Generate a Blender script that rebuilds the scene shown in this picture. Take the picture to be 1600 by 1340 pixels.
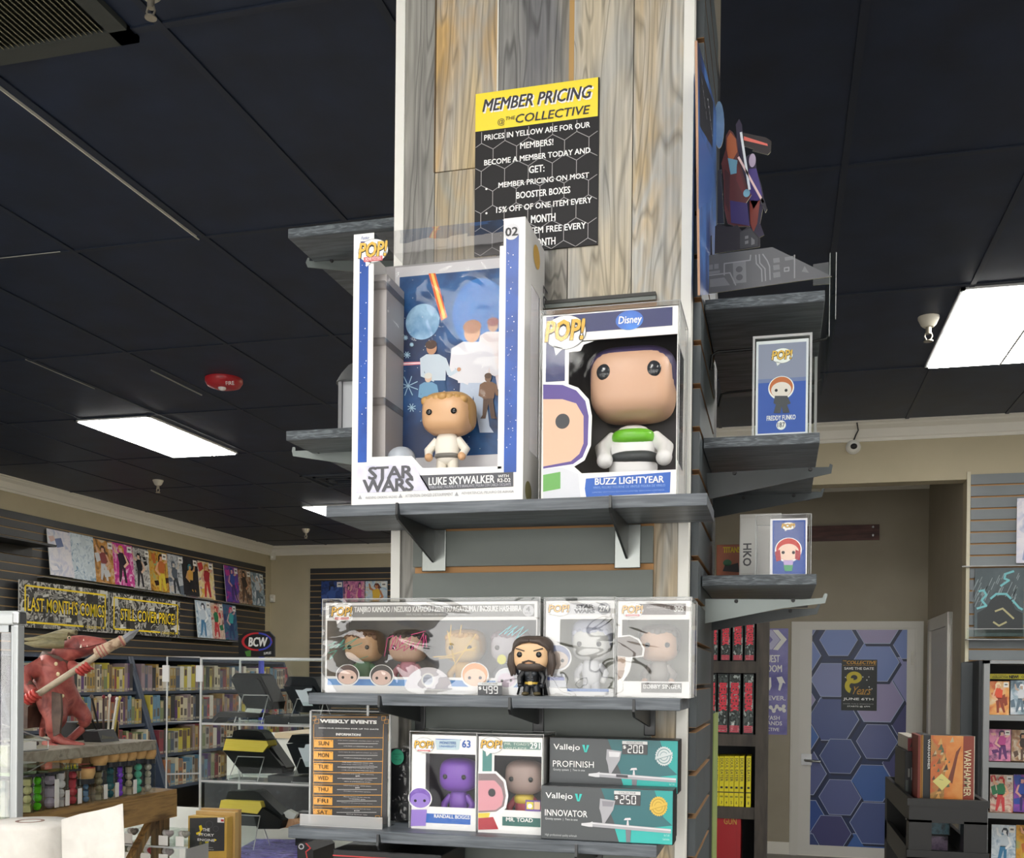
import bpy, bmesh, math, random
from mathutils import Vector, Matrix, noise

for o in list(bpy.data.objects):
    bpy.data.objects.remove(o)
scene = bpy.context.scene
COL = scene.collection
RND = random.Random(11)

# ------------------------------------------------------------------ camera
EYE = 1.58
FPX, CX, CY = 1600.0, 800.0, 1066.0
YAW, PITCH, ROLL = math.radians(14.6), math.radians(-0.32), 0.0105
CAMROT = (Matrix.Rotation(YAW, 3, 'Z') @ Matrix.Rotation(math.pi/2 + PITCH, 3, 'X') @ Matrix.Rotation(ROLL, 3, 'Z'))
CAMLOC = Vector((0, 0, EYE))
cam_data = bpy.data.cameras.new('camera')
cam_data.sensor_fit = 'HORIZONTAL'
cam_data.sensor_width = 36.0
cam_data.lens = 36.0*FPX/1600.0
cam_data.shift_x = 0.0
cam_data.shift_y = (CY - 670.0)/1600.0
cam_data.clip_start = 0.05
cam = bpy.data.objects.new('camera', cam_data)
COL.objects.link(cam)
cam.matrix_world = CAMROT.to_4x4()
cam.location = CAMLOC
scene.camera = cam

# ------------------------------------------------------------------ world, exposure
world = bpy.data.worlds.new('daylight')
scene.world = world
world.use_nodes = True
bgn = world.node_tree.nodes['Background']
bgn.inputs[0].default_value = (1.0, 0.985, 0.955, 1)
bgn.inputs[1].default_value = 4.6
scene.view_settings.view_transform = 'Standard'
scene.view_settings.look = 'None'
scene.view_settings.gamma = 1.0
scene.view_settings.use_curve_mapping = False
scene.view_settings.exposure = 0.0
TROFFER = 21.0            # radiance of a lit ceiling panel
scene.cycles.transparent_max_bounces = 32
scene.cycles.max_bounces = 8
scene.cycles.sample_clamp_indirect = 6.0

CEIL = EYE + 1.835
def ray(x, y):
    return CAMROT @ Vector(((x-CX)/FPX, -(y-CY)/FPX, -1.0))
def onY(x, y, Y):
    d = ray(x, y); return CAMLOC + d*(Y/d.y)
def onX(x, y, X):
    d = ray(x, y); return CAMLOC + d*(X/d.x)
def onZ(x, y, Z):
    d = ray(x, y); return CAMLOC + d*((Z-EYE)/d.z)

# ------------------------------------------------------------------ materials
MATS = {}
def lin(h):
    h = h.lstrip('#')
    out = []
    for i in (0, 2, 4):
        c = int(h[i:i+2], 16)/255.0
        out.append(c/12.92 if c <= 0.04045 else ((c+0.055)/1.055)**2.4)
    return (*out, 1.0)
def newmat(name):
    m = bpy.data.materials.new(name); m.use_nodes = True
    return m, m.node_tree.nodes, m.node_tree.links, m.node_tree.nodes['Principled BSDF']
def mat(hexc, rough=0.5, metal=0.0, spec=0.5, coat=0.0):
    key = (hexc, rough, metal, spec, coat)
    if key in MATS: return MATS[key]
    m, N, L, b = newmat('paint_' + hexc)
    b.inputs['Base Color'].default_value = lin(hexc)
    b.inputs['Roughness'].default_value = rough
    b.inputs['Metallic'].default_value = metal
    b.inputs['Specular IOR Level'].default_value = spec
    b.inputs['Coat Weight'].default_value = coat
    MATS[key] = m
    return m
def noisemat(name, cols, scale=8.0, stretch=(1, 1, 1), rough=0.5, detail=6.0, dist=0.0, bump=0.0, seed=0.0, metal=0.0, spec=0.5, pos=None, const=False, lo=0.3, hi=0.7):
    key = (name, tuple(cols), scale, stretch, rough, seed)
    if key in MATS: return MATS[key]
    m, N, L, b = newmat(name)
    tc = N.new('ShaderNodeTexCoord'); mp = N.new('ShaderNodeMapping')
    mp.inputs['Scale'].default_value = stretch
    mp.inputs['Location'].default_value = (seed*1.37, seed*2.11, seed*0.73)
    nz = N.new('ShaderNodeTexNoise'); nz.inputs['Scale'].default_value = scale
    nz.inputs['Detail'].default_value = detail; nz.inputs['Distortion'].default_value = dist
    rp = N.new('ShaderNodeValToRGB')
    if const: rp.color_ramp.interpolation = 'CONSTANT'
    n = len(cols)
    els = rp.color_ramp.elements
    while len(els) < n: els.new(0.5)
    for i, c in enumerate(cols):
        els[i].position = pos[i] if pos else lo + (hi-lo)*i/max(1, n-1)
        els[i].color = lin(c)
    L.new(tc.outputs['Object'], mp.inputs[0]); L.new(mp.outputs[0], nz.inputs['Vector'])
    L.new(nz.outputs['Fac'], rp.inputs[0]); L.new(rp.outputs[0], b.inputs['Base Color'])
    b.inputs['Roughness'].default_value = rough; b.inputs['Metallic'].default_value = metal
    b.inputs['Specular IOR Level'].default_value = spec
    if bump:
        bp = N.new('ShaderNodeBump'); bp.inputs['Strength'].default_value = bump; bp.inputs['Distance'].default_value = 0.002
        L.new(nz.outputs['Fac'], bp.inputs['Height']); L.new(bp.outputs[0], b.inputs['Normal'])
    MATS[key] = m
    return m
def woodmat(name, cols, seed, scale=1.0, rough=0.6, ring=26.0, dark=.5):
    """weathered board: two-tone patches, looping grain lines and fine fibre along Z"""
    m, N, L, b = newmat(name)
    tc = N.new('ShaderNodeTexCoord')
    def noise(scl, detail, dist, loc):
        mp = N.new('ShaderNodeMapping'); mp.inputs['Scale'].default_value = scl; mp.inputs['Location'].default_value = loc
        nz = N.new('ShaderNodeTexNoise'); nz.inputs['Scale'].default_value = 1.0; nz.inputs['Detail'].default_value = detail; nz.inputs['Distortion'].default_value = dist
        L.new(tc.outputs['Object'], mp.inputs[0]); L.new(mp.outputs[0], nz.inputs['Vector']); return nz.outputs['Fac']
    def ramp(src, stops):
        r = N.new('ShaderNodeValToRGB'); e = r.color_ramp.elements
        while len(e) < len(stops): e.new(.5)
        for i, (p, c) in enumerate(stops): e[i].position = p; e[i].color = c
        L.new(src, r.inputs[0]); return r.outputs[0]
    def math_(op, x, v):
        n = N.new('ShaderNodeMath'); n.operation = op; L.new(x, n.inputs[0])
        if isinstance(v, (int, float)): n.inputs[1].default_value = v
        else: L.new(v, n.inputs[1])
        return n.outputs[0]
    base = ramp(noise((9*scale, 9*scale, 2.4*scale), 4, .8, (seed*1.7, seed, seed*2.3)), [(.36, lin(cols[0])), (.50, lin(cols[1])), (.66, lin(cols[2]))])
    loops = math_('PINGPONG', math_('MULTIPLY', noise((13*scale, 13*scale, 1.5*scale), 2.0, .5, (seed*.7, seed*1.9, seed*3.1)), ring), 1.0)
    g = (dark, dark, dark, 1)
    lines = ramp(loops, [(0.0, g), (.16, (min(1, dark*1.25),)*3+(1,)), (.42, (1, 1, 1, 1)), (1.0, (.93, .93, .93, 1))])
    fib = ramp(noise((150*scale, 150*scale, 5*scale), 3, 0, (seed, seed, seed)), [(.30, (.60, .60, .60, 1)), (.62, (1.0, 1.0, 1.0, 1))])
    def mul(c1, c2):
        x = N.new('ShaderNodeMix'); x.data_type = 'RGBA'; x.blend_type = 'MULTIPLY'; x.inputs[0].default_value = 1
        L.new(c1, x.inputs[6]); L.new(c2, x.inputs[7]); return x.outputs[2]
    L.new(mul(mul(base, lines), fib), b.inputs['Base Color'])
    b.inputs['Roughness'].default_value = rough
    bp = N.new('ShaderNodeBump'); bp.inputs['Strength'].default_value = .3; bp.inputs['Distance'].default_value = .002
    L.new(loops, bp.inputs['Height']); L.new(bp.outputs[0], b.inputs['Normal'])
    return m
def clearmat(name, tint='#ffffff', ior=1.45, rough=0.03, bump=0.0, bscale=20.0, gain=1.0, haze=0.0, stretch=(1, 1, 1)):
    """thin clear plastic: see-through with a fresnel gloss"""
    m, N, L, b = newmat(name); N.remove(b)
    out = N['Material Output']
    tr = N.new('ShaderNodeBsdfTransparent'); tr.inputs[0].default_value = lin(tint)
    gl = N.new('ShaderNodeBsdfGlossy'); gl.inputs['Roughness'].default_value = rough
    fr = N.new('ShaderNodeFresnel'); fr.inputs[0].default_value = ior
    mx = N.new('ShaderNodeMixShader')
    g = N.new('ShaderNodeMath'); g.operation = 'MULTIPLY'; g.inputs[1].default_value = gain; g.use_clamp = True
    L.new(fr.outputs[0], g.inputs[0]); L.new(g.outputs[0], mx.inputs[0])
    src = tr.outputs[0]
    if haze:
        df = N.new('ShaderNodeBsdfDiffuse'); df.inputs[0].default_value = (.9, .9, .9, 1)
        mh = N.new('ShaderNodeMixShader'); mh.inputs[0].default_value = haze
        L.new(src, mh.inputs[1]); L.new(df.outputs[0], mh.inputs[2]); src = mh.outputs[0]
    L.new(src, mx.inputs[1]); L.new(gl.outputs[0], mx.inputs[2])
    L.new(mx.outputs[0], out.inputs[0])
    if bump:
        tc = N.new('ShaderNodeTexCoord'); nz = N.new('ShaderNodeTexNoise'); nz.inputs['Scale'].default_value = bscale
        nz.inputs['Detail'].default_value = 1.5; nz.inputs['Distortion'].default_value = 1.2
        bp = N.new('ShaderNodeBump'); bp.inputs['Strength'].default_value = bump; bp.inputs['Distance'].default_value = .01
        mp = N.new('ShaderNodeMapping'); mp.inputs['Scale'].default_value = stretch
        L.new(tc.outputs['Object'], mp.inputs[0]); L.new(mp.outputs[0], nz.inputs['Vector']); L.new(nz.outputs['Fac'], bp.inputs['Height'])
        L.new(bp.outputs[0], gl.inputs['Normal'])
    return m
def emimat(name, hexc, strength):
    m, N, L, b = newmat(name)
    b.inputs['Base Color'].default_value = lin(hexc)
    b.inputs['Emission Color'].default_value = lin(hexc)
    b.inputs['Emission Strength'].default_value = strength
    return m

CARD = mat('#f1f0ee', .45)
WHITE = mat('#f4f4f2', .4)
INKW = mat('#f6f6f4', .5)
BLACK = mat('#141416', .45)
INK = mat('#26262a', .5)
DKGREY = mat('#3d3d40', .5)
GREY = mat('#8b8c90', .5)
GOLD = mat('#e3b23c', .45)
POPGOLD = mat('#e8b94f', .5)
YEL = mat('#f2d60c', .5)
BLUE = mat('#2a5fb4', .45)
NAVY = mat('#232a5e', .45)
RED = mat('#c43a3a', .45)
SILVER = mat('#b9bbbd', .3, 1.0)
STEEL = mat('#8f9294', .25, 1.0)
BLKMETAL = mat('#1b1e20', .35, 0.0, .6)
DARKSTEEL = noisemat('painted_steel', ['#20262a', '#3b4446'], 6, rough=.3, spec=.6)
SHELFW = noisemat('grey_stained_board', ['#3c4248', '#565c63', '#6a7077'], 9, (1.2, 1.2, 14), .42, 5, .5, .25, 1)
SHELFX = noisemat('grey_stained_board_x', ['#3f454b', '#575d64', '#6d737a'], 9, (1.2, 9, 16), .42, 5, .4, .25, 3)
ENDGR = noisemat('board_end_grain', ['#2d3338', '#434a50', '#6f777d'], 30, (1, 1, 7), .5, 5, 1.5, .3, 5)
FILM = clearmat('window_film', ior=1.4, rough=.04, bump=.15, bscale=14, gain=.35)
WAVY = clearmat('wavy_protector_film', ior=1.5, rough=.02, bump=.42, bscale=12, gain=2.5, stretch=(.6, 1, 1.5))
PROT = clearmat('protector_plastic', ior=1.45, rough=.05, bump=.05, bscale=10, gain=.5)
ACRYL = clearmat('clear_acrylic', tint='#f4f8f6', ior=1.45, rough=.02, gain=.22)
ACREDGE = clearmat('acrylic_edge', tint='#dfe6e6', ior=1.5, rough=.15, haze=.45)
GLASS = clearmat('window_glass', ior=1.45, rough=.0)

# ------------------------------------------------------------------ mesh builder
class MB:
    def __init__(s): s.v = []; s.f = []; s.m = []; s.sm = []; s.mats = []
    def mi(s, m):
        if m not in s.mats: s.mats.append(m)
        return s.mats.index(m)
    def add(s, vs, fs, m, smooth=False):
        b = len(s.v); i = s.mi(m)
        s.v += [Vector(p) for p in vs]
        for f in fs:
            s.f.append([b+k for k in f]); s.m.append(i); s.sm.append(smooth)
        return s
    def box(s, x0, x1, y0, y1, z0, z1, m, mtx=None):
        vs = [Vector((x, y, z)) for z in (z0, z1) for y in (y0, y1) for x in (x0, x1)]
        if mtx is not None: vs = [mtx @ p for p in vs]
        return s.add(vs, [(0, 2, 3, 1), (4, 5, 7, 6), (0, 1, 5, 4), (1, 3, 7, 5), (3, 2, 6, 7), (2, 0, 4, 6)], m)
    def poly(s, pts, m): return s.add(pts, [tuple(range(len(pts)))], m)
    def prism(s, pts, ext, m, mside=None):
        n = len(pts); ext = Vector(ext)
        top = [Vector(p)+ext for p in pts]
        s.add(list(pts)+top, [tuple(range(n)), tuple(range(2*n-1, n-1, -1))], m)
        s.add(list(pts)+top, [(i, i+n, (i+1) % n+n, (i+1) % n) for i in range(n)], mside or m)
        return s
    def tube(s, path, r, m, n=8, cap=True, smooth=True):
        path = [Vector(p) for p in path]; k = len(path)
        rs = r if isinstance(r, (list, tuple)) else [r]*k
        vs = []; up = Vector((0, 0, 1)); prev = None
        for i, p in enumerate(path):
            t = (path[min(i+1, k-1)]-path[max(i-1, 0)])
            if t.length < 1e-9: t = Vector((0, 0, 1))
            t.normalize()
            if prev is None:
                a = t.cross(up if abs(t.z) < .9 else Vector((1, 0, 0)))
            else:
                a = prev - t*prev.dot(t)
            a.normalize(); prev = a
            b = t.cross(a)
            for j in range(n):
                an = 2*math.pi*j/n
                vs.append(p + (a*math.cos(an)+b*math.sin(an))*rs[i])
        fs = [(i*n+j, i*n+(j+1) % n, (i+1)*n+(j+1) % n, (i+1)*n+j) for i in range(k-1) for j in range(n)]
        s.add(vs, fs, m, smooth)
        if cap:
            s.add(vs[:n], [tuple(range(n-1, -1, -1))], m); s.add(vs[-n:], [tuple(range(n))], m)
        return s
    def lathe(s, prof, c, m, n=20, mtx=None, smooth=True):
        c = Vector(c); vs = []
        for r, z in prof:
            for j in range(n):
                a = 2*math.pi*j/n
                p = Vector((r*math.cos(a), r*math.sin(a), z))
                if mtx is not None: p = mtx @ p
                vs.append(c+p)
        k = len(prof)
        s.add(vs, [(i*n+j, i*n+(j+1) % n, (i+1)*n+(j+1) % n, (i+1)*n+j) for i in range(k-1) for j in range(n)], m, smooth)
        s.add(vs[:n], [tuple(range(n-1, -1, -1))], m); s.add(vs[-n:], [tuple(range(n))], m)
        return s
    def ell(s, c, r, m, n=20, k=12, e=1.0, mtx=None, t0=-90, t1=90, smooth=True):
        """superellipsoid (e<1 boxier); latitude range t0..t1"""
        def sp(x, p): return math.copysign(abs(x)**p, x)
        c = Vector(c); vs = []
        for i in range(k+1):
            t = math.radians(t0+(t1-t0)*i/k)
            for j in range(n):
                a = 2*math.pi*j/n
                p = Vector((r[0]*sp(math.cos(t), e)*sp(math.cos(a), e), r[1]*sp(math.cos(t), e)*sp(math.sin(a), e), r[2]*sp(math.sin(t), e)))
                if mtx is not None: p = mtx @ p
                vs.append(c+p)
        s.add(vs, [(i*n+j, i*n+(j+1) % n, (i+1)*n+(j+1) % n, (i+1)*n+j) for i in range(k) for j in range(n)], m, smooth)
        return s
    def data(s, name, org=Vector((0, 0, 0))):
        me = bpy.data.meshes.new(name)
        me.from_pydata([p-org for p in s.v], [], s.f)
        for m in s.mats: me.materials.append(m)
        me.polygons.foreach_set('material_index', s.m)
        me.polygons.foreach_set('use_smooth', s.sm)
        me.update()
        return me

def worldloc(o):
    p = Vector((0, 0, 0))
    while o is not None:
        p += o.location; o = o.parent
    return p
def tag(o, label=None, cat=None, group=None, kind=None):
    if label: o['label'] = label
    if cat: o['category'] = cat
    if group: o['group'] = group
    if kind: o['kind'] = kind
    return o
def thing(name, label, cat, loc, group=None, kind=None):
    o = bpy.data.objects.new(name, None); COL.objects.link(o)
    o.empty_display_size = .05
    o.location = Vector(loc)
    return tag(o, label, cat, group, kind)
def bev(o, w, seg=2):
    b = o.modifiers.new('bevel', 'BEVEL'); b.width = w; b.segments = seg; b.limit_method = 'ANGLE'; b.angle_limit = math.radians(40)
    return o
def part(mb, name, parent, bevel=0, label=None):
    o = bpy.data.objects.new(name, mb.data(name, worldloc(parent)))
    COL.objects.link(o); o.parent = parent
    if bevel: bev(o, bevel)
    if label: o['label'] = label
    return o
def solo(mb, name, label, cat, loc=None, group=None, kind=None, bevel=0):
    if loc is None:
        xs = [p.x for p in mb.v]; ys = [p.y for p in mb.v]; zs = [p.z for p in mb.v]
        loc = Vector(((min(xs)+max(xs))/2, (min(ys)+max(ys))/2, min(zs)))
    loc = Vector(loc)
    o = bpy.data.objects.new(name, mb.data(name, loc)); COL.objects.link(o); o.location = loc
    if bevel: bev(o, bevel)
    return tag(o, label, cat, group, kind)
def struct(mb, name, label=None, parent=None, bevel=0):
    if parent is not None: return part(mb, name, parent, bevel, label)
    return solo(mb, name, label or name.replace('_', ' '), name.split('_')[0], None, None, 'structure', bevel)
def copy_tree(o, loc=None, parent=None):
    c = o.copy(); COL.objects.link(c); c.parent = parent
    if loc is not None: c.location = loc
    for ch in list(o.children): copy_tree(ch, None, c)
    return c

# ------------------------------------------------------------------ text
TXT = {}
def glyphs(s, bold=0.0, space=1.0, res=2):
    if bold <= .055: bold = min(bold, .008)
    key = (s, bold, space, res)
    if key in TXT: return TXT[key]
    cu = bpy.data.curves.new('t', 'FONT'); cu.body = s; cu.offset = bold; cu.resolution_u = res; cu.space_character = space
    ob = bpy.data.objects.new('t', cu); COL.objects.link(ob)
    dg = bpy.context.evaluated_depsgraph_get()
    me = bpy.data.meshes.new_from_object(ob.evaluated_get(dg))
    vs = [v.co.copy() for v in me.vertices]; fs = [tuple(p.vertices) for p in me.polygons]
    bpy.data.objects.remove(ob); bpy.data.curves.remove(cu); bpy.data.meshes.remove(me)
    x0 = min(p.x for p in vs); x1 = max(p.x for p in vs); y0 = min(p.y for p in vs); y1 = max(p.y for p in vs)
    vs = [((p.x-x0)/(x1-x0), (p.y-y0)/(y1-y0)) for p in vs]
    TXT[key] = (vs, fs)
    return vs, fs

class Face:
    """a flat face of a real thing: plane through p with normal n (towards the viewer), axes U (right) and V (up)"""
    LAYER = .0004
    def __init__(s, p, n, U, V=Vector((0, 0, 1)), crop=(0, 0, 1.0)):
        s.p = Vector(p); s.n = Vector(n).normalized(); s.U = Vector(U).normalized(); s.V = Vector(V).normalized(); s.c = crop
    def crop(s, ox, oy, k): return Face(s.p, s.n, s.U, s.V, (ox, oy, k))
    def off(s, d): return Face(s.p+s.n*d, s.n, s.U, s.V, s.c)
    def pt(s, q, l=0):
        x = s.c[0]+q[0]*s.c[2]; y = s.c[1]+q[1]*s.c[2]
        d = ray(x, y); t = (s.p-CAMLOC).dot(s.n)/d.dot(s.n)
        return CAMLOC + d*t + s.n*(l*s.LAYER)
    def ab(s, q):
        r = s.pt(q)-s.p; return r.dot(s.U), r.dot(s.V)
    def at(s, a, b, l=0): return s.p + s.U*a + s.V*b + s.n*(l*s.LAYER)
    def poly(s, mb, qs, m, l=1): mb.poly([s.pt(q, l) for q in qs], m); return s
    def rect(s, mb, q0, q1, m, l=1):
        a0, b0 = s.ab(q0); a1, b1 = s.ab(q1)
        mb.poly([s.at(a0, b1, l), s.at(a1, b1, l), s.at(a1, b0, l), s.at(a0, b0, l)], m); return s
    def ell(s, mb, c, rx, ry, m, l=1, n=28, rot=0.0, a0=0, a1=360):
        a, b = s.ab(c); ra = abs(s.ab((c[0]+rx, c[1]))[0]-a); rb = abs(s.ab((c[0], c[1]+ry))[1]-b)
        pts = []
        for i in range(n if a1-a0 >= 360 else n+1):
            t = math.radians(a0+(a1-a0)*i/n)
            u, v = ra*math.cos(t), rb*math.sin(t)
            pts.append(s.at(a+u*math.cos(rot)-v*math.sin(rot), b+u*math.sin(rot)+v*math.cos(rot), l))
        mb.poly(pts, m); return s
    def text(s, mb, t, q0, q1, m, l=3, bold=.02, shear=0.0, space=1.0, res=2, rise=0.0, vert=False):
        vs, fs = glyphs(t, bold if bold > .055 else 0, space, res)
        a0, b0 = s.ab(q0); a1, b1 = s.ab(q1)
        w = (a1-a0 if vert else b0-b1)*min(bold, .055)*.9
        pas = ((-1, -.6), (1, -.6), (-1, .6), (1, .6)) if .005 < bold <= .055 else ((0, 0),)
        for k, (dx, dy) in enumerate(pas):
            out = []
            for u, v in vs:
                if vert: u, v = v, 1-u       # reads downwards
                out.append(s.at(a0+(a1-a0)*u + shear*(b0-b1)*(v-.5)+dx*w, b1+(b0-b1)*v + rise*(a1-a0)*(u-.5)+dy*w, l+.12*k))
            mb.add(out, fs, m)
        return s
    def stroke(s, mb, qs, w, m, l=2):
        """a printed line of width w (metres)"""
        P = [s.ab(q) for q in qs]
        for i, ((a0, b0), (a1, b1)) in enumerate(zip(P[:-1], P[1:])):
            dx, dy = a1-a0, b1-b0; ln = math.hypot(dx, dy) or 1e-6
            px, py = -dy/ln*w/2, dx/ln*w/2
            ex, ey = dx/ln*w*.25, dy/ln*w*.25; k = l+.06*i
            mb.poly([s.at(a0+px-ex, b0+py-ey, k), s.at(a0-px-ex, b0-py-ey, k), s.at(a1-px+ex, b1-py+ey, k), s.at(a1+px+ex, b1+py+ey, k)], m)
        return s
def FY(Y, crop=(0, 0, 1.0)): return Face((0, Y, 0), (0, -1, 0), (1, 0, 0), crop=crop)
def FXr(X, crop=(0, 0, 1.0)): return Face((X, 0, 0), (1, 0, 0), (0, 1, 0), crop=crop)     # faces +X (seen from the right)
def FXl(X, crop=(0, 0, 1.0)): return Face((X, 0, 0), (-1, 0, 0), (0, -1, 0), crop=crop)
def sevenseg(F, mb, s, q0, q1, m, l=4):
    """price digits in seven-segment style"""
    SEG = {'0': 'abcdef', '1': 'bc', '2': 'abged', '3': 'abgcd', '4': 'fgbc', '5': 'afgcd', '6': 'afgedc', '7': 'abc', '8': 'abcdefg', '9': 'abcdfg'}
    a0, b0 = F.ab(q0); a1, b1 = F.ab(q1); n = len(s); w = (a1-a0)/n; h = b0-b1; t = h*.10
    for i, ch in enumerate(s):
        x0 = a0+w*i+w*.12; x1 = a0+w*(i+1)-w*.12; ym = (b0+b1)/2
        R = {'a': (x0+t, b0-t, x1-t, b0), 'g': (x0+t, ym-t/2, x1-t, ym+t/2), 'd': (x0+t, b1, x1-t, b1+t),
             'f': (x0, ym+t*.3, x0+t, b0-t*.3), 'b': (x1-t, ym+t*.3, x1, b0-t*.3), 'e': (x0, b1+t*.3, x0+t, ym-t*.3), 'c': (x1-t, b1+t*.3, x1, ym-t*.3)}
        for k in SEG[ch]:
            u0, v0, u1, v1 = R[k]
            mb.poly([F.at(u0, v0, l), F.at(u1, v0, l), F.at(u1, v1, l), F.at(u0, v1, l)], m)
# ------------------------------------------------------------------ room shell
XL, XR, YB, YF, YK = -7.1, 5.0, 13.4, 7.72, -3.2     # left wall, right wall, far back wall, right-hand cross wall, shop front
WALL = noisemat('beige_wall_paint', ['#b3a98f', '#bab096'], 3, rough=.7)
WALLD = noisemat('taupe_wall_paint', ['#9d9584', '#a49c8b'], 3, rough=.7)
CROWN = mat('#e6e3da', .5)
CEILM = noisemat('navy_ceiling_tile', ['#1b2436', '#1f2a3f', '#243048'], 5, rough=.5, detail=8, spec=.4)
GRIDM = mat('#1d2637', .5)
mb = MB(); mb.box(XL-.2, XR+.2, YK-.2, YB+.2, -.1, 0, noisemat('grey_plank_floor', ['#75706a', '#8a857d'], 4, (1, 8, 1), .5)); struct(mb, 'floor', 'grey shop floor')
mb = MB(); mb.box(XL-.2, XR+.2, YK-.2, YB+.2, CEIL, CEIL+.1, CEILM); struct(mb, 'ceiling', 'dark navy suspended ceiling')
# t-bar grid
GX = [.846-.64*k for k in range(-6, 12)]; GY = [1.28*k for k in range(-2, 11)]
mb = MB()
for x in GX: mb.box(x-.012, x+.012, YK, YB, CEIL-.006, CEIL+.004, GRIDM)
for y in GY: mb.box(XL, XR, y-.012, y+.012, CEIL-.0055, CEIL+.004, GRIDM)
struct(mb, 'trim_1', 'dark ceiling grid bars')
a = onZ(0, 140, CEIL); b_ = onZ(306, 372, CEIL)
mb = MB(); gx = (a.x+b_.x)/2; mb.box(gx+.012, gx+.0165, a.y-.4, b_.y, CEIL-.010, CEIL, mat('#e8e6da', .5)); struct(mb, 'trim_2', 'pale chipped edge of one ceiling bar')
mb = MB()
for (p0, p1) in (((0, 404), (95, 394)),):
    c0 = onZ(*p0, CEIL-.007); c1 = onZ(*p1, CEIL-.007); mb.box(c0.x, c1.x, c0.y-.004, c0.y+.002, CEIL-.0068, CEIL-.005, mat('#a8a8a4', .5))
c0 = onZ(40, 562, CEIL-.007); c1 = onZ(142, 608, CEIL-.007); mb.box(c0.x-.003, c0.x+.003, c0.y, c1.y, CEIL-.0068, CEIL, mat('#a8a8a4', .5))
c0 = onZ(236, 579, CEIL-.007); c1 = onZ(315, 618, CEIL-.007); mb.box(c0.x-.003, c0.x+.003, c0.y, c1.y, CEIL-.0068, CEIL, mat('#a8a8a4', .5))
struct(mb, 'trim_3', 'pale scuffs along the ceiling bars')

# walls
mb = MB(); mb.box(XL-.15, XL, YK, YB, 0, CEIL, WALL); struct(mb, 'wall_left', 'beige left wall')
mb = MB(); mb.box(XL-.15, -1.2, YB, YB+.15, 0, CEIL, WALL); struct(mb, 'wall_back', 'beige far back wall')
mb = MB(); mb.box(XR, XR+.15, YK, YF+.2, 0, CEIL, WALL); struct(mb, 'wall_right', 'beige right wall')
AX1 = onY(1509, 900, YF).x                         # right jamb of the alcove
AX0 = -1.2; AYB = 9.6
hz = onY(1420, 752, YF).z
mb = MB(); mb.box(AX1, XR, YF, YF+.15, 0, CEIL, WALL); mb.box(AX0, AX1, YF, YF+.15, hz, CEIL, WALL); struct(mb, 'wall_cross', 'beige wall with the alcove opening')
AXR = onY(1451, 850, AYB).x
ACZ = onY(1400, 790, AYB).z + .22
mb = MB(); mb.box(AX0-.1, AXR+.15, AYB, AYB+.12, 0, CEIL, WALLD); struct(mb, 'wall_alcove', 'taupe wall at the back of the alcove')
mb = MB(); mb.prism([(AX1+.0, YF+.15, 0), (AX1+.15, YF+.15, 0), (AXR+.15, AYB, 0), (AXR, AYB, 0)], (0, 0, CEIL), WALLD); struct(mb, 'wall_alcove_side', 'taupe side wall of the alcove')
mb = MB(); mb.box(AX0-.1, AX0, YF, YB, 0, CEIL, WALL); struct(mb, 'wall_middle', 'beige wall beside the alcove hidden by the column')
mb = MB(); mb.box(AX0, AX1+.14, YF+.15, AYB, CEIL-.03, CEIL-.004, mat('#2a2d33', .7)); struct(mb, 'ceiling_alcove', 'dim ceiling over the alcove')

def crown_prof(depth=.10, h=.13):
    return [(0, 0), (.012, 0), (.012, h*.16), (.025, h*.2), (depth*.45, h*.62), (depth*.8, h*.78), (depth*.85, h*.86), (depth, h*.9), (depth, h), (0, h)]
def crown(name, label, p0, p1, nrm, ztop, m=CROWN, depth=.10, h=.13):
    mb = MB(); p0 = Vector(p0); p1 = Vector(p1); nrm = Vector(nrm)
    pts = [p0+nrm*d+Vector((0, 0, ztop-h+z)) for d, z in crown_prof(depth, h)]
    mb.prism(pts, p1-p0, m); return struct(mb, name, label)
crown('trim_4', 'white crown moulding on the left wall', (XL, YK, 0), (XL, YB, 0), (1, 0, 0), CEIL)
crown('trim_5', 'white crown moulding on the far back wall', (XL, YB, 0), (-1.3, YB, 0), (0, -1, 0), CEIL)
crown('trim_6', 'white crown moulding over the alcove', (AX0-.1, YF, 0), (XR, YF, 0), (0, -1, 0), CEIL)
crown('trim_7', 'shaded crown moulding inside the alcove', (AX0, AYB, 0), (AXR, AYB, 0), (0, -1, 0), CEIL-.03, CROWN, .09, .12)
mb = MB(); mb.box(AX0, AXR, AYB-.015, AYB, 0, .11, CROWN); struct(mb, 'baseboard_alcove', 'white baseboard in the alcove')

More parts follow.
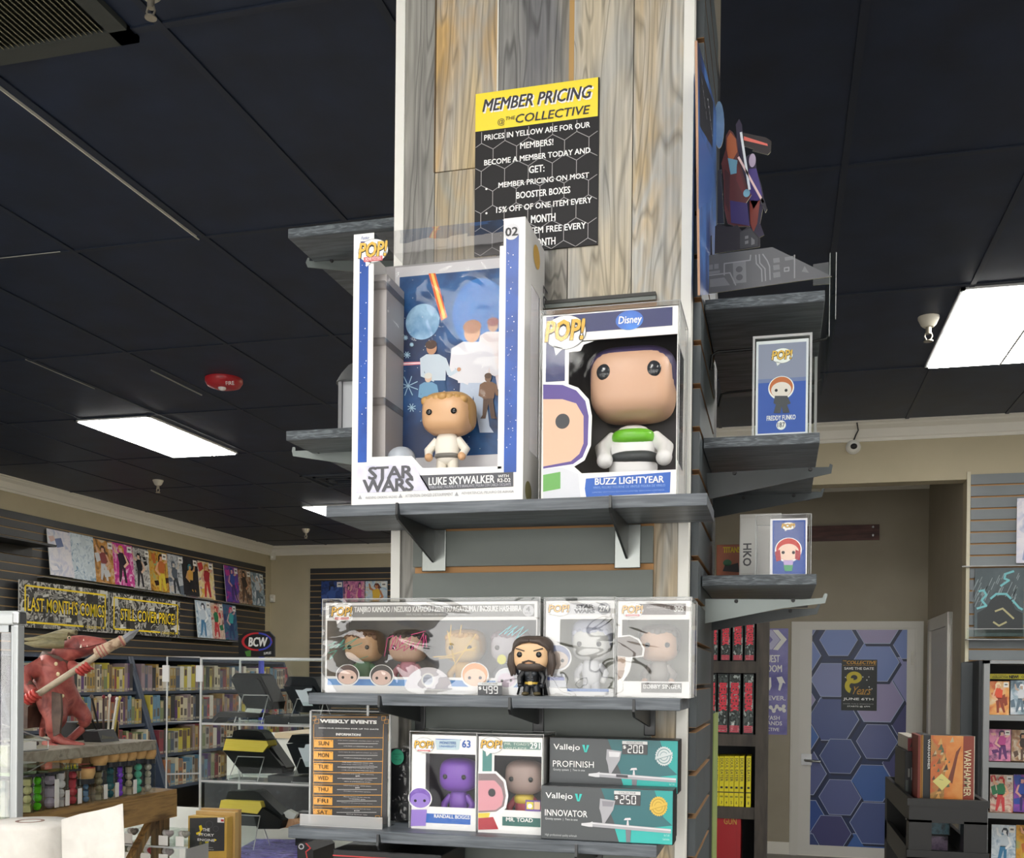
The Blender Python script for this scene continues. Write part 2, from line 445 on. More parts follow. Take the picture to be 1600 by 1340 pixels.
# shop front behind the camera: three tall windows
mb = MB(); ww = [(-5.6, -3.0), (-2.4, .2), (.8, 3.4)]
xs = [XL]+[q for w in ww for q in w]+[XR]
for i in range(0, len(xs), 2): mb.box(xs[i], xs[i+1], YK-.15, YK, 0, CEIL, WALL)
for w in ww: mb.box(w[0], w[1], YK-.15, YK, 0, .45, WALL); mb.box(w[0], w[1], YK-.15, YK, 2.75, CEIL, WALL)
struct(mb, 'wall_front', 'shop front wall behind the viewer')
for i, w in enumerate(ww):
    t = thing('window_%d' % (i+1), 'tall shop window', 'window', ((w[0]+w[1])/2, YK-.07, .45), kind='structure')
    mb = MB()
    for xx in (w[0], (w[0]+w[1])/2-.03, w[1]-.06): mb.box(xx, xx+.06, YK-.12, YK-.02, .45, 2.75, mat('#2b2d30', .4))
    for zz in (.45, 2.69): mb.box(w[0], w[1], YK-.12, YK-.02, zz, zz+.06, mat('#2b2d30', .4))
    part(mb, 'window_frame', t)
    mb = MB(); mb.box(w[0]+.06, w[1]-.06, YK-.075, YK-.07, .5, 2.7, GLASS); part(mb, 'pane', t)
    li = bpy.data.lights.new('daylight_portal', 'AREA'); li.shape = 'RECTANGLE'; li.size = w[1]-w[0]; li.size_y = 2.3
    li.cycles.is_portal = True
    lo = bpy.data.objects.new('daylight_portal', li); COL.objects.link(lo)
    lo.location = ((w[0]+w[1])/2, YK-.16, 1.6); lo.rotation_euler = (math.radians(90), 0, 0)

# ------------------------------------------------------------------ ceiling lights
LENS = emimat('lit_panel', '#fffdf8', TROFFER)
def troffer(x0, y0, label):
    t = thing('ceiling_light', label, 'ceiling light', (x0+.32, y0+.64, CEIL-.03), 'lit ceiling panels')
    mb = MB(); x1, y1 = x0+.62, y0+1.25
    for q in ((x0, x0+.02, y0, y1), (x1-.02, x1, y0, y1), (x0, x1, y0, y0+.02), (x0, x1, y1-.02, y1)):
        mb.box(*q, CEIL-.014, CEIL, mat('#d8dadb', .4))
    part(mb, 'frame', t)
    mb = MB(); mb.box(x0+.02, x1-.02, y0+.02, y1-.02, CEIL-.02, CEIL-.002, LENS); d = part(mb, 'diffuser', t)
    mb = MB(); mb.box((x0+x1)/2+.085, (x0+x1)/2+.097, y0+.02, y1-.02, CEIL-.026, CEIL-.0195, mat('#c9cbcc', .5)); part(mb, 'centre_bar', t)
    return t
gx0 = .846-.64*9
troffer(gx0-.06, 5*1.28-.0, 'lit rectangular ceiling panel left of the column near the red alarm')
troffer(.80, 4*1.28+.02, 'large lit ceiling panel above the alcove beside a sprinkler')
a = onZ(478, 790, CEIL)
troffer(-5.05, 8*1.28-.05, 'far lit ceiling panel peeking out behind the main shelf end')
for i, (k, j) in enumerate(((3, -1), (7, -1), (0, -1), (11, 2), (-3, 1), (9, 1), (-1, 1), (4, -2), (-4, 4), (11, 0), (8, 1), (9, 2), (5, 7), (5, 8), (4, 6))):  # unseen panels added to brighten the room; one continues the visible left row
    t = troffer(.846-.64*k+.01, j*1.28+.015, 'unseen ceiling panel added to light the shop')
    if j >= 5: t['label'] = 'unseen ceiling panel added behind the column to light the far room'  # these are put behind the column to brighten the far left

# ------------------------------------------------------------------ ceiling fittings
def sprinkler(x, y, label, s=1.0):
    p = onZ(x, y, CEIL)
    t = thing('sprinkler', label, 'sprinkler', p, 'ceiling sprinklers')
    br = mat('#b9b2a2', .35, .7)
    mb = MB(); mb.lathe([(.045*s, 0), (.045*s, -.008), (.032*s, -.035*s), (.022*s, -.045*s)], p, mat('#cfcabb', .5)); part(mb, 'escutcheon', t)
    mb = MB(); mb.lathe([(.012*s, -.04*s), (.012*s, -.075*s)], p, br, 12)
    for sx in (-1, 1): mb.tube([p+Vector((sx*.011*s, 0, -.07*s)), p+Vector((sx*.016*s, 0, -.085*s)), p+Vector((sx*.006*s, 0, -.105*s))], .0035*s, br, 6)
    part(mb, 'head', t)
    mb = MB(); mb.lathe([(.02*s, -.104*s), (.02*s, -.108*s)], p, br, 14); part(mb, 'deflector', t)
sprinkler(1451, 495, 'white-capped ceiling sprinkler beside the large lit panel over the alcove', 1.15)
sprinkler(247, 750, 'ceiling sprinkler above the left-hand comics wall', 1.1)
sprinkler(478, 826, 'small sprinkler near the far corner below the main shelf end', 1.1)
sprinkler(236, -22, 'sprinkler at the top edge beside the ceiling vent', .8)
p = onZ(350, 592, CEIL)
t = thing('fire_alarm', 'round red fire alarm on the dark ceiling', 'fire alarm', p)
mb = MB(); mb.lathe([(.115, 0), (.115, -.02), (.10, -.045), (.06, -.058), (0.001, -.06)], p, mat('#b8232f', .35), 32); part(mb, 'housing', t)
mb = MB(); mb.ell(p+Vector((0, -.02, -.06)), (.025, .025, .018), mat('#e8e4e4', .2)); part(mb, 'strobe_lens', t)
F = Face(p+Vector((.02, -.105, -.02)), (.1, -1, -.45), (1, .1, 0), (0, -.3, 1))
mb = MB(); F.text(mb, 'FIRE', (353, 595), (367, 600), INKW, 14, .0); part(mb, 'lettering', t)
# air vent
v0 = onZ(0, 100, CEIL); v1 = onZ(188, 61, CEIL)
vx1 = onZ(218, 57, CEIL).x; vy0 = onZ(218, 57, CEIL).y; vx0 = vx1-1.26; vy1 = vy0+.0
t = thing('ceiling_vent', 'wide slatted air vent in the ceiling corner', 'air vent', (vx0+.6, vy0-.62, CEIL))
mb = MB()
for q in ((vx0, vx1, vy0-.06, vy0), (vx0, vx1, vy0-1.24, vy0-1.18), (vx1-.06, vx1, vy0-1.24, vy0), (vx0, vx0+.06, vy0-1.24, vy0)):
    mb.box(*q, CEIL-.018, CEIL, mat('#3f423f', .5))
mb.box(vx0, vx1, vy0-.63, vy0-.60, CEIL-.018, CEIL, mat('#5a5b50', .5))
part(mb, 'frame', t)
mb = MB(); n = 64
mb.box(vx0+.06, vx1-.06, vy0-1.18, vy0-.06, CEIL-.004, CEIL-.002, mat('#22241f', .6))
for i in range(n):
    x = vx0+.065+(vx1-vx0-.135)*i/n
    mb.prism([(x, vy0-.06, CEIL-.004), (x+.004, vy0-.06, CEIL-.004), (x+.012, vy0-.06, CEIL-.014), (x+.008, vy0-.06, CEIL-.014)], (0, -1.12, 0), mat('#8b8870', .45, .3))
part(mb, 'slats', t)
# a dim square vent far behind the lower left shelf
p0 = onZ(468, 742, CEIL)
t = thing('ceiling_vent', 'small square ceiling diffuser far behind the lower left shelf', 'air vent', (p0.x+.3, p0.y+.3, CEIL))
mb = MB()
for k in range(3):
    o_ = .09*k; w = .6-2*o_
    for q in ((0, w, 0, .025), (0, w, w-.025, w), (0, .025, 0, w), (w-.025, w, 0, w)):
        mb.box(p0.x+o_+q[0], p0.x+o_+q[1], p0.y+o_+q[2], p0.y+o_+q[3], CEIL-.016, CEIL, mat('#3a414c', .5))
part(mb, 'louvre_rings', t)
# security camera
c = onY(1333, 699, YF)
t = thing('security_camera', 'white dome security camera with dark lens on the beige wall', 'security camera', c)
Mx = Matrix.Rotation(math.radians(90), 3, 'X')
mb = MB(); mb.lathe([(.05, 0), (.052, .015), (.042, .03)], c, mat('#e9e9e6', .4), 28, Mx); part(mb, 'mount', t)
mb = MB(); mb.ell(c+Vector((0, -.045, 0)), (.044, .04, .044), mat('#eeeeea', .3)); part(mb, 'dome', t)
mb = MB(); mb.ell(c+Vector((0, -.065, -.006)), (.027, .027, .024), BLACK); part(mb, 'lens', t)
mb = MB(); pts = [onY(*q, YF-.005) for q in ((1333, 688), (1336, 676), (1340, 664))]; mb.tube([onY(1333, 690, YF-.03), onY(1337, 680, YF-.05), onY(1341, 672, YF-.10), onY(1339, 660, YF-.13)], .005, BLACK, 6); part(mb, 'cable', t)
for q, lab in (((428, 869), 'small white motion sensor high in the far corner'), ((427, 935), 'small white switch box low on the far corner wall')):
    c = onY(*q, YB); t = thing('sensor', lab, 'sensor', c)
    mb = MB(); mb.box(c.x-.035, c.x+.035, YB-.05, YB, c.z-.055, c.z+.055, mat('#dedbd0', .5)); part(mb, 'housing', t, .008)
    mb = MB(); mb.ell((c.x, YB-.05, c.z-.015), (.018, .01, .018), mat('#f5f4ee', .3)); part(mb, 'lens', t)

# ------------------------------------------------------------------ column
YC = 1.80
CXL = onY(611.5, 880, YC).x; CXR = onY(1076, 880, YC).x; YCB = 2.52
t = thing('column', 'square shop column clad in weathered planks with white corner trim', 'column', ((CXL+CXR)/2, (YC+YCB)/2, 0), kind='structure')
mb = MB(); mb.box(CXL+.02, CXR-.02, YC+.02, YCB-.02, 0, CEIL, mat('#2a2d2f', .6)); part(mb, 'core', t)
colm = [woodmat('plank_charcoal', ('#8a8883', '#a09e97', '#b5b0a5'), 1, dark=.55), woodmat('plank_amber', ('#cba76d', '#bcb3a4', '#d6bd8b'), 4, dark=.6),
        woodmat('plank_dark', ('#7d7d7f', '#8f8e8b', '#a29c91'), 7, dark=.5), woodmat('plank_pale', ('#cdccc6', '#bab7ae', '#d0c3a9'), 12, dark=.6),
        woodmat('plank_tan', ('#bcae95', '#b4b3ac', '#a59a86'), 15), woodmat('plank_silver', ('#d2b98f', '#c2c0b8', '#c9b188'), 21, dark=.6),
        woodmat('plank_low_grey', ('#abada5', '#bba98a', '#a5a6a2'), 33, dark=.55)]
def cx(px): return onY(px, 100, YC).x
edges = [cx(v) for v in (631, 681, 779, 890, 990, 1067)]
edges[0] = CXL+.018; edges[-1] = CXR-.018
seam = onY(720, 265, YC).z
mb = MB()
for i in range(5):
    a, b_ = edges[i]+.0008, edges[i+1]-.0008
    if i == 1:
        mb.box(a, b_, YC, YC+.02, seam+.001, CEIL-.001, colm[1]); mb.box(a, b_, YC, YC+.02, 0, seam-.001, colm[6])
    elif i == 3:
        mid = a+(b_-a)*.55
        mb.box(a, b_, YC, YC+.02, 0, CEIL-.001, colm[3])
    else:
        mb.box(a, b_, YC, YC+.02, 0, CEIL-.001, colm[(0, 1, 2, 3, 5)[i]])
part(mb, 'plank_cladding', t)
mb = MB(); mb.box(edges[1]-.002, edges[1]+.0, YC-.0012, YC, seam, CEIL-.001, mat('#5f4a31', .7)); mb.box(edges[2]-.003, edges[2], YC-.001, YC, seam-.15, CEIL-.001, mat('#d7d5cd', .6))
mb.box(edges[3]-.001, edges[3]+.008, YC-.001, YC, seam-.1, CEIL-.001, mat('#b28d55', .6)); part(mb, 'plank_edges', t)
for (x0, x1) in ((CXL, CXL+.0185), (CXR-.0185, CXR)):
    mb = MB(); mb.box(x0, x1, YC-.004, YC+.03, 0, CEIL-.002, mat('#e6e5df', .4)); part(mb, 'corner_trim', t, .001)
# grey slat panel on the front
PX0 = cx(655)+.004; PX1 = onY(1022, 860, YC).x; ptop = onY(940, 474, YC).z
PITCH_S = .076
zg = onY(840, 889, YC).z
mb = MB(); PANEL = noisemat('grey_slat_panel', ['#5d6460', '#686f6a'], 4, rough=.45); MDF = mat('#b98a58', .7)
k0 = -14
z = zg + PITCH_S*5
mb.box(PX0, PX1, YC-.006, YC-.0005, .02, ptop, MDF)
zz = zg
rows = []
while zz > .1: rows.append(zz); zz -= PITCH_S
zz = zg+PITCH_S
while zz < ptop: rows.insert(0, zz); zz += PITCH_S
prev = ptop
for r_ in rows:
    mb.box(PX0, PX1, YC-.018, YC-.004, r_+.006, prev, PANEL); prev = r_-.006
part(mb, 'slat_panel', t)
mb = MB(); mb.box(PX0, PX1, YC-.02, YC-.001, ptop, ptop+.006, mat('#3b3a37', .6)); part(mb, 'panel_top_strip', t)
# slatted sides
MDFD = mat('#8a6a48', .7)
SLATD = noisemat('dark_slat', ['#3d4347', '#4a5156'], 5, rough=.5)
YSE = 2.22
for side in (0, 1):
    mb = MB(); X = CXR if side else CXL; sgn = 1 if side else -1
    xa, xb = sorted((X-.02*sgn, X+.001*sgn)); mb.box(xa, xb, YC+.03, YCB, .02, CEIL-.4, mat('#1d1f21', .6))
    z = .05
    while z < CEIL-.5:
        xa, xb = sorted((X, X+.014*sgn)); mb.box(xa, xb, YC+.034, YSE if side else YCB, z, z+.066, SLATD)
        xa, xb = sorted((X, X+.0135*sgn)); mb.box(xa, xb, YC+.0335, YC+.0345, z, z+.066, MDF if not side else SLATD)
        mb.box(xa, xb, YC+.034, YSE, z+.066, z+.067, MDFD); mb.box(xa, xb, YC+.034, YSE, z-.001, z, MDFD)
        z += PITCH_S
    part(mb, 'side_slats', t)
mb = MB(); mb.box(CXR-.018, CXR, YC+.03, YC+.09, CEIL-.42, CEIL-.002, mat('#b5afa2', .6)); mb.box(CXR-.018, CXR, YC+.09, YCB, CEIL-.42, CEIL-.002, mat('#8f897d', .6)); part(mb, 'upper_side_panel', t)

# ------------------------------------------------------------------ member pricing poster
YP = YC-.004
F = FY(YP, (730, 110, .21633))
a0, b0 = F.ab((62, 172)); a1, b1 = F.ab((942, 1255))
t = thing('poster', 'black and yellow member pricing poster with honeycomb lines on the planks', 'poster', (a0, YP, b1))
mb = MB(); mb.box(a0, a1, YP, YC, b1, b0, mat('#211f21', .5, 0, .25)); part(mb, 'sheet', t)
mb = MB()
F.rect(mb, (62, 172), (943, 330), mat('#f5dc1e', .4), 1)
hexl = mat('#a9a6a6', .5); hexy = mat('#f0e06a', .5)
def hexgrid(F, mb, ax0, ax1, bz0, bz1, r, w, m, l, ofs=(0, 0)):
    dx = r*math.sqrt(3); j = 0; y = bz0-r*2+ofs[1]
    while y < bz1+2*r:
        x = ax0-dx*2+(dx/2 if j % 2 else 0)+ofs[0]
        while x < ax1+dx:
            P = [(x+r*math.sin(math.radians(60*k)), y+r*math.cos(math.radians(60*k))) for k in range(4)]
            for (xa, ya), (xb, yb) in zip(P[:-1], P[1:]):
                d = math.hypot(xb-xa, yb-ya); px, py = -(yb-ya)/d*w/2, (xb-xa)/d*w/2
                ok = [i for i in range(11) if ax0 <= xa+(xb-xa)*i/10 <= ax1 and bz0 <= ya+(yb-ya)*i/10 <= bz1]
                if len(ok) < 2: continue
                k0, k1 = ok[0]/10, ok[-1]/10; xa, ya, xb, yb = xa+(xb-xa)*k0, ya+(yb-ya)*k0, xa+(xb-xa)*k1, ya+(yb-ya)*k1
                mb.poly([F.at(xa+px, ya+py, l), F.at(xa-px, ya-py, l), F.at(xb-px, yb-py, l), F.at(xb+px, yb+py, l)], m)
            x += dx
        y += 1.5*r; j += 1
bb = F.ab((943, 330))[1]
hexgrid(F, mb, a0, a1, b1, bb, .0255, .0011, hexl, 1, (.012, .0))
F.text(mb, 'MEMBER PRICING', (130, 222), (902, 207), INKW, 2, .05, .22)
F.text(mb, 'MEMBER PRICING', (122, 214), (894, 198), mat('#2d2a33', .5), 3, .03, .22)
F.text(mb, '@', (220, 352), (272, 398), INK, 3, .0)
F.text(mb, 'THE', (277, 338), (346, 354), INK, 3, .01, .2)
F.text(mb, 'COLLECTIVE', (352, 322), (882, 314), INK, 3, .025, .2)
for s, q0, q1 in (('PRICES IN YELLOW ARE FOR OUR', (125, 470), (888, 412)), ('MEMBERS!', (385, 525), (622, 540)), ('BECOME A MEMBER TODAY AND', (125, 650), (890, 597)),
                  ('GET:', (448, 694), (558, 732)), ('MEMBER PRICING ON MOST', (228, 813), (880, 776)), ('BOOSTER BOXES', (357, 882), (745, 886)),
                  ('15% OFF OF ONE ITEM EVERY', (212, 990), (900, 957)), ('MONTH', (463, 1050), (637, 1087)), ('ITEM FREE EVERY', (440, 1140), (858, 1142)), ('MONTH', (463, 1222), (637, 1257))):
    F.text(mb, s, q0, q1, INKW, 3, .03)
for q in ((140, 858), (140, 1033)): F.ell(mb, q, 8, 8, INKW, 3, 12)
part(mb, 'printed_face', t)

# ------------------------------------------------------------------ shelves and brackets
YS = 1.61
BT = .0195
def shelf(name, label, x0, x1, y0, y1, ztop, m=None, endm=None):
    mb = MB(); mb.box(x0, x1, y0, y1, ztop-BT, ztop, m or SHELFX)
    if endm: mb.box(x0+.0004, x1-.0004, y0-.0006, y0+.002, ztop-BT+.0004, ztop-.0004, endm)
    return solo(mb, name, label, 'shelf', None, 'column shelves', bevel=.0012)
def fbracket(px, label, zt, ytip, drop=.062, pm=None, hw=.022):
    """bracket on the front panel: hooked arm in the YZ plane, wall plate"""
    X = px; m = BLKMETAL; yw = YC-.018
    t = thing('shelf_bracket', label, 'bracket', (X, yw, zt), 'black shelf brackets')
    mb = MB()
    pts = [(X-.002, yw, zt-.0005), (X-.002, ytip+.012, zt-.0005), (X-.002, ytip+.006, zt+.016), (X-.002, ytip, zt+.018), (X-.002, ytip-.002, zt-.002), (X-.002, ytip+.006, zt-.010), (X-.002, yw, zt-drop)]
    mb.prism(pts, (.004, 0, 0), m); part(mb, 'arm', t, .0008)
    mb = MB(); mb.box(X-hw, X+hw+.002, yw-.004, yw, zt-drop-.015, zt-.0005, pm or mat('#8f9390', .25, .85)); part(mb, 'wall_plate', t, .0015)
    return t
# front shelves
Z1 = onY(508, 808, YS).z+BT; Z2 = onY(482, 1082, YS).z; Z3 = onY(450, 1291, YS).z
s1 = (onY(509, 800, YS).x, onY(1105, 785, YS).x); s2 = (onY(482, 1090, YS).x, onY(1063, 1095, YS).x); s3 = (onY(450, 1300, YS).x, onY(1026, 1320, YS).x)
YW = YC-.019
shelf('wall_shelf', 'charcoal front shelf carrying the two big boxed figures', s1[0], s1[1], YS, YW, Z1)
shelf('wall_shelf', 'charcoal front shelf under the four-pack box and price tag', s2[0], s2[1], YS, YW, Z2)
shelf('wall_shelf', 'charcoal front shelf under the weekly events sign and airbrush boxes', s3[0], s3[1], YS, YW, Z3)
for q, lab in ((678, 'black bracket under the big boxed figures shelf below the tall white box'), (980, 'black bracket under the big boxed figures shelf below the navy box')):
    fbracket(onY(q, 850, YC-.018).x, lab, Z1-BT, YS-.018)
for q, lab in (((592, 1100), 'black hooked bracket under the four-pack end of the middle shelf'), ((796, 1104), 'black hooked bracket under the long-haired figure'), ((990, 1107), 'black hooked bracket under the two single boxes on the middle shelf')):
    fbracket(onY(*q, YS-.03).x, lab, Z2-BT, YS-.03, .034, BLKMETAL, .009)
for q, lab in (((590, 1322), 'black hooked bracket under the weekly events sign'), ((900, 1330), 'black hooked bracket under the airbrush boxes')):
    fbracket(onY(*q, YS-.02).x, lab, Z3-BT, YS-.02, .034, BLKMETAL, .009)
# side shelves
def sbracket(pxs, crop, Y, label, m, name='shelf_bracket', bolts=()):
    F = FY(Y, crop); t = thing(name, label, 'bracket', F.pt(pxs[0]), 'side shelf brackets')
    mb = MB(); mb.prism([F.pt(q) for q in pxs], (0, .003, 0), m); part(mb, 'arm', t)
    if bolts:
        for q in bolts: mb = MB(); mb.lathe([(.004, 0), (.0035, .004)], F.pt(q), BLACK, 10, Matrix.Rotation(math.radians(90), 3, 'X')); part(mb, 'bolt', t)
YLS = 1.88; YLE = 2.5
LX1 = CXL-.016
zl = onY(450, 357, YLS).z; shelf('wall_shelf', 'upper grey shelf on the left side of the column', onY(450, 365, YLS).x, LX1, YLS, YLE, zl, SHELFX, ENDGR)
zl2 = onY(447, 673, YLS).z; shelf('wall_shelf', 'lower grey shelf with the lantern on the left side of the column', onY(447, 680, YLS).x, LX1, YLS, YLE, zl2, SHELFX, ENDGR)
C6 = (430, 330, .13125)
LSTEEL = mat('#7d8482', .35, .6)
hk = [(470, 590), (405, 590), (408, 552), (385, 552), (362, 610), (385, 665), (1700, 790), (1700, 590)]
sbracket(hk, C6, 2.0, 'silver hooked bracket under the upper left shelf', mat('#6f7674', .3, .6), bolts=((675, 592),))
C8 = (420, 580, .26862)
sbracket([(160, 462), (152, 462), (150, 440), (138, 440), (134, 462), (140, 492), (640, 566), (640, 455), (380, 455)], C8, 2.0, 'silver hooked bracket under the lower left shelf', LSTEEL, bolts=((290, 468),))
zr1 = onY(1103, 468, 1.90).z; zr2 = onY(1095, 684, 1.90).z; zr3 = onY(1088, 899, 1.90).z
RX0 = CXR+.0155
YRS = 1.90
R1X = onY(1289, 455, YRS).x; R2X = onY(1281, 680, YRS).x; R3X = onY(1276, 905, YRS).x
shelf('wall_shelf', 'top right side shelf carrying the card diorama', RX0, R1X, YRS, YLE, zr1, SHELFX, ENDGR)
shelf('wall_shelf', 'middle right side shelf under the blue boxed card', RX0, R2X, YRS, YLE, zr2, SHELFX, ENDGR)
shelf('wall_shelf', 'lower right side shelf under the small red-haired figure box', RX0, R3X, YRS, YLE, zr3, SHELFX, ENDGR)
C9 = (1060, 500, .37333)
sbracket([(110, 640), (130, 748), (560, 658), (640, 640), (646, 606), (634, 600), (630, 614), (556, 616)], C9, 2.02, 'dark hooked bracket nearest us under the middle right shelf', DARKSTEEL, bolts=((235, 640), (553, 624)))
sbracket([(125, 745), (130, 830), (600, 740), (612, 706), (603, 703), (596, 718), (420, 716)], C9, 2.40, 'dark hooked bracket behind the near one under the middle right shelf', DARKSTEEL, bolts=((272, 742), (483, 733)))
sbracket([(92, 1166), (95, 1272), (430, 1206), (614, 1184), (625, 1146), (612, 1142), (603, 1162), (520, 1168)], C9, 2.02, 'shiny grey hooked bracket nearest us under the lower right shelf', LSTEEL, bolts=((242, 1176), (480, 1172)))
sbracket([(105, 1262), (110, 1304), (580, 1230), (595, 1190), (585, 1188), (572, 1206), (440, 1208)], C9, 2.40, 'dark hooked bracket behind the shiny one under the lower right shelf', DARKSTEEL, bolts=((468, 1216),))
for (qs, Y, lab) in (([(113, 1200), (117, 1150), (135, 1138), (380, 1118), (515, 1092), (520, 1080)], 2.05, 'black wire bracket nearest us under the card diorama shelf'),
                     ([(140, 1330), (150, 1285), (170, 1280), (330, 1262), (480, 1245), (498, 1232)], 2.40, 'black wire bracket further back under the card diorama shelf')):
    F = FY(Y, (1060, 40, .448)); mb = MB(); mb.tube([F.pt(q) for q in qs], .0028, BLACK, 8)
    solo(mb, 'shelf_bracket', lab, 'bracket', None, 'side shelf brackets')
# ------------------------------------------------------------------ boxed figures
INNER = mat('#c9c7c4', .6)
def clear_box(name, label, cat, x0, x1, y0, y1, z0, z1, front, rest=None, group=None, edge=True):
    """box of clear plastic sheet: folded faces plus its pale creased edges"""
    rest = rest or PROT
    t = thing(name, label, cat, ((x0+x1)/2, (y0+y1)/2, z0), group)
    mb = MB(); mb.poly([(x0, y0, z0), (x1, y0, z0), (x1, y0, z1), (x0, y0, z1)], front); part(mb, 'front_sheet', t)
    mb = MB(); c = [(x0, y0), (x1, y0), (x1, y1), (x0, y1)]
    for i in (1, 2, 3):
        (xa, ya), (xb, yb) = c[i], c[(i+1) % 4]; mb.poly([(xa, ya, z0), (xb, yb, z0), (xb, yb, z1), (xa, ya, z1)], rest)
    mb.poly([(x0, y0, z1), (x1, y0, z1), (x1, y1, z1), (x0, y1, z1)], rest)
    part(mb, 'sheet_sides', t)
    if edge:
        mb = MB()
        for (xa, ya) in c: mb.tube([(xa, ya, z0+.001), (xa, ya, z1)], .0007, ACREDGE, 5)
        for i in range(4): mb.tube([(*c[i], z1), (*c[(i+1) % 4], z1)], .0007, ACREDGE, 5)
        part(mb, 'folded_edges', t)
    return t
def carton(name, label, F, TL, BR, depth, win, z0, group=None, back=None, right_win=None, inner=INNER, film=FILM, side=CARD, open_top=False):
    a0, b0 = F.ab(TL); a1, b1 = F.ab(BR); Y = F.p.y; b1 = z0
    t = thing(name, label, 'boxed figure', ((a0+a1)/2, Y+depth/2, z0), group)
    th = .0012; y1 = Y+depth
    wa0, wb0 = F.ab(win[0]); wa1, wb1 = F.ab(win[1])
    if open_top: wb0 = b0
    mb = MB()
    mb.box(a0, wa0, Y, Y+th, b1, b0, CARD); mb.box(wa1, a1, Y, Y+th, b1, b0, CARD)
    mb.box(wa0, wa1, Y, Y+th, b1, wb1, CARD)
    if not open_top: mb.box(wa0, wa1, Y, Y+th, wb0, b0, CARD)
    mb.box(a0, a0+th, Y+th, y1, b1, b0, side)
    if right_win:
        h = b0-b1; w0, w1, v0, v1 = right_win
        ya, yb = Y+depth*w0, Y+depth*w1; za, zb = b1+h*v0, b1+h*v1
        mb.box(a1-th, a1, Y+th, ya, b1, b0, side); mb.box(a1-th, a1, yb, y1, b1, b0, side)
        mb.box(a1-th, a1, ya, yb, b1, za, side); mb.box(a1-th, a1, ya, yb, zb, b0, side)
    else: mb.box(a1-th, a1, Y+th, y1, b1, b0, side)
    mb.box(a0, a1, y1-th, y1, b1, b0, back or inner)
    mb.box(a0+th, a1-th, Y+th, y1-th, b1, b1+th, inner)
    if not open_top: mb.box(a0, a1, Y, y1, b0-th, b0, side)
    part(mb, 'carton', t)
    mb = MB(); mb.poly([(wa0-.003, Y+.0016, wb1-.003), (wa1+.003, Y+.0016, wb1-.003), (wa1+.003, Y+.0016, wb0+(.0 if open_top else .003)), (wa0-.003, Y+.0016, wb0+(.0 if open_top else .003))], film)
    if open_top: mb.poly([(wa0, Y+.0016, b0), (wa1, Y+.0016, b0), (wa1, y1, b0), (wa0, y1, b0)], film)
    if right_win: mb.poly([(a1-.0016, ya, za), (a1-.0016, yb, za), (a1-.0016, yb, zb), (a1-.0016, ya, zb)], film)
    part(mb, 'window', t)
    t['_b'] = 0; del t['_b']
    return t, (a0, a1, Y, y1, b1, b0, wa0, wa1, wb1, wb0)
def pop_logo(F, mb, c, rx, ry, sub=None, l=4, bub=INKW, tail=True):
    F.ell(mb, c, rx, ry, mat('#3a3a40', .5), l, 30); F.ell(mb, c, rx*.97, ry*.97, bub, l+.5, 30)
    if tail: F.poly(mb, [(c[0]-rx*.55, c[1]+ry*.75), (c[0]-rx*.45, c[1]+ry*1.35), (c[0]-rx*.1, c[1]+ry*.92)], bub, l+.5)
    F.text(mb, 'POP!', (c[0]-rx*.93, c[1]-ry*.68), (c[0]+rx*.93, c[1]+ry*.47), INK, l+1, .07, .12, .95)
    F.text(mb, 'POP!', (c[0]-rx*.88, c[1]-ry*.62), (c[0]+rx*.88, c[1]+ry*.40), POPGOLD, l+2, .035, .12, 1.0)
    if sub:
        F.rect(mb, (c[0]-rx*.62, c[1]+ry*.55), (c[0]+rx*.62, c[1]+ry*.80), mat('#d4686c', .5), l+1)
        F.text(mb, sub, (c[0]-rx*.5, c[1]+ry*.60), (c[0]+rx*.5, c[1]+ry*.75), INKW, l+2, .0)
def toyface(F, mb, c, r, skin, hair, body, l=4, eye=True, cap=None):
    """a plain printed doll head: white cut-out line, hair, face, dot eyes"""
    x, y = c
    F.ell(mb, c, r*1.18, r*1.08, INKW, l); F.ell(mb, (x, y-r*.05), r*1.07, r*.97, hair, l+.4)
    F.ell(mb, (x, y+r*.18), r*.92, r*.72, skin, l+.8)
    if eye:
        for sx in (-.45, .45): F.ell(mb, (x+sx*r, y+r*.22), r*.14, r*.14, BLACK, l+1.2, 16)
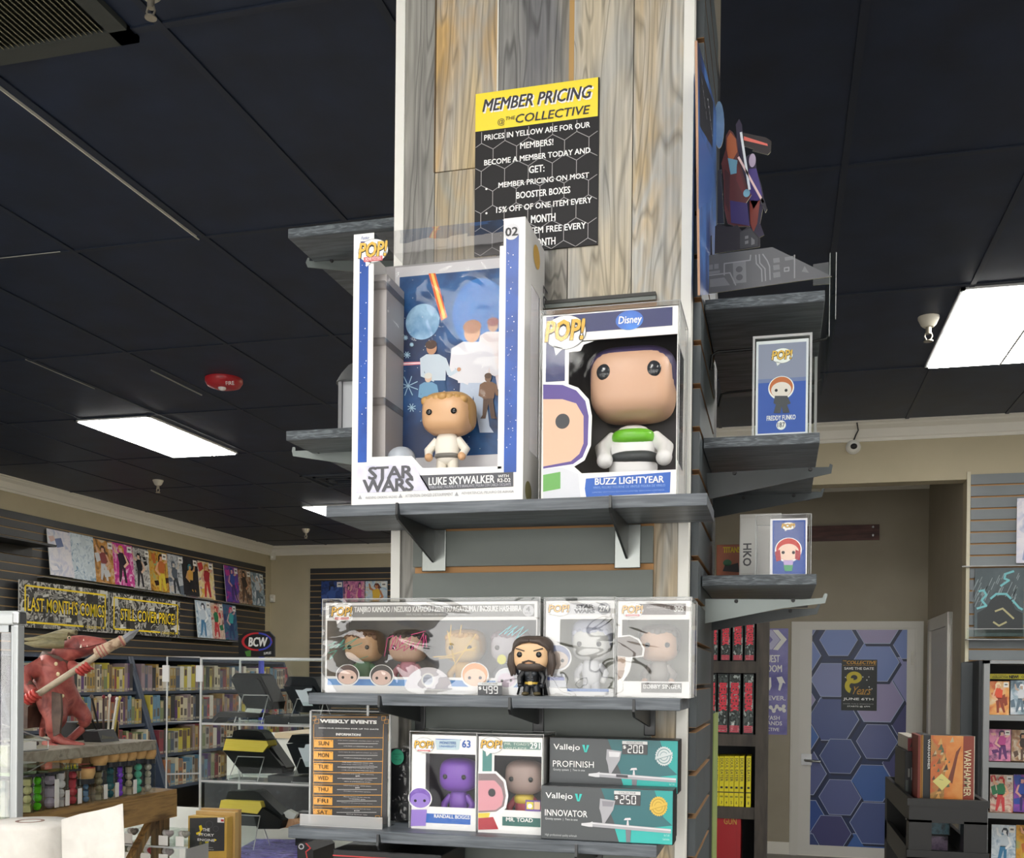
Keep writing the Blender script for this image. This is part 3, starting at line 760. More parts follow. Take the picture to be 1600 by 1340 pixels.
def doll(name, label, c, h, skin, hair, body, legs, group=None, arms=None, belt=None, wide=1.0, collar=None, hairoff=(0, .10, .12), bald=False, eyes=True, shoes=None, headh=.30):
    """plain big-headed vinyl doll, facing -Y"""
    x, y, z = c
    t = thing(name, label, 'toy figure', c, group)
    rx, ry, rz = .27*h*wide, .23*h*wide, headh*h*.82
    hc = Vector((x, y, z+h-rz*1.05))
    mb = MB(); mb.ell(hc, (rx, ry, rz), skin, 28, 16, .62); part(mb, 'head', t)
    if not bald:
        mb = MB(); mb.ell(hc+Vector((0, ry*hairoff[1]*2.2, rz*hairoff[2]*1.6)), (rx*1.07, ry*1.05, rz*1.0), hair, 28, 16, .62)
        for k in range(7):
            a = -1+2*k/6; mb.ell(hc+Vector((a*rx*.78, -ry*.80+abs(a)*ry*.25, rz*(.72-.1*abs(a)))), (rx*.22, ry*.22, rz*.24), hair, 12, 8)
        part(mb, 'hair', t)
    if eyes:
        for sx in (-1, 1):
            mb = MB(); mb.ell(hc+Vector((sx*rx*.52, -ry*.985, -rz*.05)), (rx*.13, ry*.06, rz*.15), mat('#0d0d10', .15), 16, 10); part(mb, 'eye', t)
    zt = hc.z-rz*.93
    mb = MB(); mb.ell((x, y, z+(zt-z)*.66), (.135*h*wide, .10*h*wide, (zt-z)*.40), body, 20, 12, .75); part(mb, 'torso', t)
    if collar:
        mb = MB(); mb.ell((x, y-.004*h, z+(zt-z)*.84), (.15*h*wide, .115*h*wide, (zt-z)*.17), collar, 20, 10, .8); part(mb, 'collar', t)
    if belt:
        mb = MB(); mb.ell((x, y, z+(zt-z)*.46), (.142*h*wide, .108*h*wide, (zt-z)*.08), belt, 20, 8, .7); part(mb, 'belt', t)
    for sx in (-1, 1):
        mb = MB(); s0 = Vector((x+sx*.12*h*wide, y, z+(zt-z)*.86)); s1_ = Vector((x+sx*.215*h*wide, y-.02*h, z+(zt-z)*.60)); s2_ = Vector((x+sx*.19*h*wide, y-.09*h, z+(zt-z)*.42))
        mb.tube([s0, s1_, s2_], [.045*h*wide, .05*h*wide, .042*h*wide], arms or body, 12); mb.ell(s2_, (.047*h*wide,)*3, skin, 12, 8); part(mb, 'arm', t)
    for sx in (-1, 1):
        mb = MB(); mb.tube([(x+sx*.06*h*wide, y, z+(zt-z)*.5), (x+sx*.07*h*wide, y, z+.02*h)], [.06*h*wide, .062*h*wide], legs, 14)
        mb.ell((x+sx*.075*h*wide, y-.03*h, z+.026*h), (.062*h*wide, .085*h*wide, .026*h), shoes or legs, 14, 8); part(mb, 'leg', t)
    return t
def squiggle(F, mb, pts, w, m, l=2): F.stroke(mb, pts, w, m, l)

# ===== large white film-title box on the top shelf
YB1 = 1.635
F = FY(YB1, (520, 320, .35821))
t, g = carton('boxed_figure', 'tall white window box numbered 02 with deep blue stripes', F, (92, 130), (828, 1290), .144, ((180, 130), (735, 1148)), Z1, back=mat('#a9a5a6', .6), right_win=(.30, .78, .20, .80), open_top=True, inner=mat('#d6d3d2', .6))
a0, a1, y0, y1, b1, b0, wa0, wa1, wb1, wb0 = g
mb = MB(); DBLUE = noisemat('starry_blue_stripe', ['#143f8c', '#1c55b4', '#174a9e'], 10, rough=.35); INDIGO = mat('#2b2f6b', .4)
F.rect(mb, (118, 180), (148, 1122), DBLUE, 1); F.rect(mb, (757, 110), (801, 1165), DBLUE, 1)
F.rect(mb, (729, 180), (735, 1150), INKW, 1)
F.poly(mb, [(150, 1100), (345, 1095), (392, 1148), (735, 1140), (735, 1172), (150, 1180)], INKW, 1)
F.poly(mb, [(108, 1140), (352, 1128), (425, 1244), (104, 1258)], noisemat('silver_lilac', ['#c9c6e0', '#e2e0ee', '#aeb0cc'], 14, rough=.4), 2)
F.poly(mb, [(378, 1180), (788, 1165), (788, 1228), (418, 1246)], mat('#4d4e55', .4), 2)
SG = mat('#56565c', .5)
F.text(mb, 'STAR', (158, 1145), (350, 1190), SG, 4, .055, 0, .9); F.text(mb, 'WARS', (134, 1200), (352, 1246), SG, 4, .055, 0, .9)
F.text(mb, 'LUKE SKYWALKER', (420, 1190), (706, 1212), INKW, 4, .03); F.text(mb, 'WITH', (722, 1178), (768, 1188), INKW, 4, .02); F.text(mb, 'R2-D2', (720, 1194), (776, 1208), INKW, 4, .03)
F.text(mb, 'BOBBLE-HEAD | FIGURINE A TETE BRANLANTE | FIGURA CON CABEZA OSCILANTE', (420, 1226), (778, 1228), mat('#c9c9d2', .5), 4, 0)
LG = mat('#a7a7ab', .5)
for s, q0, q1 in (('WARNING: CHOKING HAZARD', (143, 1272), (282, 1278)), ('ATTENTION: DANGER D\'ETOUFFEMENT', (318, 1262), (525, 1268)), ('ADVERTENCIA: PELIGRO DE ASFIXIA', (562, 1252), (790, 1254))): F.text(mb, s, q0, q1, LG, 3, .01)
for q in ((120, 1274), (296, 1268), (541, 1260)): F.poly(mb, [(q[0]-9, q[1]+9), (q[0]+9, q[1]+9), (q[0], q[1]-9)], LG, 3)
F.ell(mb, (781, 118), 33, 36, mat('#d9d9de', .4), 3); F.text(mb, '02', (755, 103), (808, 134), BLACK, 5, .04)
F.text(mb, 'Funko', (126, 139), (160, 150), mat('#5a6cae', .5), 3, 0, .3)
F.poly(mb, [(122, 160), (150, 160), (150, 185), (122, 185)], mat('#3c3f8c', .4), 1)
pop_logo(F, mb, (178, 202), 66, 52, 'MOVIE POSTERS', 4)
for i in range(60):
    u = RND.random(); x = (120+26*u) if RND.random() < .4 else (759+40*u); y = 200+RND.random()*880; r = RND.choice((1.2, 1.6, 2.4)); F.ell(mb, (x, y), r, r, INKW, 2, 8)
part(mb, 'printed_front', t)
# printed backdrop sheet inside, plain space picture
FB = FY(YB1+.118, (520, 320, .35821))
mb = MB(); pa0, pb0 = FB.ab((290, 312)); pa1, pb1 = FB.ab((742, 1088)); mb.box(max(pa0-.008, a0+.004), a1-.004, YB1+.118, YB1+.121, b1+.02, FB.ab((300, 272))[1], mat('#d9d7da', .5))
SPACE = noisemat('night_sky_print', ['#0b1c40', '#10305f', '#1b5a96', '#0d2247'], 9, rough=.45, seed=4)
FB.rect(mb, (292, 316), (735, 1086), SPACE, 1)
FB.ell(mb, (640, 470), 120, 150, noisemat('blue_glow_print', ['#1d63b4', '#2f86d2'], 12, rough=.45), 2, 30)
FB.ell(mb, (392, 510), 74, 78, noisemat('moon_print', ['#5f8fbe', '#9cc4e0', '#3f72a6'], 22, rough=.45), 2, 36)
FB.poly(mb, [(418, 300), (448, 298), (500, 490), (474, 505)], mat('#e9652c', .45), 2); FB.poly(mb, [(428, 300), (440, 300), (494, 490), (482, 500)], mat('#ffd36a', .45), 3)
FB.poly(mb, [(240, 688), (390, 684), (390, 696), (240, 706)], mat('#e88f9c', .45), 2); FB.poly(mb, [(240, 693), (388, 688), (388, 692), (240, 700)], mat('#fbe9ee', .45), 3)
def person_print(FB, mb, x, y, h, top, low, skin, hair, l=4, lean=0.0):
    """plain printed person: head, torso, arms, legs"""
    k = h/100.0; P = lambda u, v: (x+(u+lean*v)*k, y-v*k)
    FB.poly(mb, [P(-11, 46), P(11, 46), P(16, 4), P(20, -2), P(7, -2), P(1, 32), P(-6, -2), P(-18, -2), P(-13, 6)], low, l)
    FB.poly(mb, [P(-13, 44), P(13, 44), P(19, 76), P(9, 82), P(-9, 82), P(-19, 76)], top, l+.4)
    FB.poly(mb, [P(-19, 76), P(-13, 78), P(-16, 55), P(-2, 48), P(-4, 42), P(-22, 50)], top, l+.8)
    FB.poly(mb, [P(13, 78), P(19, 76), P(24, 54), P(17, 52)], top, l+.8); FB.poly(mb, [P(17, 52), P(21, 50), P(36, 58), P(34, 63)], top, l+.9)
    c = P(0, 91); FB.ell(mb, c, 7.5*k, 9.5*k, skin, l+.6, 18); FB.ell(mb, P(0, 96), 8.4*k, 6.5*k, hair, l+1, 18)
    FB.ell(mb, P(35, 60), 3*k, 3*k, skin, l+1, 10)
person_print(FB, mb, 610, 985, 470, mat('#e3e2e8', .5), mat('#b9c6da', .5), mat('#d9a887', .5), mat('#a5673e', .5), 7)
person_print(FB, mb, 475, 900, 300, mat('#c9d6e2', .5), mat('#1f4d7c', .5), mat('#c79372', .5), mat('#4e342a', .5), 9, -.15)
person_print(FB, mb, 700, 800, 300, mat('#e9dfe0', .5), mat('#e2d5d4', .5), mat('#c79b84', .5), mat('#8d3a34', .5), 5)
person_print(FB, mb, 420, 940, 200, mat('#6fa0c4', .5), mat('#3d6f98', .5), mat('#e0c5b2', .5), mat('#dcdad4', .5), 11)
person_print(FB, mb, 680, 930, 190, mat('#7d5a41', .5), mat('#5b4334', .5), mat('#80604a', .5), mat('#5d4434', .5), 9)
for q, r in (((330, 790), 44), ((345, 885), 18), ((325, 655), 14), ((318, 580), 10), ((345, 610), 8)):
    for an in range(0, 180, 45):
        c, s_ = math.cos(math.radians(an+20)), math.sin(math.radians(an+20)); FB.stroke(mb, [(q[0]-r*c, q[1]-r*s_), (q[0]+r*c, q[1]+r*s_)], .0016, mat('#a9cbe0', .5), 3+an*.004)
for i in range(70): FB.ell(mb, (300+430*RND.random(), 325+750*RND.random()), 1.6, 1.6, INKW, 3, 6)
part(mb, 'backdrop_sheet', t)
mb = MB()   # clear moulded ledges in the left of the box
for y_ in (340, 585, 845):
    c = FY(YB1+.03, F.c).pt((215, y_)); mb.box(a0+.004, a0+.05, YB1+.02, YB1+.115, c.z-.012, c.z, clearmat('ledge_plastic', tint='#e6e2e2', ior=1.5, rough=.1, haze=.12))
mb.box(a0+.0035, wa0+.012, YB1+.03, YB1+.115, b1+.05, b0-.06, mat('#b3aeac', .4))
part(mb, 'moulded_tray', t)
mb = MB(); FR = FXr(a1, (520, 320, .35821)); FR.ell(mb, (888, 228), 14, 50, POPGOLD, 2); FR.text(mb, 'LUKE', (916, 350), (932, 560), mat('#3e3f46', .5), 2, .02, vert=True)
FR.ell(mb, (852, 1250), 14, 45, mat('#8b8458', .5), 1); part(mb, 'printed_side', t)
c = FY(YB1+.06, F.c).pt((498, 1148))
zf = b1+.0015
stand = wb1+.004
mb = MB(); mb.box(wa0+.0, wa1-.0, YB1+.012, YB1+.112, b1+.0015, stand-.001, mat('#dedde0', .4)); part(mb, 'raised_floor', t)
htop = FY(YB1+.06, F.c).pt((498, 826)).z
doll('vinyl_figure', 'sandy-haired vinyl doll in a cream tunic inside the tall white box', (c.x, YB1+.062, stand), htop-stand, mat('#dcae83', .35), mat('#c69a5e', .4), mat('#efe9dd', .5), mat('#e6dfd0', .5), belt=mat('#75726c', .4), hairoff=(0, .12, .10), wide=1.12)
c = FY(YB1+.045, F.c).pt((300, 1090)); tt = thing('toy_figure', 'small white and blue domed toy beside the sandy-haired doll', 'toy figure', (c.x, YB1+.045, stand))
mb = MB(); mb.lathe([(.024, 0), (.024, .030)], (c.x, YB1+.045, stand), mat('#e6e8ec', .35), 24); part(mb, 'body', tt)
mb = MB(); mb.ell((c.x, YB1+.045, stand+.030), (.0245, .0245, .020), mat('#b9c0c9', .3), 24, 8, 1, None, 0, 90); part(mb, 'dome', tt)
mb = MB()
for k in range(5): mb.box(c.x-.017+.008*k, c.x-.013+.008*k, YB1+.0195, YB1+.023, stand+.012, stand+.024, mat('#2a57a8', .4))
part(mb, 'blue_panels', tt)

# ===== navy box with a big peach head
YB2 = 1.64
F = FY(YB2, (830, 440, .32836))
t, g = carton('boxed_figure', 'large navy and white window box with a blue banner below its window', F, (56, 160), (690, 1008), .139, ((180, 285), (688, 893)), Z1, right_win=(.06, .8, .2, .82), back=mat('#4d4c50', .6), inner=mat('#77757a', .6))
a0, a1, y0, y1, b1, b0, wa0, wa1, wb1, wb0 = g
mb = MB(); NV = mat('#232a63', .4)
F.rect(mb, (72, 168), (672, 208), NV, 1); F.rect(mb, (72, 200), (160, 472), NV, 1)
F.ell(mb, (468, 184), 66, 46, noisemat('logo_blue', ['#1b52b8', '#3f86e0'], 20, rough=.35), 3); F.text(mb, 'Disney', (418, 168), (525, 206), INKW, 5, .02, .1)
F.poly(mb, [(180, 290), (300, 282), (250, 300), (235, 330), (180, 335)], INKW, 1)
pop_logo(F, mb, (163, 242), 100, 82, None, 4)
F.poly(mb, [(247, 938), (664, 905), (660, 1003), (262, 1024)], mat('#2060bd', .4), 2)
F.text(mb, 'BUZZ LIGHTYEAR', (305, 936), (631, 955), INKW, 4, .035)
F.text(mb, 'VINYL FIGURE/ FIGURINE DE VINYLE/ FIGURA DE VINILO', (296, 975), (638, 974), mat('#8fb4ea', .5), 4, .01); F.text(mb, 'LIMITED EDITION/ EDITION LIMITEE/ EDICION LIMITADA', (292, 1000), (635, 994), mat('#8fb4ea', .5), 4, .01)
# plain toy head drawn at the lower left
x = 58
PUR = mat('#5d4a94', .45); PEACH = mat('#e6bfa4', .5)
F.poly(mb, [(x, 478), (150, 478), (225, 505), (275, 560), (290, 640), (285, 780), (255, 850), (205, 880), (262, 930), (250, 1030), (x, 1037)], INKW, 3)
F.poly(mb, [(x, 490), (150, 492), (215, 518), (258, 568), (274, 640), (270, 775), (245, 835), (200, 868), (x, 890)], PUR, 4)
F.poly(mb, [(x, 560), (150, 560), (215, 580), (250, 640), (250, 770), (230, 820), (190, 855), (x, 880)], PEACH, 4.5)
F.ell(mb, (150, 665), 34, 36, mat('#2b2f36', .3), 5)
F.poly(mb, [(x, 890), (150, 885), (225, 915), (235, 1024), (x, 1032)], mat('#d9dbe2', .45), 4); F.poly(mb, [(x, 920), (140, 905), (140, 985), (x, 1000)], mat('#6fb05c', .45), 5)
part(mb, 'printed_front', t)
# big plain doll
k = F.c; Fd = FY(YB2+.07, k)
def W(q, d=.07): return FY(YB2+d, k).pt(q)
hc = W((487, 500)); hr = (W((695, 500))-W((285, 500))).length/2; hz_ = (W((487, 335))-W((487, 660))).length/2
tt = thing('vinyl_figure', 'large peach-headed vinyl doll with white and green body in the navy box', 'toy figure', (hc.x, YB2+.07, Z1+.0015))
SK = mat('#d9b094', .4)
mb = MB(); mb.ell((hc.x, YB2+.072, hc.z), (hr*.96, .060, hz_), SK, 32, 20, .55); part(mb, 'head', tt)
mb = MB(); mb.ell((hc.x, YB2+.076, hc.z+hz_*.30), (min(hr*.99, (a1-hc.x)-.003), .060, hz_*.78), mat('#4d4468', .45), 32, 20, .6); part(mb, 'hair', tt)
for q in ((578, 408), (345, 425)):
    e = W(q, .01); mb = MB(); mb.ell((e.x, YB2+.0165, e.z), (.013, .005, .0135), mat('#33363a', .15), 20, 12); part(mb, 'eye', tt)
mb = MB(); tc = W((485, 800)); zb = Z1+.002; ztop = W((485, 700)).z
mb.ell((tc.x, YB2+.075, (zb+ztop)/2), (.040, .034, (ztop-zb)/2+.006), mat('#e9e8e8', .35), 24, 14, .7); part(mb, 'torso', tt)
mb = MB(); c = W((482, 735), .05); mb.ell((c.x, YB2+.066, c.z), (.036, .030, .014), mat('#6cbb2f', .3), 24, 12, .7); part(mb, 'collar', tt)
mb = MB(); c = W((487, 835), .05); mb.ell((c.x, YB2+.07, c.z), (.041, .036, .012), mat('#3a3f42', .5), 24, 8, .7); part(mb, 'belt', tt)
for sx, p0, p1, p2 in ((-1, (395, 745), (340, 800), (350, 850)), (1, (585, 740), (640, 790), (632, 835))):
    mb = MB(); A, B, C = W(p0, .07), W(p1, .055), W(p2, .035); mb.tube([A, B, C], [.012, .0135, .012], mat('#e4e3e3', .35), 14); mb.ell(C, (.0135,)*3, mat('#e4e3e3', .35), 14, 10); part(mb, 'arm', tt)
clear_box('box_protector', 'clear protector sleeve around the large navy window box', 'box protector', a0-.003, a1+.003, YB2-.004, y1+.0005, Z1+.0003, b0+.006, PROT)

# ===== four-pack on the middle shelf
YB3 = 1.66
F = FY(YB3, (490, 900, .23125))
HAZE = mat('#c8c9ca', .6)
t, g = carton('boxed_figure', 'wide grey four-pack window box with coloured signatures', F, (82, 175), (1506, 790), .10, ((92, 300), (1500, 690)), Z2, back=mat('#85858a', .6), inner=mat('#a5a5a8', .6))
a0, a1, y0, y1, b1, b0, wa0, wa1, wb1, wb0 = g
mb = MB()
F.rect(mb, (105, 198), (1492, 272), mat('#8d8c8c', .45), 1)
F.text(mb, 'TANJIRO KAMADO / NEZUKO KAMADO / ZENITSU AGATSUMA / INOSUKE HASHIBIRA', (278, 207), (1405, 248), INKW, 3, .03, 0, 1.0, 2)
F.text(mb, 'VINYL FIGURES / FIGURINES EN VINYLE / FIGURAS DE VINIL', (625, 252), (1035, 263), mat('#dcdcdc', .5), 3, 0)
F.ell(mb, (1452, 232), 39, 39, mat('#c9c9cb', .4), 3); F.text(mb, '4', (1437, 205), (1464, 238), mat('#77777b', .5), 5, .03); F.text(mb, 'PACK', (1432, 244), (1472, 254), mat('#77777b', .5), 5, .01)
pop_logo(F, mb, (195, 245), 75, 60, 'ANIMATION', 5)
F.rect(mb, (95, 692), (1484, 752), noisemat('blue_band', ['#3e78bd', '#6fa2d8', '#4a84c6'], 10, rough=.4), 1)
F.ell(mb, (775, 760), 160, 145, mat('#d9d5da', .45), 2, 40, 0, 0, 180); F.ell(mb, (775, 700), 46, 48, INKW, 4); F.ell(mb, (775, 700), 34, 36, mat('#c5cbd8', .5), 5)
F.text(mb, 'DEMON', (748, 682), (802, 696), mat('#8c94a8', .5), 6, .02); F.text(mb, 'SLAYER', (745, 702), (805, 716), mat('#8c94a8', .5), 6, .02)
F.text(mb, 'WARNING: CHOKING HAZARD - SMALL PARTS  ATTENTION DANGER', (745, 770), (1108, 786), mat('#a9a9ad', .5), 3, 0)
for (c, r, hair, skin) in (((232, 668), 68, '#5a4545', '#e6c9bb'), ((462, 672), 70, '#4c4a4c', '#e3c8bd'), ((1092, 668), 80, '#e2a05c', '#ebcdb6'), ((1305, 690), 66, '#d9dbe2', '#d6c8d4')):
    toyface(F, mb, c, r, mat(skin, .5), mat(hair, .5), None, 4)
part(mb, 'printed_front', t)
mb = MB(); Fw = FY(YB3+.0014, F.c)
TEAL = mat('#2f9c86', .4); PINK = mat('#d63c84', .4); YLW = mat('#e5bb28', .4); CYN = mat('#5cc3cf', .4)
for pts, m, w in (([(100, 470), (150, 440), (110, 490), (190, 450), (150, 485), (210, 425), (180, 480), (300, 415), (200, 495), (310, 460), (330, 450)], TEAL, .0012), ([(100, 520), (160, 500), (110, 560), (135, 545)], TEAL, .0012), ([(310, 560), (370, 540)], TEAL, .001),
                  ([(480, 540), (500, 420), (540, 400), (530, 490), (510, 500), (560, 405), (545, 500), (590, 400), (580, 480), (610, 430), (600, 460), (660, 410), (640, 470)], PINK, .0013), ([(560, 500), (620, 470), (610, 505), (680, 450), (660, 500), (720, 440), (690, 500), (745, 385), (740, 480), (760, 400), (765, 480)], PINK, .0013), ([(660, 395), (760, 370)], PINK, .0012),
                  ([(930, 330), (925, 400)], YLW, .0014), ([(1000, 330), (990, 395)], YLW, .0014), ([(905, 370), (950, 560), (960, 600)], YLW, .0016), ([(915, 380), (945, 560)], YLW, .0012), ([(1100, 390), (980, 560), (955, 600)], YLW, .0014), ([(810, 545), (900, 540), (1100, 480), (1020, 500), (1090, 500)], YLW, .0014), ([(850, 555), (960, 545)], YLW, .0012),
                  ([(1255, 395), (1340, 330), (1290, 390), (1380, 335), (1310, 400), (1350, 370), (1340, 400), (1420, 340), (1370, 420), (1450, 360)], CYN, .0013)):
    Fw.stroke(mb, pts, w, m, 3)
Fw.ell(mb, (1272, 562), 31, 33, mat('#d9d43c', .4), 3)
part(mb, 'signatures', t)
for i, (x, hair, skin, body) in enumerate(((340, '#6b4a34', '#c79f78', '#4c7a5c'), (640, '#2d2426', '#d3b19a', '#c98a9a'), (1020, '#c8963c', '#d2b070', '#cfa548'), (1330, '#7d6a76', '#b9b4bc', '#6d7380'))):
    c = FY(YB3+.05, F.c).pt((x, 600)); doll('vinyl_figure', ['brown-haired vinyl doll in the four-pack box', 'black-haired vinyl doll in the four-pack box', 'yellow-haired vinyl doll in the four-pack box', 'grey-haired vinyl doll in the four-pack box'][i], (c.x, YB3+.05, Z2+.0016), .108, mat(skin, .5), mat(hair, .5), mat(body, .5), mat('#4a4a50', .5), 'dolls inside the four-pack box', wide=1.1)
clear_box('box_protector', 'wrinkled clear sleeve around the wide four-pack box', 'box protector', a0-.004, a1+.006, YB3-.005, y1+.002, Z2+.0003, b0+.005, WAVY)

def small_pop(label, plabel, F, TL, BR, win, depth, z0, artfn, dollspec, front, dl, inner='#98969a', backc='#6f6e74'):
    t, g = carton('boxed_figure', label, F, TL, BR, depth, win, z0, back=mat(backc, .6), inner=mat(inner, .6))
    mb = MB(); artfn(F, mb); part(mb, 'printed_front', t)
    a0, a1, y0, y1, b1, b0, wa0, wa1, wb1, wb0 = g
    skin, hair, body, legs, kw = dollspec
    h = (wb0-b1)*.92
    doll('vinyl_figure', dl, ((wa0+wa1)/2, y0+depth*.55, b1+.0016), h, mat(skin, .4), mat(hair, .4), mat(body, .4), mat(legs, .4), **kw)
    if front is not None:
        clear_box('box_protector', plabel, 'box protector', a0-.0025, a1+.0025, y0-.004, y1+.002, b1+.0003, b0+.004, front)
    return t, g
# white window box 274
F = FY(1.665, (780, 900, .2125))
def art(F, mb):
    F.rect(mb, (360, 200), (820, 280), mat('#d3d3d6', .45), 1)
    F.text(mb, 'STAR', (565, 208), (700, 237), SG, 3, .06, 0, .9); F.text(mb, 'WARS', (550, 243), (705, 272), SG, 3, .06, 0, .9)
    F.ell(mb, (772, 238), 46, 46, mat('#909196', .4), 3); F.text(mb, '274', (738, 218), (806, 258), INKW, 5, .03)
    pop_logo(F, mb, (442, 243), 82, 52, None, 4)
    toyface(F, mb, (425, 600), 92, mat('#cdbfb4', .5), mat('#8c94b4', .5), None, 2)
    F.poly(mb, [(352, 715), (478, 715), (500, 815), (352, 820)], mat('#c4c6cc', .45), 2); F.rect(mb, (356, 740), (480, 765), mat('#5a66a8', .45), 4)
    F.rect(mb, (500, 824), (806, 850), mat('#3a6db4', .45), 2)
    F.text(mb, 'CAPTAIN REX', (595, 828), (745, 846), mat('#7ea6d8', .5), 4, .02)
small_pop('white window box numbered 274 between the four-pack and its neighbour', "wrinkled glaring clear sleeve around the box with a white doll", F, (345, 176), (840, 878), ((448, 315), (836, 828)), .09, Z2, art,
          ('#d9d9d6', '#b9bdd0', '#cfd0d4', '#c4c6cc', {'hairoff': (0, .1, .3)}), WAVY, "white vinyl doll inside its window box", '#c9c9c9', '#c4c6b8')
# box with dark header
F = FY(1.635, (780, 900, .2125))
def art(F, mb):
    F.rect(mb, (1010, 203), (1372, 282), mat('#675c5a', .45), 1)
    F.text(mb, 'SUPERNATURAL', (1085, 222), (1262, 236), mat('#d8d2ce', .5), 3, .0, 0, 1.1); F.text(mb, 'JOIN THE HUNT', (1110, 242), (1240, 248), mat('#c9c2be', .5), 3, 0)
    F.ell(mb, (1322, 240), 42, 42, mat('#8d8685', .4), 3); F.text(mb, '305', (1290, 222), (1356, 260), INKW, 5, .03)
    pop_logo(F, mb, (982, 250), 82, 55, 'TELEVISION', 4)
    F.poly(mb, [(872, 440), (960, 430), (1030, 460), (1070, 530), (1062, 590), (980, 600), (960, 700), (900, 790), (868, 800)], INKW, 2)
    F.poly(mb, [(872, 450), (960, 440), (1020, 470), (1055, 530), (1050, 580), (960, 595), (872, 585)], mat('#7a706a', .5), 3); F.poly(mb, [(872, 588), (930, 595), (930, 650), (905, 740), (872, 765)], mat('#c3ab99', .5), 3)
    F.poly(mb, [(872, 690), (925, 690), (905, 745), (872, 765)], mat('#a0836c', .5), 4)
    F.rect(mb, (1045, 782), (1342, 858), mat('#6d6a68', .45), 2); F.text(mb, 'BOBBY SINGER', (1062, 795), (1336, 828), INKW, 4, .035)
small_pop('white window box with dark brown header at the end of the middle shelf', 'glaring clear sleeve around the box with dark brown header', F, (875, 178), (1398, 900), ((905, 320), (1392, 776)), .10, Z2, art,
          ('#caa58a', '#7d756f', '#8d8780', '#5a5c62', {}), WAVY, 'grey-haired vinyl doll inside the box with dark brown header', '#c9c9c9', '#c0c0b2')
# lower shelf boxes
F = FY(1.66, (450, 1080, .19402))
def art(F, mb):
    F.rect(mb, (1190, 380), (1395, 392), BLUE, 1)
    F.poly(mb, [(1185, 390), (1388, 385), (1380, 455), (1375, 470), (1200, 468)], mat('#bcd0d8', .45), 2); F.text(mb, 'MONSTERS', (1225, 400), (1355, 425), mat('#3b69ad', .5), 4, .03); F.text(mb, 'UNIVERSITY', (1220, 432), (1358, 452), mat('#4d7cc0', .5), 4, .03)
    F.text(mb, '63', (1405, 392), (1470, 452), mat('#2f5fae', .5), 3, .04)
    pop_logo(F, mb, (1098, 432), 82, 62, 'DISNEY', 5)
    PU = mat('#9a7fce', .5); toyface(F, mb, (1065, 860), 82, PU, mat('#7d5cb8', .5), None, 3)
    F.poly(mb, [(995, 950), (1120, 950), (1110, 1080), (990, 1082)], PU, 3)
    F.rect(mb, (1080, 978), (1470, 1072), mat('#2d67bd', .45), 2); F.text(mb, 'RANDALL BOGGS', (1180, 986), (1465, 1028), INKW, 4, .035)
    F.text(mb, 'VINYL FIGURE / FIGURINE DE VINYLE', (1195, 1034), (1440, 1044), mat('#8cb0e4', .5), 4, 0); F.text(mb, 'FIGURA DE VINILO', (1260, 1052), (1380, 1062), mat('#8cb0e4', .5), 4, 0)
    F.text(mb, 'WARNING: CHOKING HAZARD', (1240, 1078), (1420, 1090), LG, 3, 0)
t63, g = small_pop('white window box numbered 63 with a purple doll', "clear shiny sleeve around the purple doll's box", F, (1000, 338), (1512, 1105), ((1110, 497), (1505, 942)), .09, Z3, art,
          ('#7a46b4', '#8550c0', '#7b48b2', '#6f3fa8', {'bald': True, 'wide': 1.0}), FILM, "purple vinyl doll inside its window box", '#6f6c70', '#56545a')
F = FY(1.655, (740, 1100, .2375))
def art(F, mb):
    F.rect(mb, (60, 250), (120, 460), mat('#4f8a86', .45), 1); F.rect(mb, (195, 245), (442, 300), mat('#6b8f86', .45), 1)
    F.text(mb, "MR. TOAD'S", (205, 250), (368, 272), mat('#dfe3da', .5), 3, .0); F.text(mb, 'WILD RIDE', (210, 280), (350, 302), mat('#dfe3da', .5), 3, .0); F.text(mb, '291', (373, 252), (436, 293), INKW, 3, .04)
    pop_logo(F, mb, (121, 268), 75, 55, None, 4)
    SKN = mat('#d99aa4', .5)
    F.poly(mb, [(30, 440), (150, 440), (212, 500), (230, 600), (215, 680), (165, 735), (188, 825), (28, 828)], INKW, 2)
    F.poly(mb, [(32, 455), (145, 455), (198, 510), (214, 600), (200, 670), (150, 705), (32, 712)], mat('#8a7a7d', .5), 3); F.poly(mb, [(32, 500), (140, 500), (185, 550), (198, 610), (186, 665), (145, 695), (32, 700)], SKN, 3.5)
    F.ell(mb, (122, 580), 24, 27, mat('#26262a', .3), 5)
    F.poly(mb, [(32, 715), (110, 712), (100, 745), (32, 745)], mat('#e4cf4a', .5), 4); F.poly(mb, [(32, 748), (130, 740), (165, 820), (32, 824)], mat('#b23542', .5), 4)
    F.rect(mb, (190, 738), (440, 808), mat('#2f6a63', .45), 2); F.text(mb, 'MR. TOAD', (216, 742), (390, 776), INKW, 4, .035); F.text(mb, 'VINYL FIGURE / FIGURINE EN VINYLE /', (205, 782), (408, 790), mat('#9cc0ba', .5), 4, 0); F.text(mb, 'FIGURA DE VINIL', (255, 797), (345, 805), mat('#9cc0ba', .5), 4, 0)
    F.rect(mb, (342, 628), (440, 705), mat('#6a4a9c', .4), 3); F.rect(mb, (350, 640), (395, 690), mat('#e2d437', .4), 4); F.ell(mb, (372, 668), 16, 16, INKW, 5); F.rect(mb, (400, 640), (438, 692), mat('#e9c9a0', .4), 4)
small_pop('white window box numbered 291 with a green title bar', "clear shiny sleeve around the box with a green title bar", F, (34, 205), (448, 838), ((136, 335), (444, 705)), .09, Z3, art,
          ('#a08a82', '#7a6a66', '#b53a46', '#5c5a60', {'bald': True, 'collar': mat('#e4c83f', .4)}), FILM, "brown-headed vinyl doll with yellow collar inside its window box", '#6f6c70', '#57555a')

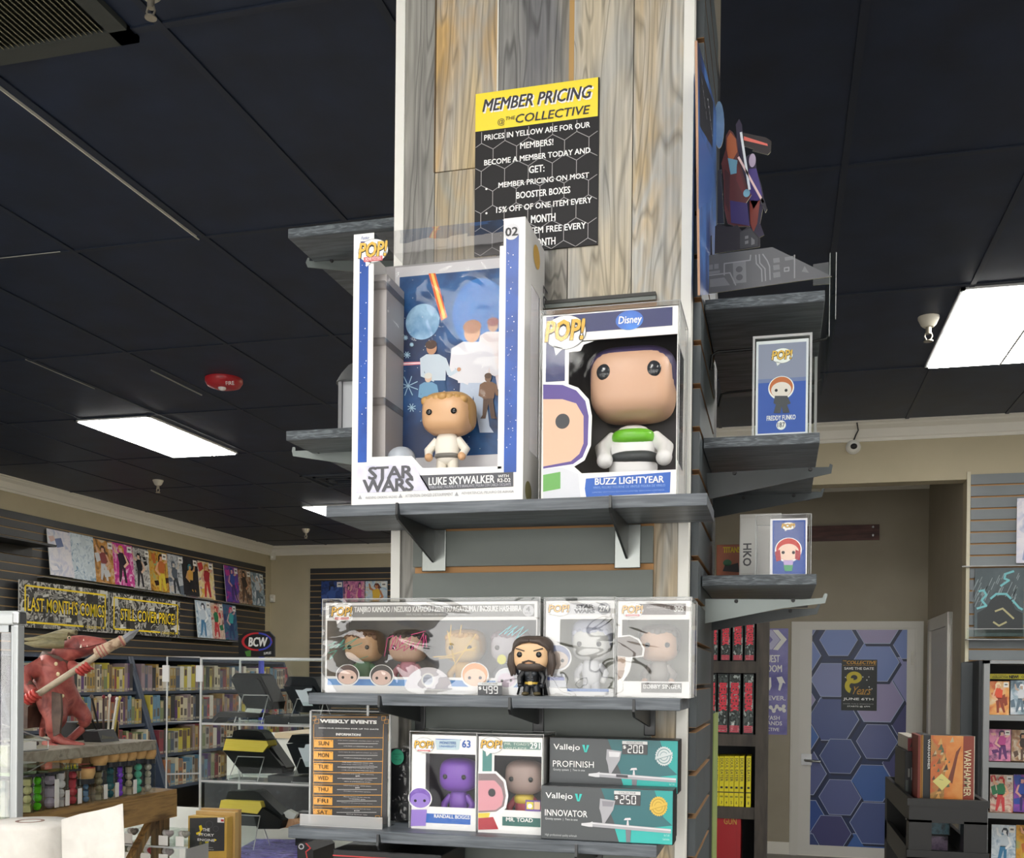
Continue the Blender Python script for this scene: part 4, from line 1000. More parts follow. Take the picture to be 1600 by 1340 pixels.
# ===== airbrush boxes
def airbrush_box(label, F, TL, BR, depth, z0, name1, seal, q):
    a0, b0 = F.ab(TL); a1, b1 = F.ab(BR); Y = F.p.y; b1 = z0
    t = thing('airbrush_box', label, 'airbrush box', ((a0+a1)/2, Y+depth/2, z0), 'airbrush boxes')
    mb = MB(); mb.box(a0, a1, Y, Y+depth, b1, b0, mat('#1d1f22', .35)); part(mb, 'carton', t, .001)
    mb = MB(); D = mat('#4b4f52', .35); TE = mat('#1f9f9b', .35); TD = mat('#2d6a70', .35)
    F = F.off(.0004)
    h = b0-b1; w = a1-a0; A = lambda u, v: F.at(a0+w*u, b1+h*v, 0)
    def P(uv, m, l): mb.poly([F.at(a0+w*u, b1+h*v, l) for u, v in uv], m)
    P([(.005, .015), (.995, .015), (.995, .985), (.005, .985)], D, 1)
    P([(.46, .985), (.995, .985), (.995, .015), (.60, .015), (.57, .32)], TD, 2)
    P([(.565, .28), (.70, .28), (.82, .30), (.995, .36), (.995, .015), (.60, .015)], mat('#2fb5ae', .35), 3)
    P([(.86, .985), (.995, .985), (.995, .36), (.93, .5)], TE, 3)
    def X(s, u0, v0, u1, v1, m, bold=.02, l=5, **k):
        vs, fs = glyphs(s, bold, k.get('space', 1.0)); mb.add([F.at(a0+w*(u0+(u1-u0)*x), b1+h*(v0+(v1-v0)*y), l) for x, y in vs], fs, m)
    X('Vallejo', .035, .735, .245, .875, INKW, .03); P([(.262, .87), (.282, .87), (.29, .73), (.281, .73)], mat('#3cc7bd', .4), 5); P([(.288, .73), (.298, .73), (.318, .87), (.298, .87)], mat('#3cc7bd', .4), 5)
    X(name1, .032, .44, .36 if name1 == 'INNOVATOR' else .355, .56, INKW, .03 if name1 == 'INNOVATOR' else .0)
    X('Gravity system  |  Two in one', .035, .355, .285, .41, mat('#d0d2d3', .5), .01); X('High professional quality airbrush' if name1 == 'INNOVATOR' else 'High precision quality airbrush', .035, .055, .28, .11, mat('#b9bcbd', .5), .01)
    # airbrush picture
    M1 = mat('#a9a8ae', .3); M2 = mat('#d8d7da', .3); M3 = mat('#77767d', .3)
    P([(.455, .80), (.57, .77), (.555, .60), (.52, .46), (.49, .34), (.475, .34), (.465, .50), (.45, .62)], M1, 6); P([(.47, .76), (.56, .75), (.55, .66), (.475, .66)], M2 if seal != 'gold' else mat('#8c8b92', .3), 7)
    P([(.315, .33), (.38, .35), (.40, .37), (.40, .27), (.37, .27), (.315, .29)], M2, 6)
    P([(.40, .36), (.70, .33), (.985, .30), (.985, .22), (.70, .245), (.40, .275)], M1, 6); P([(.40, .35), (.70, .32), (.985, .29), (.985, .265), (.70, .295), (.40, .325)], M2, 7)
    if name1 == 'PROFINISH': P([(.53, .335), (.62, .325), (.62, .275), (.53, .285)], mat('#4b4a50', .4), 8)
    P([(.655, .31), (.675, .31), (.67, .42), (.66, .42)], M2, 6); P([(.635, .42), (.69, .43), (.685, .47), (.645, .46)], M2, 6)
    P([(.65, .25), (.69, .25), (.685, .02), (.655, .02)], M3, 6)
    # seal
    sm = mat('#d8b64a', .4) if seal == 'gold' else mat('#c9d2d3', .4); sb = mat('#b08f2c', .4) if seal == 'gold' else mat('#5f878a', .4)
    cu, cv = .892, .70; asp = w/h
    st = []
    for i in range(48):
        r = .165*(1 if i % 2 else .9); an = 2*math.pi*i/48; st.append((cu+r*math.cos(an)/asp, cv+r*1.25*math.sin(an)*.9))
    P(st, sm, 5)
    for rr, m, l in ((.125, sb, 6), (.112, sm, 6.5), (.075, sb, 7), (.066, sm, 7.5)): P([(cu+rr*math.cos(2*math.pi*i/32)/asp, cv+rr*1.12*math.sin(2*math.pi*i/32)) for i in range(32)], m, l)
    P([(cu-.066, cv-.075), (cu-.064, cv-.02), (cu+.064, cv+.085), (cu+.066, cv+.03)], sm, 8)
    P([(cu-.066, cv-.077), (cu-.066, cv-.068), (cu+.066, cv+.037), (cu+.066, cv+.028)], sb, 8.5)
    X('Ref: 71.001', .935, .16, .975, .2, mat('#bfe6e2', .5), 0); X('Caudal minimo', .925, .09, .975, .13, mat('#bfe6e2', .5), 0)
    part(mb, 'printed_front', t)
    return t, F
def price_tag(F, TL, BR, amount, label, y):
    F = FY(y, F.c); a0, b0 = F.ab(TL); a1, b1 = F.ab(BR)
    t = thing('price_tag', label, 'price tag', ((a0+a1)/2, y, b1), 'digital style price tags')
    mb = MB(); mb.box(a0, a1, y, y+.0015, b1, b0, mat('#46474a', .4)); part(mb, 'card', t)
    mb = MB(); hb = b0-(b0-b1)*.24; mb.poly([F.at(a0, hb, 1), F.at(a1, hb, 1), F.at(a1, b0, 1), F.at(a0, b0, 1)], mat('#d5d6d6', .45))
    vs, fs = glyphs('COLLECTIVE', .02); w = a1-a0; mb.add([F.at(a0+w*(.18+.64*u), hb+(b0-hb)*(.25+.55*v), 2) for u, v in vs], fs, mat('#56575b', .5))
    vs, fs = glyphs('$', .01); hh = hb-b1; mb.add([F.at(a0+w*(.03+.13*u), b1+hh*(.52+.35*v), 2) for u, v in vs], fs, INKW)
    n = Face(F.p, F.n, F.U); sevenseg_ab(n, mb, amount, a0+w*.20, b1+hh*.93, a0+w*.86, b1+hh*.13, INKW, 2)
    part(mb, 'printed_face', t)
def sevenseg_ab(F, mb, s, a0, b0, a1, b1, m, l):
    G = Face(F.p, F.n, F.U); G.ab = lambda q: q
    sevenseg(G, mb, s, (a0, b0), (a1, b1), m, l)
F = FY(1.62, (740, 1100, .2375)); zb2 = Z3
airbrush_box('shrink-wrapped airbrush box with a gold seal standing in front', F, (446, 532), (1312, 908), .05, zb2, 'INNOVATOR', 'gold', None)
ztop = F.ab((446, 532))[1]
price_tag(F, (925, 568), (1097, 668), '250', 'price tag reading 250 dollars on the front airbrush box', 1.6175)
F = FY(1.675, (740, 1100, .2375))
airbrush_box('shrink-wrapped airbrush box with a white seal behind the gold-sealed one', F, (499, 215), (1345, 575), .055, F.ab((499, 620))[1] if False else ztop-.004 if False else F.ab((900, 575))[1], 'PROFINISH', 'white', None)
price_tag(F, (978, 240), (1143, 332), '200', 'price tag reading 200 dollars on the rear airbrush box', 1.6725)
mb = MB(); za = F.ab((900, 575))[1]; xa = F.ab((520, 575))[0]; xb = F.ab((1320, 575))[0]
mb.box(xa, xb, 1.678, 1.725, Z3, za, mat('#2a2d30', .5)); solo(mb, 'carton', 'dark carton hidden behind the front airbrush box', 'carton')
price_tag(FY(1.632, (490, 900, .23125)), (1110, 716), (1272, 803), '499', 'price tag reading 499 dollars leaning on the four-pack', 1.632)

# ===== weekly events sign in its acrylic holder
F = FY(1.665, (450, 1080, .19402))
a0, b0 = F.ab((188, 155)); a1, b1 = F.ab((806, 1100)); b1 = Z3
t = thing('sign_holder', 'clear acrylic stand holding the weekly events sheet', 'sign holder', ((a0+a1)/2, 1.665, Z3))
LIP = clearmat('acrylic_lip', ior=1.45, rough=.1, haze=.28)
SIGNAC = clearmat('sign_acrylic', ior=1.45, rough=.02, gain=.22)
mb = MB(); mb.box(a0, a1, 1.665, 1.668, Z3+.004, b0, SIGNAC); mb.box(a0-.004, a1+.001, 1.635, 1.70, Z3, Z3+.003, SIGNAC); part(mb, 'acrylic_panel', t)
mb = MB(); mb.box(a0-.003, a0, 1.6645, 1.6685, Z3, b0, ACREDGE); mb.box(a1, a1+.003, 1.6645, 1.6685, Z3, b0, ACREDGE); mb.box(a0, a1, 1.6645, 1.6685, b0, b0+.0015, ACREDGE)
mb.box(a0-.004, a1+.002, 1.632, 1.6345, Z3, Z3+.020, LIP); mb.box(a0-.004, a1+.002, 1.6315, 1.632, Z3+.0185, Z3+.020, ACREDGE); mb.box(a0-.004, a1+.002, 1.6315, 1.632, Z3, Z3+.0015, ACREDGE); part(mb, 'polished_edges', t)
FS = FY(1.6695, F.c); sa0, sb0 = FS.ab((190, 187)); sa1, sb1 = FS.ab((796, 1068))
ts = thing('events_sheet', 'dark printed weekly events sheet with orange day tabs', 'sign', ((sa0+sa1)/2, 1.6695, sb1))
mb = MB(); mb.box(sa0, sa1, 1.6695, 1.671, sb1, sb0, mat('#3a393b', .45)); part(mb, 'sheet', ts)
mb = MB(); OR = mat('#e3a23c', .45); OT = mat('#eba945', .45)
G = FS
for pts in ([(208, 262), (206, 1005)], [(770, 262), (752, 1005)], [(262, 206), (720, 206)]): G.stroke(mb, pts, .0009, OR, 1)
for (x, y) in ((195, 200), (755, 200), (180, 1015), (705, 1000)):
    for dx, dy, s in ((0, 0, 32), (22, 24, 32)):
        q = [(x+dx, y+dy), (x+dx+s, y+dy), (x+dx+s, y+dy+s), (x+dx, y+dy+s), (x+dx, y+dy)]; G.stroke(mb, q, .0007, OR, 1)
G.text(mb, 'WEEKLY EVENTS', (258, 222), (718, 262), INKW, 3, .06)
G.text(mb, 'JOIN OUR DISCORD FOR UP TO DATE', (248, 288), (732, 312), INKW, 3, .03); G.text(mb, 'INFORMATION!', (390, 334), (588, 358), INKW, 3, .04)
yb = [372, 466, 562, 653, 744, 834, 928, 1018]
days = ['SUN', 'MON', 'TUE', 'WED', 'THU', 'FRI', 'SAT']
txt = [['STAR WARS UNLIMITED PREMIER EVENT @12PM', 'LORCANA COOPERATIVE @1:30PM'], ['FLESH AND BLOOD ARMORY EVENT @7:30PM', 'POKEMON STANDARD PLAY @5PM'], ['STAR WARS UNLIMITED NIGHT AND', 'STAR WARS TWIN SUNS NIGHT @6PM', 'OPEN TABLE TOP TUESDAY ALL DAY!', 'COME OUT FOR WARGAMES AND RPGS'],
       ['OPEN PLAY DUNGEONS AND DRAGONS', '@6PM', 'ROTATING ADVENTURES OF EVERY', 'SKILL & EXPERIENCE LEVEL!'], ['OPEN PLAY BOARD GAME NIGHT', '@6PM', 'MODERN TOURNAMENT @6:30PM'], ['FRIDAY NIGHT MAGIC CASUAL', 'TOURNAMENT @6PM', 'EVENT IS PER EVENT WILL APPLY'], ['POKEMON LEAGUE CASUAL PLAY', '@11AM', 'BATTLE TECH AT 12PM']]
for i, d in enumerate(days):
    y = yb[i]; h = yb[i+1]-y; xo = -2*i
    G.stroke(mb, [(206+xo*.6, y), (768+xo, y)], .0011, OR, 1)
    x0 = 212+xo*.7
    G.rect(mb, (x0, y+13), (x0+153, y+h-14), OT, 2); G.text(mb, d, (x0+36, y+h*.28), (x0+120, y+h*.66), mat('#4a3112', .5), 4, .03)
    for q in ((x0+14, y+24), (x0+140, y+24)): G.ell(mb, q, 4, 4, mat('#8c5a1c', .5), 4, 8)
    L_ = txt[i]; n = len(L_); top = {2: [.26, .74], 4: [.12, .30, .60, .80], 3: [.16, .34, .68]}[n]
    for s, f in zip(L_, top):
        wpx = min(165, 4.3*len(s)); cx_ = 568+xo; yy = y+h*f
        G.text(mb, s, (cx_-wpx, yy-6), (cx_+wpx, yy+7), INKW, 3, .01, 0, 1, 1)
    G.stroke(mb, [(404+xo, y+h*.5), (724+xo, y+h*.5)], .0005, INKW, 1)
part(mb, 'printed_face', ts)
# black bagged pouch behind the sign
F = FY(1.72, (450, 1080, .19402)); a0, b0 = F.ab((815, 460)); a1, b1 = F.ab((985, 1070))
t = thing('bagged_case', 'black case in a clear crinkled bag with a round green sticker', 'bagged case', ((a0+a1)/2, 1.72, Z3))
mb = MB(); mb.box(a0, a1, 1.722, 1.755, Z3+.001, b0, mat('#15171a', .3)); part(mb, 'case', t, .004)
mb = MB(); mb.poly([(a0-.004, 1.716, Z3+.001), (a1+.003, 1.716, Z3+.001), (a1+.002, 1.718, b0+.015), (a0-.004, 1.718, b0+.012)], clearmat('crinkled_bag', ior=1.5, rough=.05, bump=1.0, bscale=40, gain=1.5)); part(mb, 'bag', t)
mb = MB(); F = FY(1.7155, F.c); F.ell(mb, (880, 527), 54, 64, mat('#2f9a78', .45), 1); 
for s, q0, q1 in (('SEALED', (845, 497), (920, 510)), ('BY', (868, 520), (892, 531)), ('TRUE', (850, 541), (912, 555))): F.text(mb, s, q0, q1, mat('#1f5f4d', .5), 2, 0)
part(mb, 'sticker', t)

# ===== loose long-haired figure on the middle shelf
F = FY(1.632, (780, 900, .2125))
k = F.c
def V(q, y): return FY(y, k).pt(q)
YF_ = 1.648
hc = V((242, 580), YF_); rx = (V((372, 580), YF_)-V((108, 580), YF_)).length/2; rz = (V((240, 465), YF_)-V((240, 690), YF_)).length/2
t = thing('vinyl_figure', 'unboxed vinyl figure with long dark hair, beard, dark coat and gold belt', 'toy figure', (hc.x, YF_, Z2))
SKF = mat('#e0b98f', .4); HR = noisemat('dark_brown_hair', ['#3a302b', '#4b3f38'], 60, rough=.5); CO = mat('#17191d', .35)
mb = MB(); mb.ell(hc, (rx*.95, rx*.72, rz), SKF, 32, 20, .6); part(mb, 'head', t)
mb = MB(); mb.ell(hc+Vector((0, rx*.22, rz*.28)), (rx*1.12, rx*.72, rz*1.0), HR, 32, 20, .65)
for sx in (-1, 1):   # locks down both sides
    for dx, zz0, zz1, r in ((1.02, .55, -1.25, .16), (1.12, .2, -1.38, .15), (.95, -.3, -1.30, .13)):
        mb.tube([hc+Vector((sx*rx*(dx-.12), 0, rz*zz0)), hc+Vector((sx*rx*dx, -rx*.12, 0)), hc+Vector((sx*rx*(dx+.06), -rx*.1, -rz*.6)), hc+Vector((sx*rx*(dx-.02), -rx*.05, rz*zz1))], [rx*r*.8, rx*r*1.2, rx*r*1.3, rx*r*.4], HR, 10)
for sx in (-1, 1): mb.tube([hc+Vector((0, -rx*.68, rz*.92)), hc+Vector((sx*rx*.5, -rx*.62, rz*.88)), hc+Vector((sx*rx*.95, -rx*.3, rz*.35))], [rx*.10, rx*.16, rx*.12], HR, 10)
part(mb, 'hair', t)
mb = MB(); mb.ell(hc+Vector((0, -rx*.12, -rz*.72)), (rx*.80, rx*.64, rz*.36), HR, 28, 12, .7); part(mb, 'beard', t)
mb = MB(); mb.ell(hc+Vector((0, -rx*.745, -rz*.50)), (rx*.26, rx*.04, rz*.09), mat('#c99874', .4), 16, 8); part(mb, 'mouth', t)
mb = MB(); mb.tube([hc+Vector((-rx*.36, -rx*.77, -rz*.50)), hc+Vector((0, -rx*.80, -rz*.38)), hc+Vector((rx*.36, -rx*.77, -rz*.50))], rx*.05, HR, 8); part(mb, 'moustache', t)
for sx in (-1, 1):
    mb = MB(); mb.ell(hc+Vector((sx*rx*.53, -rx*.70, rz*.02)), (rx*.155, rx*.07, rz*.19), mat('#121214', .12), 20, 12); part(mb, 'eye', t)
    mb = MB(); mb.tube([hc+Vector((sx*rx*.25, -rx*.725, rz*.25)), hc+Vector((sx*rx*.75, -rx*.67, rz*.42))], rx*.035, HR, 8); part(mb, 'eyebrow', t)
zt = hc.z-rz*.85
mb = MB(); H_ = zt-Z2
mb.tube([(hc.x, YF_, Z2+H_*.35), (hc.x, YF_, Z2+H_*.62), (hc.x, YF_, Z2+H_*1.0)], [rx*.34, rx*.38, rx*.42], CO, 20)
for sx in (-1, 1): mb.ell((hc.x+sx*rx*.17, YF_-rx*.32, Z2+H_*.82), (rx*.17, rx*.1, H_*.12), mat('#3b3f45', .3), 14, 8)
for zz_ in (.56, .66):
    for sx in (-1, 1): mb.ell((hc.x+sx*rx*.1, YF_-rx*.33, Z2+H_*zz_), (rx*.09, rx*.06, H_*.045), mat('#30343a', .3), 12, 6)
part(mb, 'torso', t)
mb = MB(); mb.tube([(hc.x, YF_, Z2+H_*.42), (hc.x, YF_, Z2+H_*.50)], rx*.39, mat('#b99a3c', .35), 20); mb.box(hc.x-rx*.1, hc.x+rx*.1, YF_-rx*.43, YF_-rx*.36, Z2+H_*.40, Z2+H_*.52, mat('#d4b657', .3)); part(mb, 'belt', t)
for sx in (-1, 1):
    mb = MB(); mb.tube([(hc.x+sx*rx*.40, YF_, Z2+H_*.92), (hc.x+sx*rx*.66, YF_-rx*.05, Z2+H_*.66), (hc.x+sx*rx*.60, YF_-rx*.22, Z2+H_*.42)], [rx*.17, rx*.16, rx*.14], CO, 12); part(mb, 'arm', t)
    mb = MB(); mb.ell((hc.x+sx*rx*.60, YF_-rx*.25, Z2+H_*.37), (rx*.14, rx*.14, H_*.08), mat('#2b2e33', .35), 12, 8); part(mb, 'glove', t)
    mb = MB(); mb.tube([(hc.x+sx*rx*.2, YF_, Z2+H_*.45), (hc.x+sx*rx*.27, YF_-rx*.03, Z2+H_*.2), (hc.x+sx*rx*.28, YF_, Z2+H_*.06)], [rx*.22, rx*.21, rx*.2], mat('#1c2026', .35), 14); part(mb, 'leg', t)
    mb = MB(); mb.ell((hc.x+sx*rx*.32, YF_-rx*.14, Z2+H_*.075), (rx*.22, rx*.28, H_*.075), mat('#5a4f34', .4), 14, 8); part(mb, 'boot', t)
mb = MB()
pts = []
for i in range(9):
    an = math.pi*(i/8); pts.append((math.cos(an), math.sin(an)))
vs = []
for j, (zz_, r) in enumerate(((.98, .52), (.5, .66), (.02, .82))):
    for (c_, s_) in pts: vs.append((hc.x+c_*rx*r, YF_+rx*.12+s_*rx*.35*r/.6, Z2+H_*zz_))
mb.add(vs, [(j*9+i, j*9+i+1, (j+1)*9+i+1, (j+1)*9+i) for j in range(2) for i in range(8)], mat('#121316', .5), True)
o = part(mb, 'cape', t); sm_ = o.modifiers.new('thick', 'SOLIDIFY'); sm_.thickness = .002

# ===== lantern on the lower left shelf
c = onY(556, 630, 2.08); zb = zl2; rL = (onY(556, 630, 2.08)-onY(537, 630, 2.08)).length
t = thing('lantern', 'grey metal lantern with a domed roof on the lower left shelf', 'lantern', (c.x+.0, 2.08, zb))
GM = mat('#77787a', .4, .5); zt = onY(556, 600, 2.08).z; zd = onY(556, 572, 2.08).z
mb = MB(); mb.box(c.x-rL, c.x+rL, 2.08-rL, 2.08+rL, zb, zb+.008, GM); part(mb, 'base', t)
for sx in (-1, 1):
    for sy in (-1, 1):
        mb = MB(); mb.box(c.x+sx*rL-.004-(.004 if sx > 0 else -.004), c.x+sx*rL+.004-(.004 if sx > 0 else -.004), 2.08+sy*rL-.004-(.004*sy), 2.08+sy*rL+.004-(.004*sy), zb+.008, zt, GM); part(mb, 'post', t)
mb = MB(); mb.box(c.x-rL+.006, c.x+rL-.006, 2.08-rL+.006, 2.08+rL-.006, zb+.008, zt, mat('#b9bcc0', .5)); part(mb, 'panes', t)
mb = MB(); mb.lathe([(rL*1.5, zt-zb), (rL*1.45, zt-zb+.004), (rL*1.15, (zd-zb+zt-zb)/2), (rL*.6, zd-zb), (0.001, zd-zb+.01)], (c.x, 2.08, zb), GM, 28); part(mb, 'roof', t)
# ------------------------------------------------------------------ right side shelves: diorama and boxes
C8 = (1060, 40, .448)
YD = 1.93
F = FY(YD, C8)
t = thing('card_diorama', 'fold-out card diorama with two duelling cut-out people on the top right side shelf', 'card diorama', F.pt((300, 905)))
EDGE = mat('#d9d2b4', .6)
def cut(F, mb, qs, m, th=.0025): mb.prism([F.pt(q) for q in qs], F.n*(-th), m, EDGE)
mb = MB(); z0 = zr1
qs = [(80, 938), (97, 802), (328, 772), (536, 874)]
cut(F, mb, qs, mat('#5b5c60', .35))
L1 = mat('#77787c', .35); L2 = mat('#8a8b8f', .4)
for q in ([(105, 835), (120, 833), (120, 850), (105, 852)], [(125, 832), (140, 830), (140, 847), (125, 849)], [(105, 858), (145, 853), (145, 862), (105, 868)], [(190, 828), (235, 822), (237, 895), (192, 900)], [(110, 885), (160, 878), (180, 905), (110, 912)], [(330, 812), (352, 809), (354, 825), (332, 828)], [(330, 836), (352, 833), (354, 850), (332, 853)], [(330, 862), (354, 858), (356, 876), (332, 880)], [(370, 808), (400, 803), (402, 815), (372, 820)], [(430, 858), (440, 838), (455, 862)]): F.poly(mb, q, L1, 1)
for q in ((212, 850), (213, 878)): F.ell(mb, q, 12, 11, mat('#54555a', .4), 2, 16)
for q in ([(160, 870), (160, 830), (250, 818), (252, 800)], [(270, 800), (272, 830), (290, 850), (292, 892)], [(282, 798), (284, 828), (302, 848), (304, 890)], [(294, 797), (310, 820), (318, 840), (320, 886)], [(405, 800), (405, 880)], [(370, 845), (385, 843), (385, 855), (370, 857), (370, 845)], [(100, 872), (180, 862), (200, 905)]): F.stroke(mb, q, .0022, L2, 1)
part(mb, 'printed_base_front', t)
F2 = FY(YD+.07, C8)
mb = MB(); cut(F2, mb, [(470, 832), (524, 824), (530, 900), (470, 905)], mat('#46484c', .4)); part(mb, 'rear_base_panel', t)
F3 = FY(YD+.035, C8)
mb = MB(); DK = mat('#25222c', .4)
cut(F3, mb, [(102, 800), (104, 740), (116, 730), (118, 800)], DK); cut(F3, mb, [(126, 795), (128, 700), (140, 690), (165, 700), (190, 700), (205, 695), (222, 715), (245, 700), (285, 740), (285, 770), (280, 772)], DK)
G_ = F3.off(.0004); G_.poly(mb, [(215, 720), (250, 706), (278, 742), (276, 768), (215, 778)], mat('#3b3c42', .4), 1)
for q in ([(232, 735), (244, 732), (244, 742), (232, 745)], [(232, 752), (244, 749), (244, 760), (232, 763)], [(254, 738), (266, 748), (266, 762), (254, 766)]): G_.poly(mb, q, mat('#77787c', .4), 2)
part(mb, 'dark_foreground_cutout', t)
# two plain cut-out people
F4 = FY(YD+.06, C8)
mb = MB(); cut(F4, mb, [(172, 690), (160, 640), (158, 540), (150, 480), (165, 430), (165, 385), (178, 362), (190, 372), (205, 400), (212, 470), (240, 560), (255, 590), (235, 620), (250, 700), (200, 700)], mat('#5d2b2f', .4))
G_ = F4.off(.0004)
G_.poly(mb, [(168, 430), (170, 392), (182, 372), (200, 395), (206, 440), (190, 468), (174, 462)], mat('#b2603a', .4), 1)
G_.poly(mb, [(172, 462), (206, 470), (204, 515), (182, 520)], mat('#6fa3bb', .4), 2); G_.poly(mb, [(204, 480), (230, 560), (245, 585), (225, 590), (202, 540)], mat('#6b2a30', .4), 2); G_.ell(mb, (238, 585), 12, 14, mat('#7fb6cc', .4), 3, 16)
G_.poly(mb, [(180, 610), (240, 620), (248, 698), (184, 688)], mat('#3a2f6b', .4), 2); G_.poly(mb, [(162, 500), (180, 520), (176, 650), (164, 620)], mat('#43222a', .4), 2)
part(mb, 'front_person_cutout', t)
F5 = FY(YD+.09, C8)
mb = MB(); cut(F5, mb, [(205, 410), (200, 345), (212, 325), (222, 345), (232, 460), (250, 448), (268, 455), (272, 500), (290, 560), (300, 610), (285, 690), (300, 730), (240, 760), (230, 600)], mat('#2c2440', .4))
G_ = F5.off(.0004)
G_.ell(mb, (258, 470), 12, 24, mat('#b9a9c4', .4), 1, 20); G_.poly(mb, [(245, 500), (272, 498), (292, 590), (262, 640), (246, 600)], mat('#4a3a86', .4), 1); G_.poly(mb, [(248, 610), (285, 610), (275, 690), (262, 720), (250, 690)], mat('#8c3f38', .4), 1)
part(mb, 'rear_person_cutout', t)
mb = MB(); G6 = FY(YD+.05, C8); SAB = mat('#e9eef5', .3)
cut(G6, mb, [(214, 372), (222, 370), (252, 570), (244, 572)], SAB); cut(G6, mb, [(206, 460), (212, 455), (300, 615), (294, 620)], mat('#f2cfd0', .3))
cut(G6, mb, [(290, 600), (300, 605), (310, 640), (303, 652), (285, 610)], DK)
G7 = FY(YD+.1, C8); cut(G7, mb, [(222, 372), (305, 390), (324, 402), (322, 440), (312, 450), (258, 436), (262, 430), (230, 420)], mat('#2a2226', .4)); G8 = G7.off(.0004); G8.poly(mb, [(228, 386), (310, 412), (312, 420), (228, 400)], mat('#e9756a', .35), 1)
part(mb, 'light_sword_cutouts', t)
# backdrop along the column face
XB = CXR+.020
FX = FXr(XB, C8)
BDM = noisemat('dusk_blue_backdrop', ['#15161f', '#1d3a78', '#3f6fb5', '#20222e'], 6, (1, 1, 1), .45, seed=3)
mb = MB(); qs = [(66, 52), (98, 160), (124, 262), (132, 300), (132, 935), (76, 940)]
mb.prism([FX.pt(q) for q in qs], (-.004, 0, 0), BDM, mat('#b58f74', .6)); part(mb, 'backdrop_board', t)
mb = MB(); FX.poly(mb, [(74, 140), (122, 268), (118, 425), (74, 350)], mat('#23242c', .4), 1); 
FX.text(mb, 'STAR', (78, 185), (98, 330), mat('#cfd2da', .4), 3, .05); FX.text(mb, 'WARS', (99, 255), (117, 385), mat('#cfd2da', .4), 3, .05); FX.poly(mb, [(70, 360), (120, 470), (120, 600), (70, 640)], mat('#2f5da6', .4), 1); part(mb, 'backdrop_print', t)
F9 = FY(YD+.16, C8); mb = MB(); cut(F9, mb, [(142+18*math.cos(math.radians(a)), 345+82*math.sin(math.radians(a))) for a in range(0, 360, 15)], noisemat('pale_blue_planet', ['#5a7fae', '#8fb0d4'], 14, rough=.45)); cut(F9, mb, [(136, 690), (137, 505), (150, 500), (160, 690)], mat('#4a4d58', .5)); part(mb, 'planet_cutout', t)
# clear sign holder clipped at the shelf end
F = FY(2.1, C8); c0 = F.pt((522, 900)); c1 = F.pt((500, 1170))
mb = MB(); x0 = F.pt((514, 1000)).x; x1 = F.pt((534, 1000)).x
mb.box(x0, x0+.0025, 1.95, 2.35, c1.z, c0.z, ACRYL); mb.box(x0, x1, 1.948, 1.952, c1.z+.03, c0.z, ACRYL); mb.box(x0, x0+.0012, 1.949, 1.952, c1.z, c0.z, ACREDGE); mb.box(x1, x1+.0012, 1.949, 1.952, c1.z+.03, c0.z, ACREDGE); mb.box(x1, x1+.0025, 1.95, 2.35, c1.z+.03, c0.z, ACRYL)
solo(mb, 'label_holder', 'clear plastic label holder on the end of the diorama shelf', 'label holder')

# blue card in an acrylic case on the middle right shelf
F = FY(1.925, C9)
a0, b0 = F.ab((312, 68)); a1, b1 = F.ab((556, 470)); b1 = zr2
t = thing('boxed_figure', 'blue backed collector box numbered 187 in a hard acrylic case', 'boxed figure', ((a0+a1)/2, 1.97, zr2+.004))
mb = MB(); mb.box(a0+.006, a1-.006, 1.933, 2.05, zr2+.0045, b0-.008, mat('#d9dade', .45)); part(mb, 'carton', t)
G = FY(1.9325, C9); mb = MB()
ga0, ga1, gb0, gb1 = a0+.006, a1-.006, b0-.008, zr2+.0045
def Q(u0, v0, u1, v1, m, l): mb.poly([G.at(ga0+(ga1-ga0)*u, gb1+(gb0-gb1)*v, l) for u, v in ((u0, v0), (u1, v0), (u1, v1), (u0, v1))], m)
Q(0, 0, 1, 1, mat('#e3e4e8', .4), 1); Q(.045, .03, .955, .965, mat('#2f56b0', .35), 2); Q(.045, .60, .955, .965, mat('#8c90a8', .35), 3); Q(.045, .56, .955, .60, mat('#6f7cab', .35), 3)
pop_logo(G, mb, (434, 150), 46, 32, None, 4)
toyface(G, mb, (430, 285), 46, mat('#e8dcd4', .5), mat('#c46a34', .5), None, 5)
G.poly(mb, [(404, 318), (456, 318), (470, 350), (455, 355), (466, 388), (438, 390), (432, 362), (426, 390), (398, 390), (408, 355), (398, 348)], mat('#3f4148', .45), 6)
G.text(mb, 'FREDDY FUNKO', (370, 402), (490, 416), INKW, 5, .02); G.ell(mb, (430, 440), 20, 20, INKW, 5, 24); G.text(mb, '187', (415, 430), (445, 449), mat('#39404f', .5), 7, .02)
part(mb, 'printed_front', t)
t = thing('acrylic_case', 'hard clear acrylic case around the blue box numbered 187', 'acrylic case', ((a0+a1)/2, 1.97, zr2))
mb = MB(); mb.box(a0, a1, 1.926, 2.058, zr2+.0002, b0, ACRYL); part(mb, 'case_walls', t)
mb = MB(); w = .004
for (x0, x1) in ((a0, a0+w), (a1-w, a1)): mb.box(x0, x1, 1.9252, 1.931, zr2+.0005, b0, ACREDGE)
for (z0, z1) in ((zr2+.0005, zr2+.0035), (b0-.0045, b0)): mb.box(a0+w, a1-w, 1.9252, 1.931, z0, z1, ACREDGE)
mb.box(a0, a1, 1.931, 2.056, b0-.0035, b0-.0005, ACREDGE); part(mb, 'case_edges', t)
c0 = FY(2.2, C9).ab((568, 160)); c1 = FY(2.2, C9).ab((575, 465))
mb = MB(); mb.box(c0[0]-.06, c0[0]+.006, 2.19, 2.31, zr2+.0005, c0[1], ACRYL); mb.box(c0[0]+.001, c0[0]+.0065, 2.189, 2.194, zr2+.0005, c0[1], ACREDGE)
